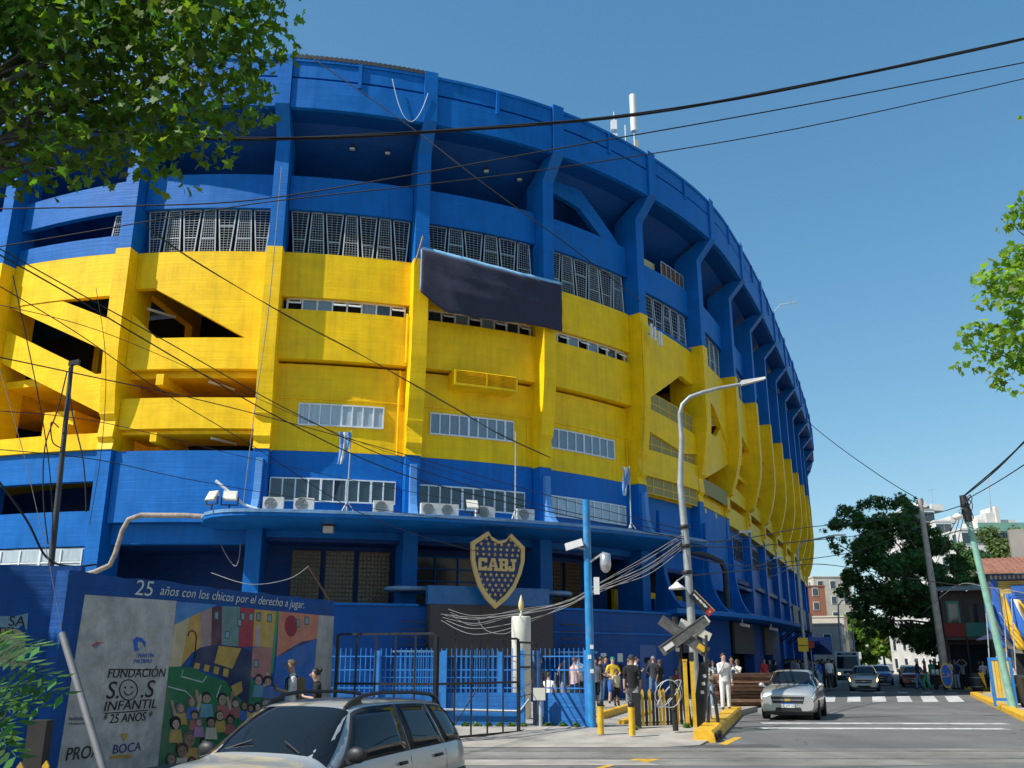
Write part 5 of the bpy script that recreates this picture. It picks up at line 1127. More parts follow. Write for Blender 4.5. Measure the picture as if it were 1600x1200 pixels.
# ------------------------------------------------------------------ trees
import numpy as np
def leaf_mat(name, col, tr=.35):
    m = bpy.data.materials.new(name); m.use_nodes = True; N = m.node_tree.nodes; L = m.node_tree.links; b = N['Principled BSDF']
    g = N.new('ShaderNodeNewGeometry'); h = N.new('ShaderNodeHueSaturation'); h.inputs['Color'].default_value = (*col, 1)
    r = N.new('ShaderNodeMapRange'); r.inputs[3].default_value = .55; r.inputs[4].default_value = 1.5; L.new(g.outputs['Random Per Island'], r.inputs[0]); L.new(r.outputs[0], h.inputs['Value'])
    r2 = N.new('ShaderNodeMapRange'); r2.inputs[3].default_value = .47; r2.inputs[4].default_value = .53
    mm = N.new('ShaderNodeMath'); mm.operation = 'FRACT'; m2 = N.new('ShaderNodeMath'); m2.operation = 'MULTIPLY'; m2.inputs[1].default_value = 7.3; L.new(g.outputs['Random Per Island'], m2.inputs[0]); L.new(m2.outputs[0], mm.inputs[0])
    L.new(mm.outputs[0], r2.inputs[0]); L.new(r2.outputs[0], h.inputs['Hue'])
    L.new(h.outputs[0], b.inputs['Base Color']); b.inputs['Roughness'].default_value = .5; b.inputs['Specular IOR Level'].default_value = .3
    t = N.new('ShaderNodeBsdfTranslucent'); mx2 = N.new('ShaderNodeMix'); mx2.data_type = 'RGBA'; mx2.blend_type = 'MULTIPLY'; mx2.inputs[0].default_value = 1
    L.new(h.outputs[0], mx2.inputs[6]); mx2.inputs[7].default_value = (1.5, 1.6, .6, 1); L.new(mx2.outputs[2], t.inputs[0])
    ms = N.new('ShaderNodeMixShader'); ms.inputs[0].default_value = tr; L.new(b.outputs[0], ms.inputs[1]); L.new(t.outputs[0], ms.inputs[2])
    L.new(ms.outputs[0], N['Material Output'].inputs[0]); return m
# plane tree leaf: five pointed lobes, slightly folded; fan round the base point
PL_LEAF = [(0, 0, 0)] + [(x, y, z) for x, y, z in ((.10, -.06, 0), (.34, -.10, .03), (.30, .08, .02), (.52, .26, .06), (.28, .30, .02), (.24, .46, .03), (.12, .48, .01), (0, .82, .05), (-.12, .48, .01), (-.24, .46, .03), (-.28, .30, .02), (-.52, .26, .06), (-.30, .08, .02), (-.34, -.10, .03), (-.10, -.06, 0))]
PL_FACES = [(0, k, k + 1) for k in range(1, len(PL_LEAF) - 1)]
SM_LEAF = [(0, 0, 0), (.28, .35, .06), (0, 1, 0), (-.28, .35, .06)]; SM_FACES = [(0, 1, 2), (0, 2, 3)]
SP_LEAF = [(0, 0, 0), (.5, .2, .1), (.1, .3, 0), (.45, .65, .12), (.08, .6, 0), (0, 1, .05), (-.08, .6, 0), (-.45, .65, .12), (-.1, .3, 0), (-.5, .2, .1)]
SP_FACES = [(0, 1, 2), (2, 3, 4), (4, 5, 6), (6, 7, 8), (8, 9, 0), (0, 2, 8), (2, 4, 6), (2, 6, 8)]
def leaves(name, blobs, n, size, mtl, parent, shape='plane', seed=1, shell=.35, droop=.5):
    rs = np.random.RandomState(seed); V0, F0 = {'plane': (PL_LEAF, PL_FACES), 'small': (SM_LEAF, SM_FACES), 'spray': (SP_LEAF, SP_FACES)}[shape]
    V0 = np.array(V0); B = np.array([[*b[0], b[1], b[2] if len(b) > 2 else b[1], b[3] if len(b) > 3 else 1.0] for b in blobs], dtype=float)
    wt = B[:, 3] ** 2 * B[:, 4] * B[:, 5]; idx = rs.choice(len(B), n, p=wt / wt.sum())
    d = rs.normal(size=(n, 3)); d /= np.linalg.norm(d, axis=1)[:, None]
    rr = rs.rand(n) ** (1 / 3.0) if shell <= 0 else (1 - shell * rs.rand(n) ** 1.3)
    rr = np.where(rs.rand(n) < .3, rs.rand(n) ** .5, rr) * (1 + .12 * rs.normal(size=n))
    C = B[idx, :3] + d * rr[:, None] * np.stack([B[idx, 3], B[idx, 3], B[idx, 4]], 1)
    nrm = d * .55 + rs.normal(size=(n, 3)) * .55 + np.array([0, 0, droop]); nrm /= np.linalg.norm(nrm, axis=1)[:, None]
    t = rs.normal(size=(n, 3)) + np.array([0, 0, -.4]); t -= nrm * (t * nrm).sum(1)[:, None]; t /= np.linalg.norm(t, axis=1)[:, None]
    bt = np.cross(t, nrm); sz = size * (.6 + .8 * rs.rand(n))
    P = C[:, None, :] + sz[:, None, None] * (V0[None, :, 0, None] * bt[:, None, :] + (V0[None, :, 1, None] - .35) * t[:, None, :] + V0[None, :, 2, None] * nrm[:, None, :])
    k = len(V0); F_ = (np.array(F0)[None] + (np.arange(n) * k)[:, None, None]).reshape(-1, 3)
    me = bpy.data.meshes.new(name); me.vertices.add(n * k); me.vertices.foreach_set('co', P.reshape(-1)); me.loops.add(F_.size); me.loops.foreach_set('vertex_index', F_.reshape(-1).astype(np.int32))
    me.polygons.add(len(F_)); me.polygons.foreach_set('loop_start', np.arange(len(F_), dtype=np.int32) * 3); me.polygons.foreach_set('loop_total', np.full(len(F_), 3, dtype=np.int32))
    me.materials.append(mtl); me.update(); me.validate()
    o = bpy.data.objects.new(name, me); COL.objects.link(o); o.parent = parent; o.matrix_parent_inverse = parent.matrix_basis.inverted(); return o
BARK = mat('bark', (.10, .075, .055), rough=.9, var=.4, scale=6, bump=.8, bscale=14, stretch=(1, 1, .3))
BARKP = mat('plane_bark', (.07, .058, .045), rough=.85, var=.45, scale=4, bump=.5, bscale=10)
def limb(m, a, b, r0, r1, n=6, bend=.12, rnd=random):
    a, b = Vector(a), Vector(b); L_ = (b - a).length; pts = [a]
    for k in range(1, n): pts.append(a.lerp(b, k / n) + Vector((rnd.uniform(-1, 1), rnd.uniform(-1, 1), rnd.uniform(-.3, .7))) * bend * L_ * .35)
    pts.append(b); m.tube(pts, [lerp(r0, r1, k / n) for k in range(n + 1)], 7); return pts
LEAF_P = leaf_mat('plane_leaf', (.10, .18, .02), .45); LEAF_R = leaf_mat('young_plane_leaf', (.19, .31, .05), .5)
LEAF_D = leaf_mat('dark_tree_leaf', (.065, .15, .045), .36); LEAF_L = leaf_mat('sunlit_street_leaf', (.13, .22, .03), .4); LEAF_G = leaf_mat('pale_tree_leaf', (.11, .16, .05), .3)
# near plane tree at the top left: trunk out of frame, limbs reach in over the pavement
rt = random.Random(11)
base = Vector((-8.2, 7.0, -.15)); ptree = empty('plane_tree', base, 0, 'leafy plane tree hanging into the top left of the view', 'tree')
cl = []
for u, v, Y, r_ in ((20, 40, 9.5, .75), (110, 30, 9.2, .8), (210, 20, 9.6, .75), (300, 15, 9.0, .75), (385, 20, 9.4, .55), (425, 45, 9.2, .35), (440, 78, 9.2, .22), (60, 120, 10, .75), (150, 110, 9.3, .8), (240, 100, 9.8, .75), (320, 95, 9.2, .65), (385, 90, 9.2, .45), (395, 135, 9.2, .28),
                    (20, 200, 9.8, .6), (100, 195, 9.3, .65), (180, 185, 9.6, .65), (260, 180, 9.2, .6), (330, 170, 9.5, .5), (385, 178, 9.3, .32), (410, 182, 9.2, .16), (40, 262, 9.4, .42), (110, 245, 9.2, .42), (185, 240, 9.5, .42), (250, 235, 9.3, .40), (310, 232, 9.3, .34), (355, 246, 9.3, .17), (255, 280, 9.3, .22), (293, 288, 9.3, .13), (238, 268, 9.4, .2), (175, 298, 9.3, .09), (60, 300, 9.4, .2), (15, 290, 9.3, .2),
                    (-90, 80, 9.6, 1.1), (-110, 220, 9.4, .9), (-200, 140, 9, 1.2), (40, -90, 9.5, 1.2), (200, -110, 9.4, 1.2), (340, -70, 9.4, .9), (-120, -120, 9, 1.4), (100, -280, 9.5, 1.5), (300, -230, 9.6, 1.2)):
    cl.append((at(u, v, Y), r_, r_ * .8))
hub = Vector((-7.6, 8.2, 5.2)); m = MB(); limb(m, base, hub, .32, .24, 5, .05, rt); m.build('trunk', BARKP, ptree, keep=True)
for tgt, r_ in ((at(110, 60, 9.8), .06), (at(250, 110, 9.9), .05), (at(60, 200, 9.9), .045), (at(300, -60, 9.8), .06), (at(-120, 100, 9.6), .06)):
    m = MB(); pts = limb(m, hub, tgt, r_, .03, 7, .12, rt); m.build('limb', BARKP, ptree, keep=True)
    for c_, rr, _ in cl:
        if (c_ - tgt).length < 1.5 and rt.random() < .8:
            m = MB(); limb(m, pts[rt.choice((4, 5, 6))], c_ + Vector((rt.uniform(-.2, .2), 0, rt.uniform(-.2, .1))), .022, .006, 5, .2, rt); m.build('twig', BARK, ptree, keep=True)
leaves('crown', cl, 19000, .13, LEAF_P, ptree, 'plane', 3, .25, .35)
# young shoots entering from the right edge
base = Vector((12.8, 13.5, .1)); rtree = empty('plane_tree', base, 0, 'bright young plane tree branches entering at the right edge', 'tree')
cl = [(at(u, v, 14.0 + .4 * ((k % 3) - 1)), r_, r_ * .8) for k, (u, v, r_) in enumerate(((1600, 335, .3), (1575, 360, .14), (1590, 400, .28), (1550, 425, .22), (1528, 432, .13), (1570, 460, .28), (1540, 470, .2), (1600, 480, .35), (1525, 520, .25), (1560, 525, .25), (1510, 545, .14), (1495, 570, .12), (1530, 565, .2), (1575, 570, .28), (1560, 595, .2), (1590, 612, .14), (1595, 180, .1), (1512, 572, .18), (1545, 445, .2), (1588, 440, .3), (1590, 520, .3), (1505, 525, .1), (1548, 548, .2), (1640, 420, .6), (1650, 540, .6), (1680, 300, .7)))]
hub = Vector((12.2, 13.8, 5.5)); m = MB(); limb(m, base, hub, .2, .13, 5, .05, rt); m.build('trunk', BARKP, rtree, keep=True)
for tgt in (at(1580, 470, 14), at(1540, 550, 14), at(1590, 360, 14), at(1600, 185, 14)):
    m = MB(); limb(m, hub, tgt, .06, .008, 7, .1, rt); m.build('limb', BARKP, rtree, keep=True)
leaves('crown', cl, 3000, .135, LEAF_R, rtree, 'plane', 5, .2, .3)
# street trees
def tree(base, trunk_h, blobs, n, size, lm, label, seed, shape='spray', group='street trees', r0=.28):
    base = Vector(base); e = empty('street_tree', base, 0, label, 'tree', group); rr = random.Random(seed)
    hub = base + Vector((rr.uniform(-.3, .3), 0, trunk_h)); m = MB(); limb(m, base - Vector((0, 0, .1)), hub, r0, r0 * .7, 5, .04, rr); m.build('trunk', BARK, e, keep=True)
    for c_, r_, *_ in blobs:
        if rr.random() < .75: m = MB(); limb(m, hub, c_, r0 * .4, .03, 6, .1, rr); m.build('limb', BARK, e, keep=True)
    sub = []
    for c_, r_, rz in blobs:
        for _ in range(7):
            d = Vector((rr.gauss(0, 1), rr.gauss(0, 1), rr.gauss(0, 1))).normalized(); q = rr.uniform(.26, .48)
            sub.append((Vector(c_) + Vector((d.x * r_, d.y * r_, d.z * rz)) * rr.uniform(.45, .95), r_ * q, rz * q))
    leaves('crown', sub, n, size, lm, e, shape, seed, .5, .5); return e
def bl(Y, lst): return [(at(u, v, Y + dy), r_, r_ * sq) for u, v, dy, r_, sq in lst]
tree(st(75.5, 4.3, .15), 4.0, bl(70, [(1320, 812, 0, 1.5, .7), (1300, 830, 1, .9, .7), (1355, 805, 1, 1.8, .7), (1395, 800, -1, 1.6, .8), (1420, 795, 1, 1.5, .7), (1310, 850, 0, 1.0, .6), (1345, 850, -1, 2.0, .7), (1390, 845, 0, 2.2, .8), (1430, 840, 1, 2.0, .8), (1350, 890, 0, 1.8, .8), (1340, 920, 1, 1.5, .8), (1400, 890, -2, 2.2, .8), (1440, 890, 1, 2.1, .8), (1360, 940, 0, 1.8, .8), (1410, 940, 0, 2.0, .8), (1365, 975, 1, 1.4, .7), (1345, 965, 1, 1.1, .7), (1410, 985, 1, 1.6, .7)]), 15000, .34, LEAF_D, 'big dark green tree overhanging the street by the grey pole', 21)
tree(st(77, 8.5, .15), 4.0, bl(69, [(1460, 850, 0, 1.2, .8), (1490, 868, 1, 1.4, .8), (1465, 880, 0, 2.0, .8), (1500, 900, 0, 1.6, .8), (1520, 880, 1, 1.4, .8), (1535, 912, 2, 1.5, .8), (1508, 930, 1, 1.6, .8), (1542, 940, 2, 1.4, .8), (1470, 930, 0, 2.0, .8), (1450, 965, 0, 1.9, .8), (1490, 960, 1, 1.6, .8), (1445, 1000, 1, 1.6, .7)]), 11000, .34, LEAF_D, 'second dark tree behind the leaning grey pole, right of the big one', 22)
for k, (u, Y, v0, lm, lb) in enumerate(((1325, 175, 985, LEAF_L, 'sunlit tree far down the street beside the last stadium bays'), (1352, 205, 1003, LEAF_L, 'bright small tree at the far end of the street'), (1385, 190, 992, LEAF_L, 'bright tree showing below the dark crown'), (1410, 170, 1003, LEAF_G, 'greyish green tree behind the row of parked cars'))):
    s_ = Y / 1450
    tree(gnd(u, 1036 + 1.7 * 1450 / Y, .1), 3.0, bl(Y, [(u, v0 - 10, 0, 22 * s_, .8), (u - 18, v0 + 8, 1, 18 * s_, .8), (u + 17, v0 + 6, -1, 19 * s_, .8), (u - 5, v0 + 24, 0, 17 * s_, .7), (u + 10, v0 + 22, 1, 16 * s_, .7), (u - 14, v0 - 18, 1, 12 * s_, .8)]), 4200, .8, lm, lb, 30 + k)
tree((48, 92, .15), 6.0, bl(92, [(1545, 865, 0, 2.2, .8), (1575, 850, 1, 2.6, .8), (1600, 870, 0, 2.4, .8), (1560, 890, 0, 2.0, .7), (1530, 890, 1, 1.5, .8), (1590, 845, 1, 1.8, .8)]), 5000, .36, LEAF_G, 'pale green tree above the yellow corner house', 41)
# weeds: leaves at the lower left edge, tufts along the walls
base = Vector((-5.2, 9.8, -.15)); e = empty('tree_sapling', base, 0, 'young ailanthus sapling with feathery leaves at lower left', 'plant')
m = MB(); m.tube([base, base + Vector((-.15, 0, 1.0)), base + Vector((-.1, 0, 1.9))], [.02, .015, .008], 6); m.build('stem', BARK, e, keep=True)
LEAF_S = leaf_mat('sapling_leaf', (.07, .17, .04), .35)
for k, (u, v, tu, tv) in enumerate(((-10, 1045, 62, 1010), (-15, 1080, 88, 1058), (-15, 1095, 98, 1085), (-20, 1110, 25, 1128), (-20, 1020, 20, 1000), (-25, 1175, 25, 1182), (-10, 1150, 8, 1160), (-30, 1060, 55, 1040), (-20, 1100, 70, 1072), (-30, 1120, 60, 1105), (-30, 1030, 40, 1020), (-40, 1090, 45, 1092))):
    a, b = at(u, v, 9.6 + .1 * k), at(tu, tv, 9.4 + .1 * k); a = a.lerp(b, -.3); pts = [a.lerp(b, t / 8) + Vector((0, 0, .12 * math.sin(math.pi * t / 8))) for t in range(9)]
    m = MB(); m.tube(pts, .004, 4); fr = m.build('leaf_stalk', LEAF_S, e, keep=True); m = MB()
    for j in range(1, 9):
        for sd in (-1, 1):
            p = pts[j]; d = (pts[j] - pts[j - 1]).normalized(); o_ = (d.cross(Vector((0, -.5, 1)))).normalized() * sd
            q = p + o_ * .19 + d * .08 + Vector((0, 0, -.03)); w = d * .045
            m.add([p, p.lerp(q, .4) + w, q, p.lerp(q, .4) - w], [(0, 1, 2, 3)])
    m.build('leaflets', LEAF_S, fr)
GRASS = leaf_mat('weed_leaf', (.09, .16, .03), .3)
wb_ = [(Vector((x, y, .16)), .1, .07) for x, y in [(-1.2 + .3 * k, 25.45 - .02 * k) for k in range(6)] + [(.95, 25.55), (1.3, 25.4), (1.65, 25.2), (4.7, 25.3), (5.0, 25.1), (4.4, 24.9), (3.0, 24.4)]]
g = empty('weeds', (0, 25, .1)); leaves('weed_tufts', wb_, 900, .11, GRASS, g, 'small', 8, .5, .2); tag(g, kind='stuff')

# trees across the street behind the viewpoint, seen only in glass and in the shade they cast
for k, (x, y, lb) in enumerate(((7.5, -4.0, 'plane tree standing behind the viewpoint on the right'), (-3.0, -7.0, 'plane tree standing behind the viewpoint on the left'), (14.0, 3.0, 'plane tree standing beside the viewpoint on the right'), (-13.4, 11.6, 'plane tree standing left of the viewpoint beside the dark wall'))):
    b_ = Vector((x, y, -.15)); tree(b_, 3.6, [(b_ + Vector((dx, dy, dz)), r_, r_ * .8) for dx, dy, dz, r_ in ((0, 0, 6.2, 2.0), (1.6, .8, 5.4, 1.5), (-1.6, .5, 5.5, 1.6), (.3, -1.6, 5.6, 1.5), (.2, 1.7, 5.3, 1.5), (0, 0, 8, 1.5))], 3400, .42, LEAF_P, lb, 60 + k, group='plane trees behind the viewpoint')
# ------------------------------------------------------------------ buildings beyond
def wallbox(m, c, rt, dp, w, d, h, z0=0.0):   # c: front-left corner, rt: along front, dp: depth direction
    c = Vector((c[0], c[1], 0)); m.prism([c, c + rt * w, c + rt * w + dp * d, c + dp * d], (0, 0, z0), (0, 0, z0 + h))
def house(name, c, rt, w, d, h, wm, label, floors, cols, winm=None, z0=0.0, roof=None, cat='building', group=None, sill=.9, wh=1.3, ww=.95, side=True):
    dp = Vector((-rt.y, rt.x, 0)); e = empty(name, (c[0], c[1], z0), 0, label, cat, group)
    part('wall', wm, e, lambda m: wallbox(m, c, rt, dp, w, d, h, z0), keep=True)
    part('roof_slab', roof or wm, e, lambda m: (wallbox(m, Vector((c[0], c[1], 0)) - rt * .12 - dp * .12, rt, dp, w + .24, d + .24, .22, z0 + h + .003)), keep=True)
    fh = h / floors; C_ = Vector((c[0], c[1], 0))
    def win(base, ax, nn):
        m = MB()
        m.obox(base, ax * (ww / 2 + .08), nn * .06, (0, 0, wh / 2 + .08)); f = m.build('window', WHITE, e, keep=True)
        m = MB(); m.obox(base + nn * .05, ax * (ww / 2), nn * .03, (0, 0, wh / 2)); m.build('pane', winm or GLASS, f)
    for fl in range(floors):
        z = z0 + fl * fh + sill + wh / 2
        for k in range(cols): win(C_ + rt * (w * (k + .5) / cols) + Vector((0, 0, z)) - dp * .02, rt, -dp)
        if side:
            for k in range(max(1, int(d / 4))): win(C_ + dp * (d * (k + .5) / max(1, int(d / 4))) + Vector((0, 0, z)) - rt * .02, dp, -rt)
    return e
def bm_(n, c, **k): return mat(n, c, rough=.85, var=.14, scale=.5, dirt=.3, dirtcol=(.2, .19, .17), **k)
CREAM = bm_('render_cream', (.50, .45, .36)); WHT = bm_('render_white', (.62, .60, .56)); GRY = bm_('render_grey', (.30, .28, .26)); BRK = bm_('render_brick', (.30, .12, .07)); GRN = bm_('terrace_green', (.16, .33, .26)); BRN = bm_('brown_render_and_shade', (.13, .09, .075))
XR = Vector((1, 0, 0)); XS = Vector((.927, -.374, 0))
# apartment blocks far down the street on the left
p = at(1283, 1036, 190); house('apartment_block', p, XR, 7.5, 10, 18.2, CREAM, 'cream apartment block far down the street left of the trees', 6, 3, wh=1.4)
p = at(1268, 1036, 172); house('apartment_block', p, XR, 3.6, 8, 15.0, BRK, 'red brick and white apartment tower beside the stadium end', 6, 1)
# low fronts continuing the stadium side
for k, (al, ln, h, wm, lb) in enumerate(((146, 9, 7.0, GRY, 'grey two storey front just beyond the stadium'), (156, 10, 8.5, CREAM, 'pale two storey front second beyond the stadium'), (167, 12, 6.5, BRN, 'brown low front third beyond the stadium'))):
    c = st(al, KL - 3.0); dp = -SN; e = house('street_house', c, SU, ln, 8, h, wm, lb, 2, 3, side=True, group='houses beyond the stadium', cat='house')
# houses along the right side
for k, (al, ln, h, wm, lb) in enumerate(((92, 12, 6.5, BRN, 'dark brown house under the trees on the right side'), (106, 14, 8, GRY, 'grey house far along the right pavement'), (122, 16, 7, CREAM, 'pale house farthest along the right pavement'))):
    c = st(al + ln, KR + 5.0); house('street_house', c, -SU, ln, 9, h, wm, lb, 2, 3, group='houses on the right', cat='house')
# tall white blocks showing over the trees at right
def tall(u0, u1, vt, Y, wm, label, fl, cl_, extras=()):
    a = at(u0, 1036, Y); b = at(u1, 1036, Y); h = at(u0, vt, Y).z
    e = house('apartment_block', a, XR, (b - a).length, 12, h, wm, label, fl, cl_, wh=1.5, ww=1.1, group='apartment blocks over the trees')
    for kx, (q0, q1, qt) in enumerate(extras):
        p0, p1 = at(q0, 900, Y + 3), at(q1, 900, Y + 3); part('roof_house', wm, e, lambda m: m.box(p0.x, p1.x, Y + 3 - .4 * kx, Y + 8 - .7 * kx, h + .23, at(q0, qt, Y + 3).z), keep=True)
    return e
tall(1442, 1490, 796, 150, WHT, 'white apartment block left above the dark trees', 9, 4, ((1452, 1462, 782), (1468, 1486, 788)))
tall(1490, 1516, 815, 140, WHT, 'narrow white apartment block beside the green pole', 8, 2, ((1498, 1507, 806),))
eg = tall(1530, 1625, 828, 130, WHT, 'white apartment block with green parapet behind the green pole', 7, 7, ((1540, 1600, 812), (1552, 1574, 802), (1566, 1572, 792)))
ga, gb = at(1530, 828, 129.7), at(1625, 828, 129.7); part('green_parapet', GRN, eg, lambda m: m.box(ga.x - .1, gb.x, 129.5, 129.75, ga.z - .2, ga.z + 1.0), keep=True)
e = empty('roof_mast', at(1548, 812, 133), 0, 'thin lattice radio mast above the white roof terrace', 'antenna'); a, b = at(1549, 812, 133), at(1544, 745, 133)
part('mast', GREYM, e, lambda m: m.tube([a, b], [.12, .05], 5), keep=True)
e = empty('roof_mast', at(1457, 785, 153), 0, 'thin aerial mast above the left white block', 'antenna'); a2, b2 = at(1457, 785, 153), at(1455, 764, 153)
part('mast', GREYM, e, lambda m: m.tube([a2, b2], .06, 5), keep=True); part('cross_bar', GREYM, e, lambda m: m.bar(b2 + Vector((-.6, 0, -.3)), b2 + Vector((.6, 0, -.1)), .06), keep=True)
# corrugated corner house, yellow and blue
CORY = mat('corrugated_yellow', (.55, .36, .07), rough=.6, var=.2, scale=2, dirt=.3); CORB = mat('corrugated_blue', (.03, .11, .38), rough=.6, var=.2, scale=2); ROOFR = mat('rusty_roof', (.30, .13, .08), rough=.8, var=.4, scale=2, dirt=.4)
c0 = at(1566, 1036, 55.0); h0 = at(1548, 906, 55).z; w0 = 7.0
e = empty('corner_house', c0, 0, 'yellow and blue corrugated corner house at the right edge', 'house')
part('wall', BRN, e, lambda m: m.box(c0.x, c0.x + w0, 55.06, 61, 0, h0), keep=True)  # dark brown stands for the tree shade falling on this wall
for k in range(26):   # corrugated sheet ribs as horizontal boards
    z0 = 3.6 + k * (h0 - 3.7) / 26; part('corrugated_board', CORY, e, lambda m: m.prism([(c0.x + .35, 55.05, z0), (c0.x + w0, 55.05, z0), (c0.x + w0, 55.0, z0 + .02), (c0.x + .35, 55.0, z0 + .02)], (0, 0, 0), (0, 0, (h0 - 3.7) / 26 - .02)), keep=True)
part('corner_board', CORB, e, lambda m: m.box(c0.x - .05, c0.x + .35, 54.93, 55.05, 0, h0), keep=True)
for x in (c0.x + 1.15, c0.x + 3.4):
    part('window_surround', CORB, e, lambda m: m.box(x - .15, x + 1.45, 54.9, 54.99, h0 - 2.6, h0 - .35), keep=True)
    for j in range(2): part('shutter', mat('shutter_blue', (.025, .09, .3), rough=.5), e, lambda m: [m.box(x + j * .66, x + .62 + j * .66, 54.84, 54.9, h0 - 2.45 + q * .14, h0 - 2.35 + q * .14) for q in range(13)], keep=True)
part('frieze', CORB, e, lambda m: m.box(c0.x - .1, c0.x + w0, 54.85, 55.0, h0, h0 + .3), keep=True)
for k in range(30): part('dentil', CORY, e, lambda m: m.box(c0.x + k * .235, c0.x + .11 + k * .235, 54.8, 54.85, h0 + .02, h0 + .22), keep=True)
part('roof', ROOFR, e, lambda m: m.prism([(c0.x - .3, 54.4, h0 + .3), (c0.x - .3, 54.4, h0 + .42), (c0.x - .3, 60.5, h0 + 1.75), (c0.x - .3, 60.5, h0 + 1.6)], (0, 0, 0), (w0 + .5, 0, 0)), keep=True)
for k in range(24): part('roof_rib', ROOFR, e, lambda m: m.bar((c0.x - .2 + k * .3, 54.4, h0 + .44), (c0.x - .2 + k * .3, 60.4, h0 + 1.77), .07, .05), keep=True)
part('shop_awning', FB, e, lambda m: m.prism([(c0.x, 53.2, 3.0), (c0.x, 55, 3.6), (c0.x, 55, 3.66), (c0.x, 53.2, 3.06)], (0, 0, 0), (w0, 0, 0)), keep=True)
part('shop_front', DARK, e, lambda m: m.box(c0.x + .4, c0.x + w0, 54.96, 55.05, .2, 3.0), keep=True)
part('chimney_stack', bm_('weathered_stone', (.3, .28, .25)), e, lambda m: m.box(c0.x + 2.0, c0.x + 3.0, 61.2, 62, h0, h0 + 3.6), keep=True)
e.rotation_euler = (0, 0, R(-22))
# shaded wooden house with balcony behind it
c1 = at(1482, 1036, 66.0); h1 = at(1482, 925, 66).z; w1 = 5.2
e = empty('balcony_house', c1, 0, 'shaded wooden house with red and teal balcony behind the crowd', 'house')
part('wall', BRN, e, lambda m: m.box(c1.x, c1.x + w1, 66, 74, 0, h1), keep=True)
part('roof', GRY, e, lambda m: m.prism([(c1.x - .3, 65.2, h1), (c1.x - .3, 65.2, h1 + .12), (c1.x - .3, 74, h1 + 1.2), (c1.x - .3, 74, h1 + 1.0)], (0, 0, 0), (w1 + .5, 0, 0)), keep=True)
part('balcony_floor', BRN, e, lambda m: m.box(c1.x - .1, c1.x + w1, 64.9, 65.97, 3.2, 3.35), keep=True)
for k, mm in enumerate((bm_('panel_red', (.28, .04, .03)), bm_('panel_teal', (.05, .22, .18)), bm_('panel_red', (.28, .04, .03)), bm_('panel_teal', (.05, .22, .18)))):
    part('balcony_panel', mm, e, lambda m: m.box(c1.x + k * 1.3, c1.x + 1.27 + k * 1.3, 64.85, 64.9, 3.4, 4.3), keep=True)
for k in range(4):
    f = MB(); f.box(c1.x + .3 + k * 1.25, c1.x + 1.1 + k * 1.25, 65.9, 65.98, 3.7, 5.8); f = f.build('window', (GRN, BRN, WHT, CORB)[k], e, keep=True); part('pane', GLASS, f, lambda m: m.box(c1.x + .42 + k * 1.25, c1.x + .98 + k * 1.25, 65.86, 65.9, 3.9, 5.6))
for k in range(5): part('balcony_post', DARKM, e, lambda m: m.bar((c1.x + k * 1.28, 64.95, 0.1), (c1.x + k * 1.28, 64.95, h1 - .1), .1), keep=True)
part('shop_front', DARK, e, lambda m: m.box(c1.x + .2, c1.x + w1 - .2, 65.9, 65.98, .2, 2.9), keep=True)
e.rotation_euler = (0, 0, R(-22))
# the row of houses across the street, right of the view: seen in glass, lit by the sun
for k, (al, ln, h, wm, lb) in enumerate(((-24, 16, 9, CREAM, 'cream house across the street far right of the viewpoint'), (-7.5, 15, 12.5, WHT, 'white house across the street right of the viewpoint'), (8, 15, 10, bm_('render_ochre', (.55, .40, .16)), 'ochre house across the street outside the right edge'), (23.5, 14, 13, CREAM, 'tall cream house outside the right edge'), (38, 14, 9.5, WHT, 'white house outside the right edge behind the flags'))):
    c = st(al + ln, 14.0); house('street_house', c, -SU, ln, 8, h, wm, lb, 3, 4, group='houses across the street', cat='house', side=False)
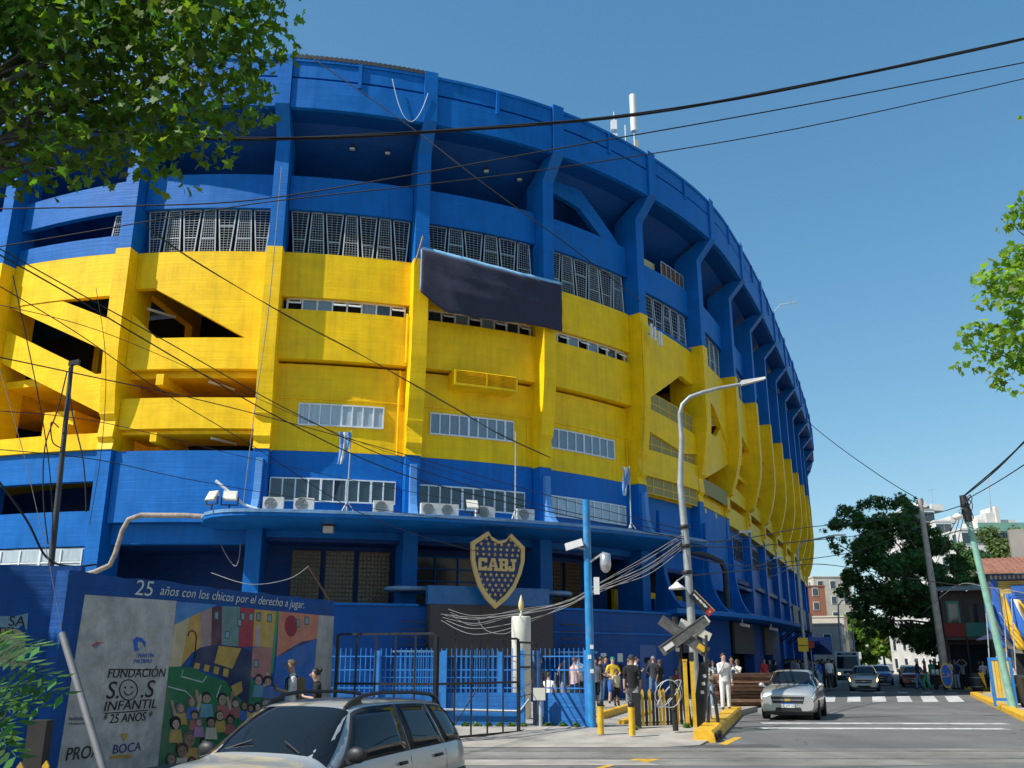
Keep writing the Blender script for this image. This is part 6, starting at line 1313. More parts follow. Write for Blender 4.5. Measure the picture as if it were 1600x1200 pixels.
# ------------------------------------------------------------------ vehicles
TYRE = mat('tyre', (.018, .018, .018), rough=.85, var=.2, scale=20); RIM = mat('wheel_rim', (.35, .35, .36), rough=.35, metal=.7, var=.1)
CARGLASS = mat('car_glass', (.008, .01, .012), rough=.03, var=0, spec=.45); BLKP = mat('black_plastic', (.02, .02, .022), rough=.5, var=.15)
HEADL = mat('headlight_lens', (.42, .45, .47), rough=.04, var=.1, spec=.9); TAILR = mat('tail_light', (.35, .01, .015), rough=.12, var=.1, spec=.8)
LITL = mat('lit_headlight', (.8, .7, .5), rough=.2, var=0, emit=(1.0, .62, .25, 2.2)); INDIC = mat('indicator_orange', (.6, .2, .02), rough=.2, var=0)
def paintm(n, c, metal=.55): return mat('car_' + n, c, rough=.28, metal=metal, var=0, coat=.8)
class Car:
    # stations: x, sill half width, max half width, z sill, z belt, z top, half width at top, crown
    def __init__(s, st_): s.S = st_
    def sec(s, a):
        i = max(0, min(len(s.S) - 2, int(math.floor(a)))); t = a - i; f = s.S
        def c(j): return f[max(0, min(len(f) - 1, j))]
        out = []
        for k in range(8):
            p0, p1, p2, p3 = c(i - 1)[k], c(i)[k], c(i + 1)[k], c(i + 2)[k]
            m1 = (p2 - p0) * .5 * s.tens; m2 = (p3 - p1) * .5 * s.tens
            out.append(p1 * (2 * t ** 3 - 3 * t ** 2 + 1) + m1 * (t ** 3 - 2 * t ** 2 + t) + p2 * (-2 * t ** 3 + 3 * t ** 2) + m2 * (t ** 3 - t ** 2))
        return out
    tens = .7
    def prof(s, a):
        x, ws, wm, zs, zb, zt, wt, cr = s.sec(a); dz = zb - zs
        return x, [(0, zs), (ws * .8, zs), (ws, zs + .03), (wm * .985, zs + dz * .3), (wm, zs + dz * .58), (wm * .985, zs + dz * .85), (wm * .955, zb), (lerp(wm * .955, wt, .5) + .012, lerp(zb, zt, .5)), (wt, zt), (wt * .86, zt + cr * .62), (wt * .5, zt + cr * .92), (0, zt + cr)]
    def P(s, a, b, sd=1, off=0.0):
        x, pr = s.prof(a); i = max(0, min(len(pr) - 2, int(math.floor(b)))); t = b - i
        y, z = lerp(pr[i][0], pr[i + 1][0], t), lerp(pr[i][1], pr[i + 1][1], t)
        p = Vector((x, y * sd, z))
        if off:
            e = .02; x2, pr2 = s.prof(a + e); y2, z2 = lerp(pr2[i][0], pr2[i + 1][0], t), lerp(pr2[i][1], pr2[i + 1][1], t)
            d1 = Vector((x2 - x, y2 - y, z2 - z)); d2 = Vector((0, pr[i + 1][0] - pr[i][0], pr[i + 1][1] - pr[i][1])); n = d1.cross(d2)
            if n.length > 1e-9:
                n.normalize()
                if n.y < 0 and b < 8.5: n = -n
                if b >= 8.5 and n.z < 0: n = -n
                p += Vector((n.x, n.y * sd, n.z)) * off
        return p
    def body(s, mtl, parent, sub=5):
        m = MB(); n = (len(s.S) - 1) * sub; rings = []
        for k in range(n + 1):
            a = k / sub; x, pr = s.prof(a); rings.append([Vector((x, y, z)) for y, z in pr] + [Vector((x, -y, z)) for y, z in pr[-2:0:-1]])
        w = len(rings[0]); m.add([p for r_ in rings for p in r_], [(i * w + j, i * w + (j + 1) % w, (i + 1) * w + (j + 1) % w, (i + 1) * w + j) for i in range(n) for j in range(w)], True)
        m.add(rings[0], [tuple(range(w))], False); m.add(rings[-1], [tuple(range(w - 1, -1, -1))], False)
        return m.build('body', mtl, parent)
    def patch(s, name, quad, mtl, parent, sd=1, off=.006, n=6, mm=3, th=.012):
        # quad: four (a, b) corners
        m = MB(); vs = []; 
        for lay in (off, off - th):
            for i in range(n + 1):
                for j in range(mm + 1):
                    u, v = i / n, j / mm; a = lerp(lerp(quad[0][0], quad[1][0], u), lerp(quad[3][0], quad[2][0], u), v); b = lerp(lerp(quad[0][1], quad[1][1], u), lerp(quad[3][1], quad[2][1], u), v)
                    vs.append(s.P(a, b, sd, lay))
        w = (n + 1) * (mm + 1); fs = []
        for i in range(n):
            for j in range(mm): q = i * (mm + 1) + j; fs += [(q, q + mm + 1, q + mm + 2, q + 1), (w + q, w + q + 1, w + q + mm + 2, w + q + mm + 1)]
        ed = [i * (mm + 1) for i in range(n + 1)] + [n * (mm + 1) + j for j in range(1, mm + 1)] + [i * (mm + 1) + mm for i in range(n - 1, -1, -1)] + [j for j in range(mm - 1, 0, -1)]
        for a, b in zip(ed, ed[1:] + ed[:1]): fs.append((a, b, w + b, w + a))
        m.add(vs, fs, True); return m.build(name, mtl, parent)
    def cross(s, name, quad, mtl, parent, off=.006, n=6, mm=10):
        # screen across the car: quad in (a, b) mirrored to both sides; rows from -b to +b
        m = MB(); vs = []
        (a0, b0), (a1, b1) = quad
        for i in range(n + 1):
            a = lerp(a0, a1, i / n); bb = lerp(b0, b1, i / n)
            for j in range(mm + 1):
                t = j / mm * 2 - 1; b = lerp(11.0, bb, abs(t)); vs.append(s.P(a, min(10.999, b), 1 if t >= 0 else -1, off))
        m.add(vs, [(i * (mm + 1) + j, i * (mm + 1) + j + 1, (i + 1) * (mm + 1) + j + 1, (i + 1) * (mm + 1) + j) for i in range(n) for j in range(mm)], True)
        return m.build(name, mtl, parent)
def wheel_proto(r=.31, w=.2):
    m = MB(); m.lathe([(r * .62, -w / 2), (r * .9, -w / 2), (r, -w * .36), (r, w * .36), (r * .9, w / 2), (r * .62, w / 2)], (0, 0, 0), 28); ty = m.mesh('tyre', TYRE)
    m = MB(); m.lathe([(0, w * .38), (r * .18, w * .42), (r * .2, w * .34), (r * .58, w * .3), (r * .66, w * .46), (r * .66, -w * .4), (0, -w * .4)], (0, 0, 0), 28)
    for k in range(5):
        a = k * 2 * math.pi / 5; m.bar((math.cos(a) * r * .15, math.sin(a) * r * .15, w * .37), (math.cos(a) * r * .62, math.sin(a) * r * .62, w * .42), .06, .02, (0, 0, 1))
    return ty, m.mesh('rim', RIM)
WHEEL = wheel_proto()
def add_wheels(e, xf, xr, hw, r=.31):
    arch = MB(); arch.lathe([(0, 0), (r * 1.16, 0), (r * 1.16, .02), (0, .02)], (0, 0, 0), 28); arch = arch.mesh('wheel_arch', BLKP)
    for x in (xf, xr):
        for sd in (1, -1):
            share('wheel_arch', arch, e, (x, sd * (hw - .012) - .01, r + .03), (math.pi / 2, 0, 0))
            w = share('wheel', WHEEL[0], e, (x, sd * (hw - .085), r), (-sd * math.pi / 2, 0, 0), (r / .31,) * 3)
            share('rim', WHEEL[1], w)
def put(e, loc, heading):                   # heading: direction vector the nose points to
    e.location = loc; e.rotation_euler = (0, 0, math.atan2(heading.y, heading.x))
def plate(e, x, z, txt=None, rz=0):
    m = MB(); m.box(x - .008, x + .008, -.2, .2, z - .065, z + .065); pl = m.build('licence_plate', PAPER, e)
    m = MB(); m.box(x + (.009 if x > 0 else -.012), x + (.012 if x > 0 else -.009), -.2, .2, z + .035, z + .065); m.build('plate_band', FB, pl)
    if txt:
        me = text_mesh(txt, .095, .001, 0, 'CENTER'); s_ = 1 if x > 0 else -1
        for v in me.vertices: v.co = Vector((x + s_ * (.011 + v.co.z), s_ * v.co.x, z - .05 + v.co.y))
        me.materials.clear(); me.materials.append(BLKP); o = bpy.data.objects.new('plate_lettering', me); COL.objects.link(o); o.parent = pl
SEDAN = [(-2.0, .6, .68, .42, .86, .98, .62, .03), (-1.9, .74, .8, .3, .9, 1.0, .66, .05), (-1.55, .8, .85, .24, .93, 1.06, .64, .05), (-1.0, .82, .86, .2, .93, 1.36, .56, .06), (-.35, .82, .86, .19, .92, 1.44, .57, .055), (.3, .82, .86, .19, .91, 1.40, .57, .055), (1.0, .82, .86, .19, .9, 1.0, .68, .06), (1.45, .82, .86, .2, .87, .95, .72, .05), (1.8, .80, .845, .22, .80, .88, .70, .045), (1.95, .77, .82, .25, .74, .80, .66, .04), (2.02, .70, .77, .28, .66, .72, .6, .03)]
HATCH = [(-1.85, .62, .7, .4, .9, 1.0, .58, .03), (-1.76, .76, .82, .28, .93, 1.12, .58, .05), (-1.4, .82, .86, .22, .95, 1.36, .56, .06), (-.9, .83, .87, .2, .95, 1.45, .57, .06), (-.3, .83, .87, .19, .94, 1.48, .58, .055), (.3, .83, .87, .19, .92, 1.43, .57, .055), (1.0, .83, .87, .19, .91, 1.02, .68, .06), (1.42, .82, .87, .2, .89, .97, .72, .05), (1.72, .80, .85, .22, .82, .90, .70, .045), (1.86, .77, .82, .25, .75, .82, .66, .04), (1.93, .70, .77, .28, .67, .73, .6, .03)]
def make_car(name, label, stations, pm_, lit=False, cat='car', group=None, txt=None, a_w=(5.12, 5.95), r=.31, nose='onix'):
    e = empty(name, (0, 0, 0), 0, label, cat, group); C_ = Car(stations); C_.body(pm_, e); x1 = stations[-1][0]; x0 = stations[0][0]
    C_.cross('windscreen', ((5.98, 7.0), (5.08, 8.15)), CARGLASS, e)
    C_.cross('rear_window', ((2.95, 8.1), (2.05, 7.2)), CARGLASS, e)
    for sd in (1, -1):
        C_.patch('side_window', [(4.15, 6.25), (5.75, 6.25), (5.15, 7.8), (4.15, 7.8)], CARGLASS, e, sd)
        C_.patch('side_window', [(2.75, 6.25), (4.05, 6.25), (4.05, 7.8), (3.05, 7.8)], CARGLASS, e, sd)
        C_.patch('headlight_bezel', [(7.7, 4.5), (9.97, 4.3), (9.97, 6.3), (7.5, 6.5)], BLKP, e, sd, .006, 8, 4)
        C_.patch('headlight', [(8.0, 4.75), (9.9, 4.55), (9.9, 6.1), (7.9, 6.25)], LITL if lit else HEADL, e, sd, .014, 8, 4)
        C_.patch('tail_light', [(.1, 4.6), (.9, 4.8), (.9, 6.2), (.1, 6.0)], TAILR, e, sd, .012)
        for a in (2.78, 4.1, 5.85): C_.patch('door_seam', [(a, 2.2), (a + .012, 2.2), (a + .012, 6.1), (a, 6.1)], BLKP, e, sd, .002, 1, 6, .004)
        for a in (3.0, 4.4): C_.patch('door_handle', [(a, 5.1), (a + .22, 5.1), (a + .22, 5.35), (a, 5.35)], BLKP if nose == 'etios' else pm_, e, sd, .03, 2, 2, .03)
        m = MB(); p = C_.P(5.62, 6.4, sd, .02); m.sphere(p + Vector((.02, sd * .12, .06)), .1, 10, (.75, 1, .72)); m.bar(p, p + Vector((.02, sd * .1, .03)), .05); m.build('mirror', pm_, e)
        m = MB(); m.sphere((x1 - .12, sd * .58, .37), .07, 8, (.6, 1, .8)); m.build('fog_lamp', HEADL, e)
    m = MB(); m.hexa([(x1 - .04, -.5, .5), (x1 + .014, -.44, .5), (x1 + .014, .44, .5), (x1 - .04, .5, .5), (x1 - .07, -.56, .7), (x1 + .012, -.5, .7), (x1 + .012, .5, .7), (x1 - .07, .56, .7)]); g = m.build('grille', BLKP, e)
    m = MB(); m.bar((x1 + .016, -.46, .6), (x1 + .016, .46, .6), .03, .035); m.build('grille_bar', RIM, g); m = MB(); m.obox((x1 + .035, 0, .6), (.012, 0, 0), (0, .085, 0), (0, 0, .035)); m.build('badge', mat('badge_gold', (.6, .45, .12), rough=.3, metal=.6), g)
    m = MB(); m.hexa([(x1 - .06, -.45, .27), (x1 + .006, -.4, .28), (x1 + .006, .4, .28), (x1 - .06, .45, .27), (x1 - .06, -.45, .38), (x1 + .01, -.36, .38), (x1 + .01, .36, .38), (x1 - .06, .45, .38)]); m.build('lower_intake', BLKP, e)
    plate(e, x1 + .016, .44, txt); plate(e, x0 - .012, .66)
    m = MB(); m.box(x0 + .1, x1 - .1, -.7, .7, .16, .3); m.build('underbody', BLKP, e)
    for y in (-.3, .25): m = MB(); p0, p1 = C_.P(5.93, 8.6 if y < 0 else 10.2, -1 if y < 0 else 1, .02), C_.P(5.7, 10.6, 1, .025); m.tube([p0, p1], .008, 4); m.build('wiper', BLKP, e)
    m = MB(); m.tube([C_.P(4.6, 10.99, 1), C_.P(4.6, 10.99, 1) + Vector((-.12, 0, .28))], .006, 4); m.build('aerial', BLKP, e)
    add_wheels(e, 1.2, -1.25, .86, r); return e
SILV = paintm('silver', (.50, .51, .50)); SILV2 = paintm('champagne', (.45, .43, .39)); CBLUE = paintm('blue', (.02, .09, .3), .3); CRED = paintm('red', (.25, .01, .015), .2); CGREY = paintm('graphite', (.09, .09, .1)); CWHT = paintm('white', (.62, .62, .6), .0); CBLK = paintm('black', (.015, .015, .018), .2)
H_IN = -SU                                         # traffic comes towards the camera
c = make_car('parked_car', 'silver sedan nearest the crossing at the yellow kerb', SEDAN, SILV, txt='NL 077 HV', group='cars on the street'); put(c, st(33.5, -3.45, 0), H_IN)
m = MB(); m.box(1.0, 1.01, -.1, .0, .95, 1.1)
c = make_car('moving_car', 'champagne hatchback with lit lamps driving in mid street', HATCH, SILV2, lit=True, group='cars on the street', nose='etios'); put(c, gnd(1351, 1081) + SU * 1.9, H_IN)
c = make_car('moving_car', 'blue hatchback just behind the champagne hatchback', HATCH, CBLUE, group='cars on the street'); put(c, gnd(1378, 1071) + SU * 1.9, H_IN)
c = make_car('parked_car', 'dark red car parked at the front of the right hand row', SEDAN, CRED, lit=False, group='cars on the street'); put(c, gnd(1430, 1074) + SU * 1.9, H_IN)
r0_ = gnd(1430, 1074) + SU * 1.9
for k, (da, ac, stn, pmm, lb) in enumerate(((6.5, -.1, HATCH, CGREY, 'graphite hatchback second in the right hand parked row'), (12.5, -.2, SEDAN, SILV, 'silver sedan third in the right hand parked row'), (18.5, -.2, HATCH, CBLK, 'black hatchback fourth in the right hand parked row'), (25, -.2, SEDAN, CGREY, 'grey sedan fifth in the right hand parked row'), (32, -.3, HATCH, CWHT, 'white hatchback last in the right hand parked row'), (38, -3.2, SEDAN, SILV2, 'pale sedan farthest away in mid street'))):
    c = make_car('parked_car' if ac > -1 else 'moving_car', lb, stn, pmm, group='cars on the street'); put(c, r0_ + SU * da + SN * ac, H_IN)
# minibus far in the left lane
bus = empty('minibus', (0, 0, 0), 0, 'pale minibus with dark windscreen far in the left lane', 'bus')
m = MB(); prof = [(-3.2, .35), (2.9, .35), (3.15, .6), (3.15, 1.15), (2.75, 2.45), (2.5, 2.7), (-3.1, 2.75), (-3.2, 2.5)]; m.prism([(x, 0, z) for x, z in prof], (0, -1.05, 0), (0, 1.05, 0)); m.build('body', CWHT, bus)
m = MB(); m.hexa([(3.165, -.95, 1.2), (3.165, .95, 1.2), (3.1, .95, 1.2), (3.1, -.95, 1.2), (2.82, -.9, 2.3), (2.82, .9, 2.3), (2.74, .9, 2.3), (2.74, -.9, 2.3)]); m.build('windscreen', CARGLASS, bus)
m = MB(); m.box(2.6, 2.8, -.85, .85, 2.42, 2.62); d = m.build('destination_board', BLKP, bus)
m = MB(); [m.box(2.803, 2.81, -.5 + k * .13, -.42 + k * .13, 2.47, 2.56 + .02 * (k % 2)) for k in range(8)]; m.build('board_strokes', PAPER, d)
for sd in (-1, 1):
    for k in range(4): m = MB(); m.box(-2.9 + k * 1.35, -1.65 + k * 1.35, sd * 1.045 - .01, sd * 1.045 + .01, 1.35, 2.3); m.build('side_window', CARGLASS, bus)
    m = MB(); m.sphere((3.13, sd * .8, .75), .13, 10, (.5, 1, .9)); m.build('headlight', LITL, bus); m = MB(); m.box(2.9, 3.1, sd * 1.2 - .08, sd * 1.2 + .08, 1.5, 1.95); m.build('mirror', BLKP, bus)
m = MB(); m.box(3.1, 3.22, -1.0, 1.0, .32, .55); m.build('bumper', BLKP, bus); m = MB(); m.box(3.14, 3.17, -.4, .4, .75, 1.0); m.build('grille', BLKP, bus); add_wheels(bus, 2.1, -1.9, 1.05, .36); plate(bus, 3.23, .45)
put(bus, gnd(1327, 1066) + SU * 3.2, H_IN)
# near station wagon, lower left
WAG = [(-2.1, .6, .7, .4, .9, 1.12, .6, .03), (-2.02, .74, .8, .3, .93, 1.22, .585, .04), (-1.75, .8, .845, .24, .965, 1.40, .565, .05), (-1.1, .82, .85, .2, .955, 1.455, .57, .05), (-.35, .82, .85, .19, .94, 1.47, .575, .05), (.35, .82, .85, .19, .92, 1.42, .565, .05), (1.08, .82, .85, .19, .90, .99, .68, .06), (1.5, .81, .85, .2, .86, .93, .72, .05), (1.88, .79, .83, .22, .79, .86, .70, .045), (2.03, .76, .81, .26, .72, .78, .66, .04), (2.1, .69, .76, .3, .64, .7, .6, .03)]
WGP = paintm('wagon_silver', (.40, .43, .44), .25); w = empty('station_wagon', (0, 0, 0), 0, 'silver station wagon with black roof rails in the left foreground', 'car'); C_ = Car(WAG); C_.body(WGP, w, 8)
C_.cross('windscreen', ((5.97, 6.9), (5.06, 8.12)), CARGLASS, w); C_.cross('rear_window', ((1.7, 7.9), (.6, 6.6)), CARGLASS, w)
WFR = mat('window_rubber', (.02, .022, .024), rough=.45, var=.1)
for sd in (1, -1):
    C_.patch('door_frame', [(3.70, 6.12), (5.78, 6.12), (5.04, 7.95), (3.72, 7.95)], WFR, w, sd, .003, 10, 5)
    C_.patch('side_window', [(3.78, 6.22), (5.66, 6.22), (5.0, 7.82), (3.80, 7.82)], CARGLASS, w, sd, .008, 10, 5)
    C_.patch('side_window', [(2.62, 6.22), (3.62, 6.22), (3.64, 7.82), (2.78, 7.82)], CARGLASS, w, sd, .008, 10, 5)
    C_.patch('quarter_window', [(1.35, 6.32), (2.44, 6.22), (2.60, 7.82), (1.85, 7.82)], CARGLASS, w, sd, .008, 10, 5)
    for a in (2.53, 3.70, 5.82): C_.patch('door_seam', [(a, 2.2), (a + .012, 2.2), (a + .012, 8.1), (a, 8.1)], WFR, w, sd, .0015, 1, 12, .004)
    for a in (2.72, 3.9): C_.patch('door_handle', [(a, 5.15), (a + .24, 5.15), (a + .24, 5.45), (a, 5.45)], BLKP, w, sd, .035, 3, 2, .035)
    C_.patch('tail_light', [(.05, 4.2), (.42, 4.2), (.42, 6.9), (.05, 6.7)], TAILR, w, sd, .014, 4, 8, .02)
    C_.patch('side_moulding', [(1.2, 3.9), (8.0, 3.9), (8.0, 4.15), (1.2, 4.15)], BLKP, w, sd, .014, 24, 2, .014)
    C_.patch('headlight', [(8.0, 4.7), (9.5, 4.3), (9.4, 5.7), (7.9, 6.1)], HEADL, w, sd, .012, 8, 4)
    C_.patch('door_frame', [(1.22, 6.22), (2.50, 6.12), (2.66, 7.95), (1.74, 7.95)], WFR, w, sd, .003, 10, 5)
    C_.patch('door_frame', [(2.55, 6.12), (3.68, 6.12), (3.70, 7.95), (2.70, 7.95)], WFR, w, sd, .003, 10, 5)
    m = MB(); pts = [C_.P(a, 8.75, sd, .0) + Vector((0, 0, dz)) for a, dz in ((1.75, .0), (2.0, .06), (2.3, .085), (3.0, .09), (4.0, .09), (4.5, .075), (4.85, .03), (5.0, 0))]; m.tube(pts, [.03, .026, .022, .02, .02, .022, .028, .03], 8); rr_ = m.build('roof_rail', BLKP, w)
    m = MB(); m.hexa([C_.P(1.62, 8.6, sd), C_.P(2.15, 8.6, sd), C_.P(2.15, 8.95, sd), C_.P(1.62, 8.95, sd), C_.P(1.75, 8.6, sd) + Vector((0, 0, .03)), C_.P(2.12, 8.6, sd) + Vector((0, 0, .09)), C_.P(2.12, 8.95, sd) + Vector((0, 0, .09)), C_.P(1.75, 8.95, sd) + Vector((0, 0, .03))]); m.build('rail_foot', BLKP, rr_)
    m = MB(); m.hexa([C_.P(4.55, 8.6, sd), C_.P(5.1, 8.6, sd), C_.P(5.1, 8.95, sd), C_.P(4.55, 8.95, sd), C_.P(4.6, 8.6, sd) + Vector((0, 0, .075)), C_.P(5.0, 8.6, sd) + Vector((0, 0, .02)), C_.P(5.0, 8.95, sd) + Vector((0, 0, .02)), C_.P(4.6, 8.95, sd) + Vector((0, 0, .075))]); m.build('rail_foot', BLKP, rr_)
    m = MB(); p = C_.P(5.5, 6.4, sd, .01); m.sphere(p + Vector((.03, sd * .12, .06)), .11, 14, (.55, 1.0, .72)); m.bar(p, p + Vector((.02, sd * .1, .03)), .07); m.build('mirror', BLKP, w)
for z in (.35,): m = MB(); m.hexa([(-2.16, -.78, .34), (-1.95, -.84, .34), (-1.95, .84, .34), (-2.16, .78, .34), (-2.16, -.76, .6), (-1.95, -.83, .62), (-1.95, .83, .62), (-2.16, .76, .6)]); m.build('rear_bumper', BLKP, w)
m = MB(); m.hexa([(2.1, -.72, .3), (2.16, -.7, .3), (2.16, .7, .3), (2.1, .72, .3), (2.05, -.74, .52), (2.13, -.72, .5), (2.13, .72, .5), (2.05, .74, .52)]); m.build('front_bumper', BLKP, w)
for y, b0 in ((-.3, 7.5), (.2, 9.5)): m = MB(); m.tube([C_.P(5.97, b0, -1 if y < 0 else 1, .02), C_.P(5.75, 10.4, 1 if y > 0 else -1, .03)], .01, 5); m.build('wiper', BLKP, w)
m = MB(); m.box(-1.9, 1.9, -.7, .7, .16, .3); m.build('underbody', BLKP, w); plate(w, -2.18, .75); add_wheels(w, 1.28, -1.22, .85, .3)
cabin = MB(); cabin.box(-1.7, 1.2, -.6, .6, .5, .9)
for x in (-.55, .45):
    for y in (-.36, .36): m = MB(); m.hexa([(x - .12, y - .22, .6), (x, y - .22, .6), (x, y + .22, .6), (x - .12, y + .22, .6), (x - .3, y - .2, 1.2), (x - .2, y - .2, 1.2), (x - .2, y + .2, 1.2), (x - .3, y + .2, 1.2)]); m.build('seat', BLKP, w)
put(w, Vector((-2.08, 10.8, -.2)), H_IN)
# ------------------------------------------------------------------ people: one continuous skinned body per pose, clothes by zone
SL = ['skin', 'top', 'sleeve', 'thigh', 'shin', 'shoe', 'eye']
def pose_bones(pose):
    J = dict(pel=(0, 0, .96), sp=(0, .01, 1.12), ch=(0, 0, 1.32), nk=(0, .0, 1.47), hb=(0, -.015, 1.56), hm=(0, -.025, 1.63), ht=(0, -.01, 1.71))
    for s, n in ((-1, 'r'), (1, 'l')):
        J.update({'sh' + n: (s * .165, .0, 1.405), 'el' + n: (s * .215, .03, 1.13), 'wr' + n: (s * .225, -.04, .90), 'hd' + n: (s * .225, -.06, .83),
                  'hp' + n: (s * .085, 0, .92), 'kn' + n: (s * .095, -.015, .50), 'an' + n: (s * .1, .025, .09), 'he' + n: (s * .1, .04, .045), 'to' + n: (s * .115, -.13, .035)})
    if pose == 'walk': J.update(knl=(.09, -.16, .52), anl=(.09, -.12, .10), hel=(.09, -.10, .05), tol=(.1, -.27, .06), knr=(-.09, .08, .50), anr=(-.09, .30, .14), her=(-.09, .34, .12), tor=(-.1, .18, .03), wrl=(.22, .12, .92), hdl=(.22, .12, .85), wrr=(-.22, -.18, .95), hdr=(-.22, -.22, .89))
    if pose in ('phone', 'look'): J.update(ell=(.22, -.05, 1.14), wrl=(.07, -.27, 1.18), hdl=(.02, -.31, 1.22), elr=(-.22, -.05, 1.14), wrr=(-.08, -.27, 1.17), hdr=(-.03, -.31, 1.21), hb=(0, -.04, 1.555), hm=(0, -.065, 1.62), ht=(0, -.06, 1.70))
    if pose == 'photo': J.update(elr=(-.24, -.16, 1.30), wrr=(-.14, -.34, 1.52), hdr=(-.1, -.37, 1.57), ell=(.22, -.12, 1.2), wrl=(.1, -.32, 1.46), hdl=(.05, -.36, 1.52))
    if pose == 'face': J.update(elr=(-.2, -.12, 1.15), wrr=(-.06, -.18, 1.42), hdr=(-.02, -.16, 1.49))
    if pose == 'armsup': J.update(ell=(.33, -.02, 1.52), wrl=(.17, -.03, 1.72), hdl=(.11, -.03, 1.75), elr=(-.33, -.02, 1.52), wrr=(-.17, -.03, 1.72), hdr=(-.11, -.03, 1.75))
    if pose == 'wide': J.update(ell=(.3, -.02, 1.15), wrl=(.12, -.2, 1.02), hdl=(.05, -.22, 1.0), elr=(-.3, -.02, 1.15), wrr=(-.12, -.2, 1.02), hdr=(-.05, -.22, 1.0), hpl=(.09, 0, .92), anl=(.16, .03, .09), hel=(.16, .05, .045), tol=(.2, -.12, .035), knl=(.13, -.02, .5), anr=(-.16, .03, .09), her=(-.16, .05, .045), tor=(-.2, -.12, .035), knr=(-.13, -.02, .5))
    if pose == 'sit':
        for k in list(J): x, y, z = J[k]; J[k] = (x, y, z - .47)
        for s, n in ((-1, 'r'), (1, 'l')): J.update({'kn' + n: (s * .11, -.42, .5), 'an' + n: (s * .11, -.40, .09), 'he' + n: (s * .11, -.38, .045), 'to' + n: (s * .12, -.56, .035), 'el' + n: (s * .22, -.08, .68), 'wr' + n: (s * .12, -.28, .58), 'hd' + n: (s * .09, -.34, .56)})
    B = [('pel', 'sp', 1), ('sp', 'ch', 1), ('ch', 'nk', 1), ('nk', 'hb', 0), ('hb', 'hm', 0), ('hm', 'ht', 0)]
    for n in 'rl': B += [('ch', 'sh' + n, 1), ('sh' + n, 'el' + n, 1), ('el' + n, 'wr' + n, 2), ('wr' + n, 'hd' + n, 0), ('pel', 'hp' + n, 3), ('hp' + n, 'kn' + n, 3), ('kn' + n, 'an' + n, 4), ('an' + n, 'he' + n, 5), ('an' + n, 'to' + n, 5)]
    return J, B
RAD = dict(pel=(.155, .115), sp=(.14, .1), ch=(.16, .112), nk=(.058, .06), hb=(.062, .07), hm=(.078, .092), ht=(.05, .06), sh=(.066, .062), el=(.043, .043), wr=(.03, .027), hd=(.036, .02), hp=(.1, .1), kn=(.064, .066), an=(.042, .048), he=(.036, .04), to=(.038, .028))
POSES = {}
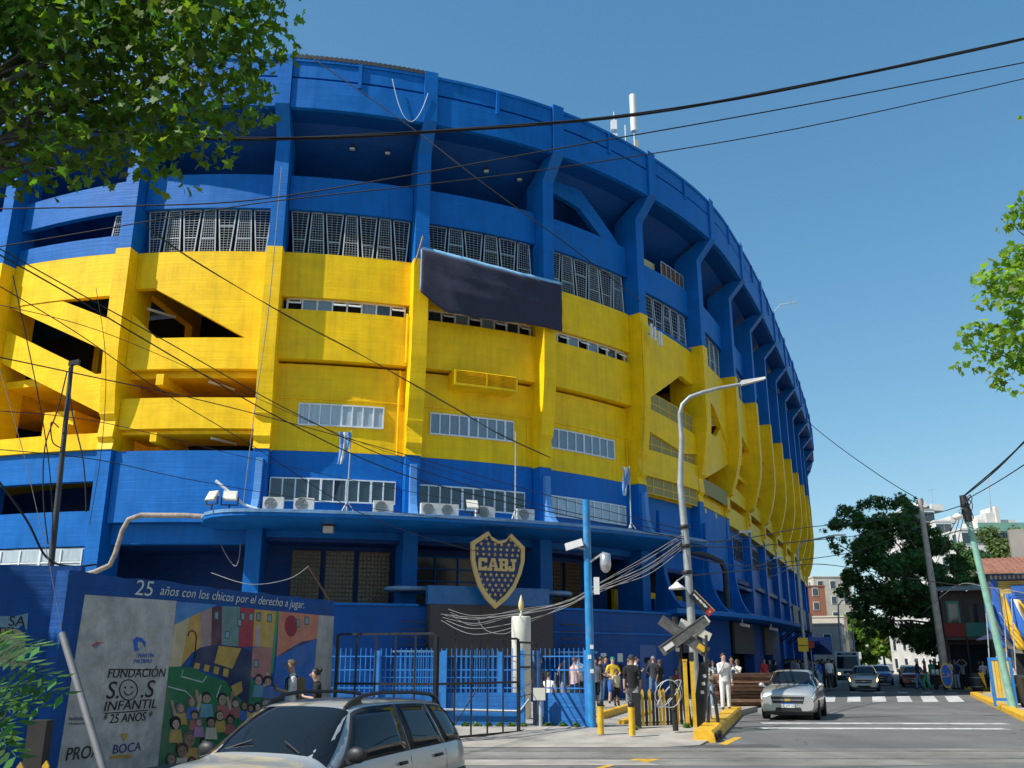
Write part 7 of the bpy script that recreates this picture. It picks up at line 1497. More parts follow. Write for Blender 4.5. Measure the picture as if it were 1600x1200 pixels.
def body_mesh(pose, female=False):
    key = (pose, female)
    if key in POSES: return POSES[key]
    J, B = pose_bones(pose); names = list(J); idx = {n: i for i, n in enumerate(names)}
    me = bpy.data.meshes.new('body'); me.from_pydata([J[n] for n in names], [(idx[a], idx[b]) for a, b, _ in B], [])
    ob = bpy.data.objects.new('tmp', me); COL.objects.link(ob); md = ob.modifiers.new('skin', 'SKIN'); md.use_smooth_shade = True
    for n in names:
        r_ = RAD.get(n) or RAD[n[:-1]]; v = me.skin_vertices[0].data[idx[n]]; k = 1.0
        if female: k = .86 if n in ('sp', 'ch', 'nk') or n[:-1] in ('sh', 'el', 'wr', 'an', 'he', 'to') else 1.02
        if n == 'sp' and female: k = .78
        v.radius = (r_[0] * k, r_[1] * k); v.use_root = (n == 'pel')
    sb = ob.modifiers.new('sub', 'SUBSURF'); sb.levels = 2; sb.render_levels = 2
    dg = bpy.context.evaluated_depsgraph_get(); dg.update(); em = bpy.data.meshes.new_from_object(ob.evaluated_get(dg)); bpy.data.objects.remove(ob)
    bm = bmesh.new(); bm.from_mesh(em)
    ctr = np.array([f.calc_center_median()[:] for f in bm.faces]); A = np.array([J[a] for a, b, z in B]); D = np.array([J[b] for a, b, z in B]) - A; Zn = np.array([z for a, b, z in B])
    t = ((ctr[:, None] - A[None]) * D[None]).sum(2) / np.maximum(1e-9, (D * D).sum(1))[None]; t = np.clip(t, 0, 1); dist = np.linalg.norm(ctr[:, None] - (A[None] + t[..., None] * D[None]), axis=2)
    rb = np.array([(RAD.get(b) or RAD[b[:-1]])[0] for a, b, z in B]); near = (dist / (rb[None] + .03)).argmin(1); zone = Zn[near].copy()
    pz = J['pel'][2]
    zone[(zone == 1) & (ctr[:, 2] < pz - .02) & (np.abs(ctr[:, 0]) < .17)] = 3
    zone[(near == 3) & (ctr[:, 2] < J['nk'][2] + .015)] = 1
    for f, z in zip(bm.faces, zone): f.material_index = int(z); f.smooth = True
    # nose, ears, eyes and fingers, merged into the same mesh
    hx, hy, hz = J['hm']
    def blob(c, r_, sq, mi, n=6):
        q = bmesh.ops.create_icosphere(bm, subdivisions=1, radius=r_); 
        for v in q['verts']: v.co = Vector((c[0] + v.co.x * sq[0], c[1] + v.co.y * sq[1], c[2] + v.co.z * sq[2]))
        for f in {f for v in q['verts'] for f in v.link_faces}: f.material_index = mi; f.smooth = True
    blob((hx, hy - .092, hz - .012), .018, (.8, 1.1, 1.5), 0)
    for s in (-1, 1): blob((hx + s * .078, hy + .01, hz - .005), .024, (.5, .8, 1.3), 0); blob((hx + s * .03, hy - .08, hz + .012), .011, (1.3, .7, .8), 6)
    blob((hx, hy - .082, hz - .05), .012, (1.8, .6, .5), 2 if False else 0)
    for n, s in (('r', -1), ('l', 1)):
        w, h = Vector(J['wr' + n]), Vector(J['hd' + n]); d = (h - w).normalized(); side = d.cross(Vector((0, -1, .3))).normalized(); nn = side.cross(d)
        for k in range(5):
            if k < 4: p = h + side * ((k - 1.5) * .017) + d * .015; L_ = (.055, .068, .063, .05)[k]; q1 = p + d * L_ * .6 + nn * .004; q2 = q1 + d * L_ * .4 - nn * .016
            else: p = h - d * .03 + side * .026 * s; q1 = p + side * .03 * s + d * .02; q2 = q1 + d * .028
            for a, b, r0, r1 in ((p, q1, .0088, .0078), (q1, q2, .0078, .006)):
                dd = (b - a).normalized(); u_ = dd.orthogonal().normalized(); v_ = dd.cross(u_); vs = [bm.verts.new(a + (u_ * math.cos(x) + v_ * math.sin(x)) * r0) for x in (0, 1.57, 3.14, 4.71)] + [bm.verts.new(b + (u_ * math.cos(x) + v_ * math.sin(x)) * r1) for x in (0, 1.57, 3.14, 4.71)]
                for j in range(4): f = bm.faces.new((vs[j], vs[(j + 1) % 4], vs[4 + (j + 1) % 4], vs[4 + j])); f.material_index = 0; f.smooth = True
                bm.faces.new(vs[7:3:-1]).material_index = 0
    while len(em.materials) < len(SL): em.materials.append(None)
    bm.to_mesh(em); bm.free()
    POSES[key] = (em, J); return POSES[key]
def cm(n, c): return mat('cloth_' + n, c, rough=.9, var=.18, scale=14, bump=.3, bscale=30)
SKINS = [mat('skin_a', (.42, .25, .17), rough=.6, var=.06), mat('skin_b', (.32, .18, .11), rough=.6, var=.06), mat('skin_c', (.52, .33, .24), rough=.6, var=.06)]
CL = dict(black=cm('black', (.014, .014, .017)), white=cm('white', (.66, .66, .64)), jeans=cm('jeans', (.10, .19, .34)), ljeans=cm('ljeans', (.30, .42, .52)), navy=cm('navy', (.02, .035, .10)), yellow=cm('yellow', (.68, .45, .03)), olive=cm('olive', (.16, .12, .06)), pink=cm('pink', (.45, .16, .18)), cream=cm('cream', (.55, .50, .33)), grey=cm('grey', (.22, .23, .25)), blue=cm('blue', (.03, .11, .4)), sky=cm('sky', (.25, .45, .62)), green=cm('green', (.02, .25, .13)), maroon=cm('maroon', (.16, .03, .035)), khaki=cm('khaki', (.42, .36, .26)), red=cm('red', (.4, .03, .03)), brown=cm('brown', (.10, .06, .04)), pattern=mat('cloth_pattern', (.28, .28, .28), rough=.9, var=.95, scale=22), char=cm('char', (.035, .038, .045)), salmon=cm('salmon', (.55, .36, .30)))
HAIR = dict(black=mat('hair_black', (.012, .009, .008), rough=.55, var=.3, scale=60), brown=mat('hair_brown', (.06, .032, .016), rough=.55, var=.3, scale=60), blond=mat('hair_blond', (.36, .24, .11), rough=.55, var=.3, scale=60), white=mat('hair_white', (.55, .54, .52), rough=.6, var=.2, scale=60))
EYEM = mat('eye_dark', (.02, .015, .012), rough=.3, var=0)
HMESH = {}
def hair_mesh(kind):
    if kind in HMESH: return HMESH[kind]
    m = MB(); n = 14; rows_ = []
    lo = {'short': 1.75, 'long': 2.15, 'curly': 1.95, 'bun': 1.8, 'cap': 1.5}[kind]
    for i in range(8):
        for k in range(n):
            ph = 2 * math.pi * k / n; front = max(0, -math.sin(ph)); th = (i / 7) * lo * (1 - .5 * front) ; r_ = 1.0 + (.18 * ((i * 7 + k * 5) % 3) / 2 if kind == 'curly' else 0)
            z = .118 * math.cos(th); rr = .098 * math.sin(min(th, 1.7)) * (1.12 if kind == 'curly' else 1)
            m.v.append((rr * r_ * math.cos(ph) * .95, rr * r_ * math.sin(ph) * 1.08 + .006, z * r_ - (.16 * max(0, i - 5) / 2 * (1 - front) if kind == 'long' else 0)))
    for i in range(7):
        for k in range(n): m.f.append((i * n + k, (i + 1) * n + k, (i + 1) * n + (k + 1) % n, i * n + (k + 1) % n)); m.m.append(0); m.sm.append(True)
    if kind == 'bun': m.sphere((0, .10, .07), .045, 8)
    if kind == 'cap': m.add([(x, y, z) for x, y, z in ((-.07, -.08, .045), (.07, -.08, .045), (.055, -.17, .03), (-.055, -.17, .03), (-.07, -.08, .056), (.07, -.08, .056), (.055, -.17, .04), (-.055, -.17, .04))], [(0, 1, 2, 3), (7, 6, 5, 4), (0, 4, 5, 1), (1, 5, 6, 2), (2, 6, 7, 3), (3, 7, 4, 0)])
    HMESH[kind] = m.mesh('hair', HAIR['black']); return HMESH[kind]
def person(pos, yaw, label, pose='stand', h=1.74, top='black', bottom='jeans', long_sleeve=False, shorts=False, hair='short', hc='black', skin=0, fem=False, group=None, shoes='black', bag=None, cap=None):
    me, J = body_mesh(pose, fem); e = empty('person', pos, R(yaw), label, 'person', group); e.scale = (h / 1.74,) * 3
    o = bpy.data.objects.new('body', me); COL.objects.link(o); o.parent = e; sk = SKINS[skin]
    for i, mt in enumerate((sk, CL[top], CL[top] if long_sleeve else sk, CL[bottom], sk if shorts else CL[bottom], CL[shoes], EYEM)): o.material_slots[i].link = 'OBJECT'; o.material_slots[i].material = mt
    hx, hy, hz = J['hm']; hm = hair_mesh(hair); ho = bpy.data.objects.new('cap' if hair == 'cap' else 'hair', hm); COL.objects.link(ho); ho.parent = e; ho.location = (hx, hy + .012, hz + .012); ho.material_slots[0].link = 'OBJECT'; ho.material_slots[0].material = CL[cap] if cap else HAIR[hc]
    # clothing over the body: sleeves and hem, trouser legs or shorts
    def shell(name, chain, rads, mt):
        m = MB(); pts = [Vector(J[c]) if isinstance(c, str) else Vector(c) for c in chain]; m.tube(pts, rads, 10, cap=False); m.build(name, CL[mt], e)
    for n in 'rl':
        sh, el, wr, kn, an, hp = (Vector(J[q + n]) for q in ('sh', 'el', 'wr', 'kn', 'an', 'hp'))
        if not long_sleeve: shell('sleeve', [sh, sh.lerp(el, .35), sh.lerp(el, .62)], [.07, .066, .064], top)
        else: shell('sleeve', [sh, el, wr.lerp(el, .06)], [.066, .05, .036], top)
        if shorts: shell('trouser_leg', [hp, hp.lerp(kn, .5), kn.lerp(hp, .06)], [.10, .094, .088], bottom)
        else: shell('trouser_leg', [hp, kn, an.lerp(kn, .12)], [.098, .074, .062], bottom)
    if pose != 'sit':
        px, py, pz = J['pel']; m = MB(); k = .88 if fem else 1.0
        vs = []
        for z, rx, ry in ((pz + .34, .165, .118), (pz + .18, .152 * (.9 if fem else 1), .112), (pz + .04, .162, .122), (pz - .07, .172, .13)):
            vs += [(rx * k * math.cos(2 * math.pi * q / 16), ry * k * math.sin(2 * math.pi * q / 16) + .003, z) for q in range(16)]
        m.add(vs, [(i * 16 + q, i * 16 + (q + 1) % 16, (i + 1) * 16 + (q + 1) % 16, (i + 1) * 16 + q) for i in range(3) for q in range(16)], True); m.build('shirt', CL[top], e)
    if bag == 'backpack':
        m = MB(); m.hexa([(-.15, .1, 1.0), (.15, .1, 1.0), (.13, .27, 1.02), (-.13, .27, 1.02), (-.14, .1, 1.42), (.14, .1, 1.42), (.1, .22, 1.4), (-.1, .22, 1.4)]); b = m.build('backpack', CL['olive'], e)
        for s in (-1, 1): m = MB(); m.tube([(s * .1, .12, 1.4), (s * .11, 0, 1.46), (s * .11, -.115, 1.38), (s * .12, -.1, 1.15), (s * .13, .1, 1.05)], .014, 5); m.build('strap', CL['black'], b)
    if bag == 'sling':
        m = MB(); m.sphere((.12, -.14, 1.02), .12, 10, (1.1, .5, .9)); b = m.build('bag', CL['olive'], e); m = MB(); m.tube([(.1, -.13, 1.1), (-.05, -.13, 1.3), (-.13, 0, 1.46), (-.05, .13, 1.3), (.12, .12, 1.05)], .01, 5); m.build('strap', CL['black'], b)
    if pose in ('phone', 'photo'):
        p = (Vector(J['hdl']) + Vector(J['hdr'])) / 2 + Vector((0, -.03, .03)); m = MB(); m.obox(p, (.037, 0, 0), (0, .006, .003), (0, -.03, .07)); ph = m.build('phone', BLKP, e)
    return e
def pp(u, v): 
    q = gnd(u, v, .15); return gnd(u, v, plaza_z(q.y))
GP = 'people waiting in the stadium plaza'; GF = 'far crowd along the stadium wall'; GR = 'crowd on the right pavement'
# by the mural
person(Vector((-4.35, 19.3, 0)), -70, 'person in white shirt and camouflage cap with backpack beside the mural', 'phone', 1.76, 'white', 'khaki', hair='cap', cap='olive', bag='backpack', shorts=True)
person(Vector((-3.75, 18.8, 0)), -75, 'person with tied dark hair and sunglasses crouching over a phone by mural', 'phone', 1.6, 'black', 'jeans', hair='bun', fem=True, skin=2)
# in the plaza
for u, v, yaw, lb, kw in (
    (842, 1122, 185, 'person with curly fair hair in an olive shirt behind the blue railing', dict(pose='stand', h=1.68, top='olive', bottom='brown', hair='curly', hc='blond', fem=True, shorts=False)),
    (858, 1112, 150, 'person in white top crouched low behind the blue railing', dict(pose='sit', h=1.7, top='white', bottom='jeans', hair='short')),
    (884, 1112, 200, 'person with long dark hair raising hands behind the railing', dict(pose='photo', h=1.63, top='char', bottom='grey', hair='long', fem=True)),
    (899, 1114, 120, 'person in salmon shirt and black trousers behind the railing', dict(pose='wide', h=1.72, top='salmon', bottom='black', hair='short', hc='brown')),
    (905, 1108, 190, 'person in pale blue shirt partly hidden by the camera pole', dict(pose='stand', h=1.8, top='sky', bottom='black')),
    (870, 1108, 180, 'person in dark clothes with green bag low behind the railing', dict(pose='sit', h=1.65, top='black', bottom='black', hair='long', fem=True)),
    (931, 1106, 20, 'person in grey just right of the blue camera pole', dict(pose='stand', h=1.7, top='grey', bottom='black', shorts=True)),
    (939, 1105, 80, 'person in black shirt and blue jeans nearest the camera pole', dict(pose='phone', h=1.76, top='black', bottom='jeans')),
    (948, 1097, 10, 'person in dark navy shirt standing behind the black shirted one', dict(pose='wide', h=1.78, top='navy', bottom='jeans')),
    (959, 1100, 15, 'person in yellow football shirt and blue shorts with hands joined', dict(pose='wide', h=1.74, top='yellow', bottom='blue', shorts=True, hair='cap', cap='green')),
    (964, 1104, 30, 'child in cream shirt and black shorts before the yellow shirt', dict(pose='stand', h=1.3, top='cream', bottom='black', shorts=True)),
    (990, 1130, 175, 'person in black shirt and patterned shorts walking away behind the bollard', dict(pose='walk', h=1.76, top='black', bottom='pattern', shorts=True, shoes='white', hair='cap', cap='char')),
    (984, 1096, 60, 'person in dark top with cap beside the white shirted phone user', dict(pose='stand', h=1.7, top='char', bottom='black')),
    (995, 1096, 70, 'person in white shirt looking at a phone near the steel door', dict(pose='phone', h=1.78, top='white', bottom='char')),
    (1007, 1088, 20, 'person in pink top sitting low against the blue wall', dict(pose='sit', h=1.68, top='pink', bottom='jeans', hair='long', fem=True)),
    (1023, 1095, 178, 'person in dark grey shirt and jeans with back turned, grey cap', dict(pose='wide', h=1.78, top='char', bottom='jeans', hair='cap', cap='grey')),
    (1016, 1092, 100, 'person half hidden left of the grey capped one', dict(pose='stand', h=1.74, top='navy', bottom='jeans')),
    (1033, 1095, 230, 'person with tied hair in dark top and skirt by the cable tangle', dict(pose='stand', h=1.65, top='black', bottom='black', shorts=True, hair='bun', hc='brown', fem=True, shoes='white')),
    (1058, 1088, 0, 'person in red sitting by the wall behind the crossing sign', dict(pose='sit', h=1.7, top='red', bottom='char')),
    (1109, 1108, 10, 'person in white top and pale jeans with green bag by the timber', dict(pose='phone', h=1.66, top='white', bottom='ljeans', hair='long', hc='brown', fem=True, bag='sling', shoes='white')),
    (1117, 1098, 0, 'person in grey top standing behind the green bag carrier', dict(pose='stand', h=1.62, top='grey', bottom='black', hair='long', fem=True)),
    (1135, 1111, 5, 'person all in white with hand raised to the face', dict(pose='face', h=1.84, top='white', bottom='white', long_sleeve=True, hair='short', hc='brown', skin=2)),
    (1147, 1097, 350, 'person in dark blue top right behind the one in white', dict(pose='stand', h=1.76, top='navy', bottom='char')),
    (1156, 1098, 300, 'person in white top and khaki skirt photographing with raised phone', dict(pose='photo', h=1.66, top='white', bottom='khaki', hair='long', hc='brown', fem=True)),
    (1197, 1082, 20, 'person in red shirt at the stadium doors behind the timber', dict(pose='stand', h=1.75, top='red', bottom='black')),
    (1206, 1080, 0, 'person in dark shirt at the stadium doors', dict(pose='stand', h=1.72, top='char', bottom='black')),
    (1214, 1080, 40, 'person in black with long hair at the stadium doors', dict(pose='stand', h=1.66, top='black', bottom='black', hair='long', fem=True))):
    person(pp(u, v), yaw, lb, group=GP, **{'skin': (u * 7) % 3, **kw})
rp = random.Random(4)
ORD = ['first', 'second', 'third', 'fourth', 'fifth', 'sixth', 'seventh', 'eighth', 'ninth', 'tenth', 'eleventh', 'twelfth', 'thirteenth', 'fourteenth', 'fifteenth', 'sixteenth', 'seventeenth', 'eighteenth', 'nineteenth', 'twentieth', 'twenty-first', 'twenty-second', 'twenty-third', 'twenty-fourth']
tops = ['navy', 'black', 'sky', 'white', 'char', 'blue', 'grey', 'white', 'black', 'blue', 'navy', 'pink', 'black', 'sky']
far = [1230, 1236, 1241, 1247, 1253, 1258, 1263, 1269, 1275, 1283, 1292, 1303, 1297, 1280, 1266, 1288, 1233, 1244, 1250, 1286, 1272, 1299, 1306]
words = {'navy': 'navy', 'black': 'black', 'sky': 'pale blue', 'white': 'white', 'char': 'charcoal', 'blue': 'bright blue', 'grey': 'grey', 'pink': 'pink'}
for k, u in enumerate(far):
    t = tops[k % len(tops)]; v = 1071 + (k * 5) % 4 if u < 1262 else 1073 + (k * 3) % 4
    pl_ = gnd(u, v, .17); 
    n_ = sum(1 for q in far if q < u) + 1
    person(pl_, rp.uniform(0, 360), 'person in %s top, %s from the left in far crowd by stadium wall' % (words[t], ORD[n_ - 1]), rp.choice(['stand', 'wide', 'phone']), rp.uniform(1.62, 1.84), t, rp.choice(['jeans', 'black', 'char', 'ljeans']), shorts=rp.random() < .35, hair=rp.choice(['short', 'long', 'short', 'cap']), hc='black', cap=None, skin=k % 3, group=GF)
for u, v, yaw, lb, kw in (
    (1437, 1078, 260, 'person in black shirt and jeans with white hair crossing the street', dict(pose='walk', h=1.8, top='black', bottom='jeans', hair='short', hc='white')),
    (1449, 1079, 255, 'person in maroon top and bright green trousers crossing the street', dict(pose='walk', h=1.7, top='maroon', bottom='green', hair='long', hc='brown', fem=True)),
    (1459, 1075, 200, 'person in dark green shirt behind the green trousers', dict(pose='stand', h=1.76, top='green', bottom='jeans')),
    (1489, 1077, 90, 'person in white shirt and jeans beside the round club board', dict(pose='wide', h=1.78, top='white', bottom='jeans')),
    (1497, 1077, 180, 'person in navy shirt right of the white shirted one', dict(pose='stand', h=1.74, top='navy', bottom='ljeans', hair='cap', cap='blue')),
    (1508, 1077, 180, 'person in grey hooded top with both arms raised', dict(pose='armsup', h=1.72, top='grey', bottom='black', long_sleeve=True, hair='long', fem=True)),
    (1519, 1073, 0, 'person in yellow top deeper in the right hand crowd', dict(pose='stand', h=1.7, top='yellow', bottom='black', hair='long', hc='brown', fem=True)),
    (1533, 1075, 20, 'person in black shirt left of the barrel table', dict(pose='phone', h=1.72, top='black', bottom='black', hair='long', fem=True)),
    (1541, 1077, 330, 'person in white vest and dark trousers near the board', dict(pose='stand', h=1.68, top='white', bottom='char', hair='bun', fem=True)),
    (1550, 1077, 60, 'person in pink shirt close to the blue framed board', dict(pose='stand', h=1.7, top='pink', bottom='black')),
    (1466, 1072, 30, 'person in black at the left end of the right hand crowd', dict(pose='stand', h=1.7, top='black', bottom='jeans')),
    (1473, 1071, 0, 'person in red at the back of the right hand crowd', dict(pose='phone', h=1.7, top='red', bottom='black')),
    (1481, 1071, 350, 'person in charcoal under the leaning grey pole', dict(pose='stand', h=1.75, top='char', bottom='jeans')),
    (1526, 1071, 10, 'person in sky blue at the back of the right hand crowd', dict(pose='stand', h=1.68, top='sky', bottom='jeans', hair='long', fem=True)),
    (1592, 1090, 250, 'person in white shirt seated behind the bins', dict(pose='sit', h=1.9, top='white', bottom='char'))):
    q = gnd(u, v, .15); person(q, yaw, lb, group=GR, **{'skin': u % 3, **kw})

back = [1462, 1470, 1477, 1484, 1493, 1501, 1505, 1513, 1523, 1537, 1546, 1555]
for k, u in enumerate(back):
    t = ['black', 'white', 'navy', 'pink', 'char', 'yellow', 'black', 'sky', 'red', 'black', 'grey', 'navy'][k]; words.update(yellow='yellow', red='red')
    person(gnd(u, 1068 + k % 3, .15), rp.uniform(0, 360), 'person in %s top, %s from the left in back row of right crowd' % (words[t], ORD[k]), rp.choice(['stand', 'wide', 'phone', 'face']), rp.uniform(1.6, 1.84), t, rp.choice(['jeans', 'black', 'char', 'khaki']), shorts=rp.random() < .3, hair=rp.choice(['short', 'long', 'cap', 'bun']), hc=rp.choice(['black', 'brown']), skin=k % 3, group=GR)
# ------------------------------------------------------------------ right-hand side: poles, boards, flags, stalls
GREENP = mat('pole_green', (.20, .40, .32), rough=.55, var=.2, scale=4, dirt=.35, dirtcol=(.3, .3, .26)); CONP = mat('pole_concrete', (.34, .32, .29), rough=.85, var=.25, scale=3, bump=.4, bscale=14)
b = gnd(1583, 1106, .15); t = at(1504, 774, b.y + .2); e = empty('utility_pole', b, 0, 'pale green leaning utility pole at the right with black cable head', 'utility pole')
part('shaft', GREENP, e, lambda m: m.tube([b, b.lerp(t, .5), b.lerp(t, .88)], [.14, .125, .11], 12), keep=True)
part('cable_head', DARKM, e, lambda m: m.tube([b.lerp(t, .87), b.lerp(t, .94), t], [.15, .17, .12], 10), keep=True)
for k in range(7):
    a_ = k * .9; q = b.lerp(t, .88 + .015 * k); part('cable_loop', DARKM, e, lambda m: m.tube([q + Vector((math.cos(a_ + x) * (.15 + .12 * math.sin(x)), -.1 + .1 * math.sin(a_ + x), .25 * math.sin(x * 1.3))) for x in [j * .5 for j in range(9)]], .018, 5), keep=True)
q = at(1496, 806, b.y - .2)
part('round_lamp', PANEL, e, lambda m: m.lathe([(.0, .1), (.07, .08), (.18, .0), (.2, -.03), (.12, -.13), (0, -.17)], q, 16), keep=True); part('lamp_arm', GREYM, e, lambda m: m.tube([q + Vector((0, 0, .08)), q + Vector((.05, .05, .2)), b.lerp(t, .94)], .02, 6), keep=True)
b2 = gnd(1481, 1078, .15); t2 = at(1437, 779, b2.y - 1.0); e = empty('utility_pole', b2, 0, 'grey concrete utility pole leaning left beside the dark trees', 'utility pole')
part('shaft', CONP, e, lambda m: m.tube([b2, b2.lerp(t2, .5), t2], [.24, .2, .14], 12), keep=True); part('cross_arm', DARKM, e, lambda m: m.bar(t2 + Vector((-.5, 0, -.6)), t2 + Vector((.5, 0, -.6)), .08), keep=True)
# blue framed board, bins
c = gnd(1572, 1104, .15); e = empty('notice_board', c, R(-14), 'yellow panel in a bright blue frame on the right pavement', 'board')
for x in (-.36, .36): m = MB(); m.box(x - .045, x + .045, -.04, .04, 0, 1.75); m.build('leg', FBLUE, e)
for z in (.25, 1.7): m = MB(); m.box(-.315, .315, -.035, .035, z - .05, z + .05); m.build('frame_rail', FBLUE, e)
for k in range(5): m = MB(); m.box(-.31 + k * .125, -.2 + k * .125, -.015, .015, .3, 1.65); m.build('slat', FY if k % 2 else mat('cream_board', (.6, .48, .22), rough=.7), e)
for k, (u, v) in enumerate(((1592, 1103), (1612, 1106))):
    c = gnd(u, v, .15); e = empty('wheelie_bin', c, R(-10), ('black plastic bin with white script lettering behind the board', 'black plastic bin at the right picture edge')[k], 'bin', 'black bins')
    m = MB(); m.hexa([(-.24, -.25, .1), (.24, -.25, .1), (.24, .25, .1), (-.24, .25, .1), (-.3, -.33, 1.0), (.3, -.33, 1.0), (.3, .3, 1.0), (-.3, .3, 1.0)]); m.build('tub', BLKP, e)
    m = MB(); m.hexa([(-.31, -.35, 1.0), (.31, -.35, 1.0), (.31, .32, 1.0), (-.31, .32, 1.0), (-.29, -.3, 1.07), (.29, -.3, 1.07), (.29, .3, 1.12), (-.29, .3, 1.12)]); m.build('lid', BLKP, e)
    for x in (-.22, .22): m = MB(); m.lathe([(.0, -.03), (.1, -.03), (.1, .03), (0, .03)], (0, 0, 0), 14); o = m.build('wheel', TYRE, e); o.rotation_euler = (0, math.pi / 2, 0); o.location = (x, .22, .1)
    if k == 0:
        tm = text_mesh('Coca-Cola', .14, .002, .25, 'CENTER')
        for v_ in tm.vertices: v_.co = Vector((v_.co.x, -.318 - v_.co.z, .72 + v_.co.y))
        tm.materials.clear(); tm.materials.append(PAPER); o = bpy.data.objects.new('lettering', tm); COL.objects.link(o); o.parent = e
# tall flags at the stall: cloth hanging in folds from leaning poles
def big_flag(u, v0, v1, Y, label, cols, lean=.2, w=1.0):
    bt, tp = at(u + 8, 1078, Y), at(u, v0, Y); bt.z = .15; e = empty('street_flag', bt, 0, label, 'flag', 'flags at the souvenir stall')
    part('pole', GREYM, e, lambda m: m.tube([bt, tp], .03, 6), keep=True); hz = at(u, v1, Y).z; n = 12
    for k, mt in enumerate(cols):
        m = MB(); vs = []
        for i in range(n + 1):
            t_ = i / n
            for j in range(4):
                s_ = (k + j / 3) / len(cols); z = lerp(tp.z - .05, hz, t_) - .1 * s_ * t_; x = tp.x + (s_ - .15) * w * (.35 + .65 * t_) + lean * t_ * t_
                y = Y + .16 * math.sin(s_ * 9 + t_ * 3) + .05 * math.sin(17 * s_); vs += [(x, y, z), (x, y + .012, z)]
        fs = []
        for i in range(n):
            for j in range(3): q = (i * 4 + j) * 2; fs += [(q, q + 8, q + 10, q + 2), (q + 1, q + 3, q + 11, q + 9)]
            q = i * 8; fs += [(q, q + 1, q + 9, q + 8), (q + 6, q + 14, q + 15, q + 7)]
        fs += [(0, 2, 3, 1), (2, 4, 5, 3), (4, 6, 7, 5)] + [tuple(n * 8 + z for z in q) for q in ((0, 1, 3, 2), (2, 3, 5, 4), (4, 5, 7, 6))]
        m.add(vs, fs, True); m.build('flag_stripe', mt, e, keep=True)
big_flag(1540, 938, 1012, 47, 'blue and cream flag leftmost at the souvenir stall', (FB, FW, FB), .5, 1.2)
big_flag(1552, 955, 1018, 48, 'yellow and blue flag low at the souvenir stall', (FY, FB, FW), .2, 1.1)
big_flag(1567, 926, 1015, 46, 'yellow and blue flag standing tallest at the stall', (FY, FB, FB), .5, 1.3)
big_flag(1580, 935, 1000, 45, 'blue and cream striped flag at the right picture edge', (FB, FW, FY), .6, 1.4)
# navy parasol
c = at(1578, 1000, 48); e = empty('parasol', (c.x, c.y, .15), 0, 'navy parasol over the souvenir stall behind the flags', 'parasol'); NV = cm('parasol', (.018, .022, .07))
part('pole', GREYM, e, lambda m: m.tube([(c.x, c.y, .15), (c.x, c.y, c.z + .7)], .03, 6), keep=True)
for k in range(8):
    a0, a1 = k * math.pi / 4, (k + 1) * math.pi / 4; ap = Vector((c.x, c.y, c.z + .7)); r0 = Vector((c.x + 1.6 * math.cos(a0), c.y + 1.6 * math.sin(a0), c.z)); r1 = Vector((c.x + 1.6 * math.cos(a1), c.y + 1.6 * math.sin(a1), c.z)); mid_ = (r0 + r1) / 2 + Vector((0, 0, .06)); dn = Vector((0, 0, -.02))
    part('canopy_panel', NV, e, lambda m: m.add([ap, r0, mid_, r1, ap + dn, r0 + dn, mid_ + dn, r1 + dn], [(0, 1, 2, 3), (4, 7, 6, 5), (0, 4, 5, 1), (1, 5, 6, 2), (2, 6, 7, 3), (3, 7, 4, 0)]), keep=True)
# oval club board and barrel, planters of the stall
c = gnd(1482, 1079, .15); e = empty('club_board', c, R(-12), 'oval yellow and blue club board standing on the right pavement', 'sign')
for r_, mt, d in ((1.0, FY, 0), (.86, FB, .012)):
    m = MB(); pts = [(.33 * r_ * math.cos(x * math.pi / 10), -d, .85 + .72 * r_ * math.sin(x * math.pi / 10)) for x in range(20)]; m.prism(pts, (0, 0, 0), (0, .03 - d * .5, 0)); m.build('board', mt, e)
lm = text_mesh('C.A.', .34, .002, 0, 'CENTER')
for v_ in lm.vertices: v_.co = Vector((v_.co.x, -.02 - v_.co.z, .75 + v_.co.y))
lm.materials.clear(); lm.materials.append(FY); o = bpy.data.objects.new('lettering', lm); COL.objects.link(o); o.parent = e
m = MB(); m.bar((0, .03, .9), (0, .45, 0), .05); m.build('prop', DARKM, e)
c = gnd(1528, 1080, .15); e = empty('barrel', c, 0, 'black barrel with a yellow cloth on the right pavement', 'barrel')
m = MB(); m.lathe([(.28, 0), (.33, .2), (.35, .5), (.33, .8), (.28, 1.0), (0, 1.0)], (0, 0, 0), 20); m.build('drum', BLKP, e); m = MB(); m.prism([(-.02, -.36, 1.02), (.3, -.33, 1.02), (.38, -.34, .1)], (0, 0, 0), (0, .015, 0)); m.build('cloth', FY, e)
for z in (.25, .75): m = MB(); m.lathe([(.33, z - .02), (.352, z - .02), (.352, z + .02), (.33, z + .02)], (0, 0, 0), 20); m.build('hoop', RIM, e)
# cooler on wheels by the oval board
c = gnd(1468, 1078, .15); e = empty('food_cart', c, 0, 'small dark food cart with white jars by the oval board', 'cart')
m = MB(); m.box(-.4, .4, -.25, .25, .3, .85); m.build('cabinet', DARKM, e); m = MB(); m.box(-.43, .43, -.28, .28, .85, .9); m.build('counter', RIM, e)
for x in (-.25, .0, .25): m = MB(); m.lathe([(.08, .9), (.09, 1.0), (.09, 1.15), (.06, 1.18), (0, 1.18)], (x, 0, 0), 12); m.build('jar', PAPER, e)
for x in (-.3, .3): m = MB(); m.lathe([(0, -.02), (.16, -.02), (.16, .02), (0, .02)], (0, 0, 0), 16); o = m.build('wheel', TYRE, e); o.rotation_euler = (math.pi / 2, 0, 0); o.location = (x, -.27, .16)

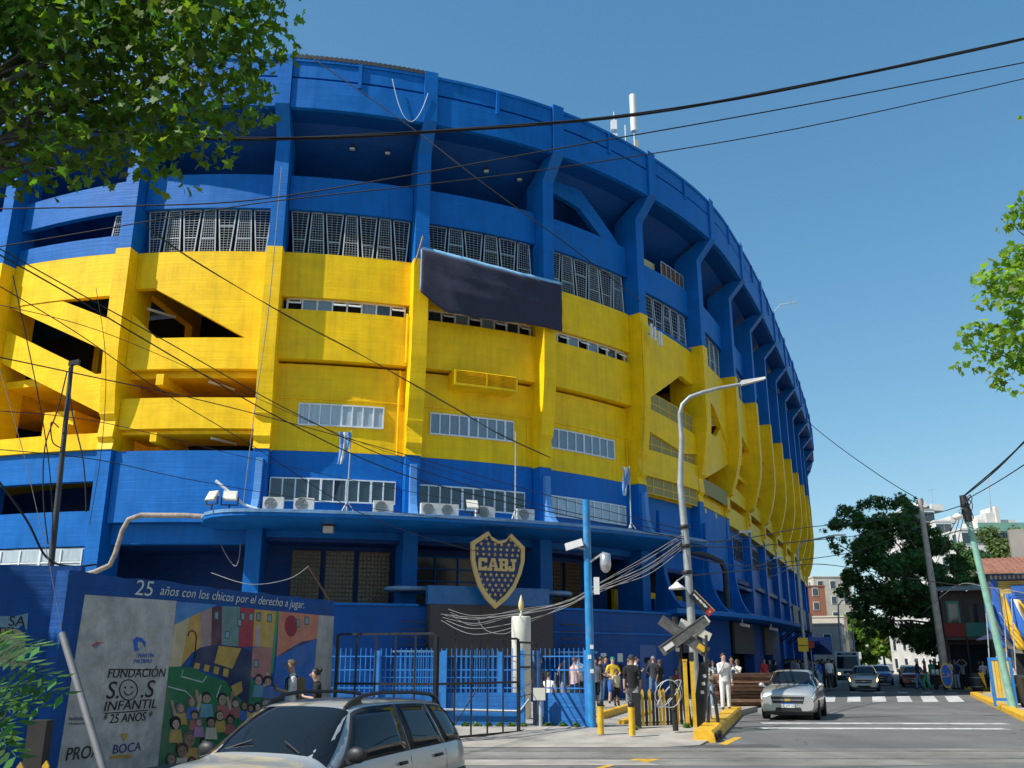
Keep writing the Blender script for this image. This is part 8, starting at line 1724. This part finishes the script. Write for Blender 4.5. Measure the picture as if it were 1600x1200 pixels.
# ------------------------------------------------------------------ far street lamps and signs on the stadium pavement
def lamp2(al, ac, h, label, reach=2.4):
    b = st(al, ac, .17); e = empty('street_lamp', b, 0, label, 'street lamp', 'street lamps along the stadium'); d = SN
    part('shaft', GALV, e, lambda m: m.tube([b, b + Vector((0, 0, h * .8)), b + Vector((0, 0, h)) + d * .1, b + Vector((0, 0, h + .5)) + d * .5, b + Vector((0, 0, h + .8)) + d * reach], [.11, .09, .07, .06, .05], 8), keep=True)
    q = b + Vector((0, 0, h + .8)) + d * reach; part('lamp_head', PANEL, e, lambda m: m.obox(q + d * .25, d * .35, (0, .1, 0), (0, 0, .05)), keep=True)
lamp2(61, KL - .7, 8.3, 'grey curved street lamp midway along the stadium wall'); lamp2(100, KL - .7, 7.0, 'grey curved street lamp near the far end of the stadium'); lamp2(126, KL - .6, 7.0, 'white street lamp far beyond the stadium', 1.6)
b = st(58, KL - .5, .17); e = empty('street_sign', b, 0, 'yellow square sign on a post in front of the far crowd', 'sign')
part('post', GALV, e, lambda m: m.tube([b, b + Vector((0, 0, 2.9))], .03, 6), keep=True); part('plate', FY, e, lambda m: m.obox(b + Vector((0, -.04, 2.55)), XS * .28, SU * .012, (0, 0, .38)), keep=True); part('plate_band', BLKP, e, lambda m: m.obox(b + Vector((0, -.04, 2.5)) - SU * .016, XS * .26, SU * .003, (0, 0, .025)), keep=True)
b = st(63, KL - .5, .17); e = empty('street_sign', b, 0, 'small red sign on a post right of the yellow sign', 'sign')
part('post', GALV, e, lambda m: m.tube([b, b + Vector((0, 0, 2.9))], .03, 6), keep=True); part('plate', mat('sign_red', (.35, .03, .03), rough=.4), e, lambda m: m.obox(b + Vector((0, -.04, 2.65)), XS * .22, SU * .012, (0, 0, .22)), keep=True)
e = empty('club_roundel', F(8.55, .0, 2.8), 0, 'small round sign fixed on the blue wall above the queue', 'sign'); P, T, N = crv(8.0)
part('disc', mat('roundel_grey', (.2, .24, .26), rough=.5), e, lambda m: m.tube([F(8.0, -1.1, 2.8), F(8.0, -.95, 2.8)], .35, 16), keep=True); part('bar', PAPER, e, lambda m: m.obox(F(8.0, -.94, 2.8), Vector((T.x, T.y, 0)) * .22, Vector((N.x, N.y, 0)) * .01, (0, 0, .05)), keep=True)
for k, (s_, z_) in enumerate(((6.05, 3.7), (7.0, 3.7))):
    c = F(s_, 1.2, z_); e = empty('security_camera', c, 0, ('white security camera under the lower canopy', 'second small camera under the lower canopy')[k], 'camera', 'cameras under the lower canopy')
    part('housing', PANEL, e, lambda m: m.obox(c, (.22, -.1, -.05), (.04, .08, 0), (0, 0, .08)), keep=True); part('bracket', PANEL, e, lambda m: m.bar(c + Vector((-.1, .05, 0)), c + Vector((-.12, .05, .3)), .05), keep=True)
# wall service pipes and lamps on the fins
for k, (s_, z_) in enumerate(((6.5, 9.2), (8.0, 8.7), (9.0, 8.6))):
    c = F(s_, 0, z_); P, T, N = crv(s_); n3 = Vector((N.x, N.y, 0)); e = empty('wall_lamp', c, 0, 'grey bracket lamp on the blue lower wall, %s from the crossing' % ('first', 'second', 'third')[k], 'lamp', 'bracket lamps on the blue wall')
    part('arm', GALV, e, lambda m: m.tube([F(s_, -1.2, z_ - .5), F(s_, -.6, z_ - .45), F(s_, .4, z_)], .035, 6), keep=True); part('head', PANEL, e, lambda m: m.obox(F(s_, .7, z_ + .05), n3 * .35, Vector((T.x, T.y, 0)) * .1, (0, 0, .06)), keep=True)
e = empty('cable_duct', F(6.1, -.3, 4.5), 0, 'black bundled cable duct bending down the blue column', 'pipe')
part('duct', mat('duct_black', (.03, .03, .035), rough=.7, var=.3, scale=12), e, lambda m: m.tube([F(5.45, -.6, 7.6), F(5.9, -.3, 7.5), F(6.05, .1, 7.2), F(6.1, .15, 6.7), F(6.1, .15, 4.3)], .16, 8), keep=True)

# ------------------------------------------------------------------ overhead cables
CABLE = mat('cable_black', (.012, .012, .013), rough=.7, var=.2); CABG = mat('cable_grey', (.24, .24, .235), rough=.7, var=.2)
def smooth(pts, n=6):
    out = []; P_ = [pts[0]] + pts + [pts[-1]]
    for i in range(1, len(P_) - 2):
        p0, p1, p2, p3 = P_[i - 1:i + 3]
        for k in range(n):
            t = k / n; out.append(.5 * (2 * p1 + (p2 - p0) * t + (2 * p0 - 5 * p1 + 4 * p2 - p3) * t * t + (3 * p1 - p0 - 3 * p2 + p3) * t ** 3))
    return out + [pts[-1]]
def cable(pts, r, label, mtl=None, strands=1, seed=0):
    P_ = smooth([at(*p) for p in pts]); rr = random.Random(seed); e = empty('overhead_cable', P_[0], 0, label, 'cable', 'overhead cables')
    for k in range(strands):
        ph = k * 2 * math.pi / max(1, strands); amp = r * 1.3 if strands > 1 else 0
        m = MB(); m.tube([p + Vector((0, math.cos(ph + i * .35), math.sin(ph + i * .35))) * amp for i, p in enumerate(P_)], r, 6); m.build('strand', mtl or CABLE, e, keep=True)
cable([(-40, 186, 12.0), (200, 209, 12.3), (430, 217, 12.6), (700, 204, 13), (1000, 178, 13.3), (1300, 125, 13.8), (1640, 52, 14.3)], .014, 'thick twisted black cable crossing the whole sky', None, 4, 1)
cable([(-40, 327, 13.6), (200, 322, 13.8), (400, 312, 14), (650, 272, 14), (900, 227, 14), (1250, 165, 14.2), (1640, 90, 14.5)], .013, 'upper of the two thin cables below the thick one')
cable([(-40, 392, 13.8), (150, 360, 14), (400, 318, 14.1), (650, 290, 14.2), (900, 258, 14.4), (1250, 200, 14.6), (1640, 114, 15)], .011, 'lower of the two thin cables below the thick one')
cable([(478, 84, 37), (630, 190, 36.5), (760, 290, 36), (900, 392, 37), (1000, 470, 42)], .025, 'thin wire slanting down across the upper blue arcade')
cable([(225, 350, 22), (295, 402, 23), (450, 494, 25), (567, 556, 27), (713, 639, 29), (780, 678, 30), (860, 715, 32)], .012, 'black drop wire slanting over the yellow wall', None, 2, 3)
cable([(-30, 470, 16), (150, 515, 19), (330, 590, 23), (560, 690, 28), (800, 770, 31)], .008, 'fine wire over the ramp parapets at left')
cable([(-30, 640, 16), (160, 660, 19), (400, 718, 24), (640, 768, 27), (900, 815, 29)], .008, 'fine wire crossing the lower yellow gallery')
cable([(150, 450, 26), (165, 560, 26), (160, 690, 27), (140, 820, 28)], .01, 'fine wire hanging down the first yellow column')
cable([(440, 260, 37.5), (420, 480, 38), (398, 640, 38), (380, 790, 38.3)], .02, 'pale cable run down the corner column', CABG)
cable([(-30, 372, 13), (100, 445, 15), (250, 528, 17), (450, 640, 20), (640, 728, 23), (860, 793, 26), (1066, 834, 29)], .012, 'long cable from the left edge to the lamp post, upper strand')
cable([(-30, 382, 13), (100, 455, 15), (250, 545, 17), (450, 660, 20), (640, 745, 23), (860, 800, 26), (1068, 842, 29)], .015, 'long cable from the left edge to the lamp post, lower strand')
cable([(-30, 552, 14), (150, 590, 16), (300, 622, 19), (450, 660, 22), (640, 712, 25), (860, 775, 27), (1067, 828, 29)], .011, 'shallow cable crossing the yellow galleries toward the lamp')
cable([(-30, 430, 14), (120, 520, 16), (250, 610, 18), (400, 700, 21), (560, 800, 23), (700, 850, 26), (780, 868, 30)], .010, 'thin cable dropping across the left blue wall')
cable([(-30, 700, 16), (150, 718, 18), (300, 750, 22), (500, 783, 26), (800, 822, 28), (1068, 838, 29)], .009, 'low thin cable over the entrance canopy')
rc = random.Random(12)
for k in range(8):
    dv = k * 3.4 + rc.uniform(-2, 2); sg = rc.uniform(.5, 1.4)
    cable([(1064 + rc.uniform(-2, 2), 836 + dv, 29), (1010, 872 + dv + rc.uniform(-4, 5), 30 + rc.uniform(-.3, .3)), (940 + rc.uniform(-10, 10), 912 + dv * .6 + rc.uniform(-4, 5), 31), (880, 938 + dv * .4 + rc.uniform(-4, 6), 32.5), (800 + rc.uniform(-15, 15), 953 + dv * .7 * sg + rc.uniform(-3, 6), 33.5), (740, 960 + dv * sg + rc.uniform(-3, 6), 34), (690 + rc.uniform(-5, 18), 953 + dv * .7 + rc.uniform(-2, 4), 34.5)], rc.choice([.007, .009, .011]), 'grey service cable of the sagging bundle before the dark screen, %s' % ('topmost strand', 'second strand', 'third strand', 'fourth strand', 'fifth strand', 'sixth strand', 'seventh strand', 'lowest strand')[k], CABG)
cable([(745, 965, 34), (760, 985, 33.8), (790, 990, 33.5), (815, 975, 33)], .01, 'loose grey cable loop hanging under the bundle', CABG)
for k, pts in enumerate(([(1070, 848, 29), (1160, 842, 38), (1260, 824, 48), (1350, 816, 55), (1440, 802, 61)], [(1072, 852, 29), (1160, 855, 38), (1260, 845, 48), (1350, 835, 55), (1440, 813, 61)], [(1074, 868, 29), (1160, 884, 38), (1260, 874, 48), (1350, 858, 55), (1440, 822, 61)], [(1074, 900, 29), (1200, 888, 40), (1290, 882, 50), (1400, 900, 55), (1520, 918, 40)])):
    cable(pts, .02, 'street cable from the lamp post to the right, %s' % ('topmost', 'second', 'third and thickest', 'lowest and longest')[k])
cable([(1195, 598, 74), (1280, 674, 68), (1373, 742, 63), (1437, 781, 61)], .028, 'thin wire from the far rim to the grey pole')
cable([(1505, 776, 39.3), (1560, 730, 30), (1640, 650, 22)], .025, 'steep cable leaving the green pole to the upper right', None, 2)
cable([(1507, 782, 39.3), (1560, 752, 32), (1640, 700, 24)], .02, 'lower cable leaving the green pole to the right')
cable([(1440, 806, 61), (1470, 800, 52), (1502, 790, 39.5)], .022, 'short cable between the grey pole and the green pole')
for k, (u0, v0, u1, v1) in enumerate(((1500, 800, 1455, 900), (1502, 802, 1475, 905), (1506, 805, 1490, 910))):
    cable([(u0, v0, 39.5), ((u0 + u1) / 2 - 4, (v0 + v1) / 2 + 6, 45), (u1, v1, 55)], .015, 'slack wire fanning down from the green pole, %s' % ('leftmost', 'middle', 'rightmost')[k])
cable([(1440, 960, 60), (1495, 915, 50), (1545, 918, 42), (1620, 930, 36)], .02, 'pale sagging wire by the white street lantern', CABG)
cable([(376, 838, 40.2), (374, 870, 40.3), (366, 884, 40.4), (345, 850, 40.6), (338, 815, 40.8)], .025, 'pale cable loop hanging under the left canopy tip', CABG)
# slender steel service pole at the mural corner with its loops
b = Vector((-6.9, 15.1, 3.0)); p0, p1 = at(79, 890, 16), at(112, 567, 16); e = empty('service_pole', p0, 0, 'thin dark steel service pole rising behind the mural wall', 'utility pole')
part('shaft', mat('pole_dark', (.05, .055, .06), rough=.6, var=.2), e, lambda m: m.tube([Vector((p0.x, p0.y, 0)), p0, p1], [.06, .055, .04], 8), keep=True)
part('insulator', DARKM, e, lambda m: m.obox(p1 + Vector((.05, 0, 0)), (.09, 0, .02), (0, .04, 0), (0, 0, .04)), keep=True)
for k, pts in enumerate(([(105, 580), (90, 640), (70, 700), (68, 780), (75, 850)], [(108, 575), (112, 640), (130, 720), (135, 800)], [(92, 668), (80, 660), (82, 690), (96, 700)])):
    part('cable_loop', CABLE, e, lambda m: m.tube(smooth([at(u, v, 15.9) for u, v in pts]), .012, 5), keep=True)
cable([(-20, 728, 15), (40, 810, 15.3), (72, 870, 15.6), (110, 885, 15.8), (150, 882, 16.5)], .018, 'black cable curling to the wall top behind the mural')
cable([(20, 430, 15), (60, 620, 15.3), (78, 740, 15.6), (84, 860, 15.8)], .010, 'thin cable dropping beside the service pole')
# hook pole above the mural wall with its line
a, b = wb + Vector((-.25, -.5, WZ)), at(482, 885, 21.6); e = empty('hook_pole', a, 0, 'rusty pipe leaning above the mural end with a slack line', 'pole')
part('pipe', RUST, e, lambda m: m.tube([at(515, 938, 21.8), b], .025, 6), keep=True); part('line', CABG, e, lambda m: m.tube(smooth([b, at(450, 905, 21.6), at(390, 913, 21.6), at(330, 895, 21.8)]), .01, 5), keep=True)
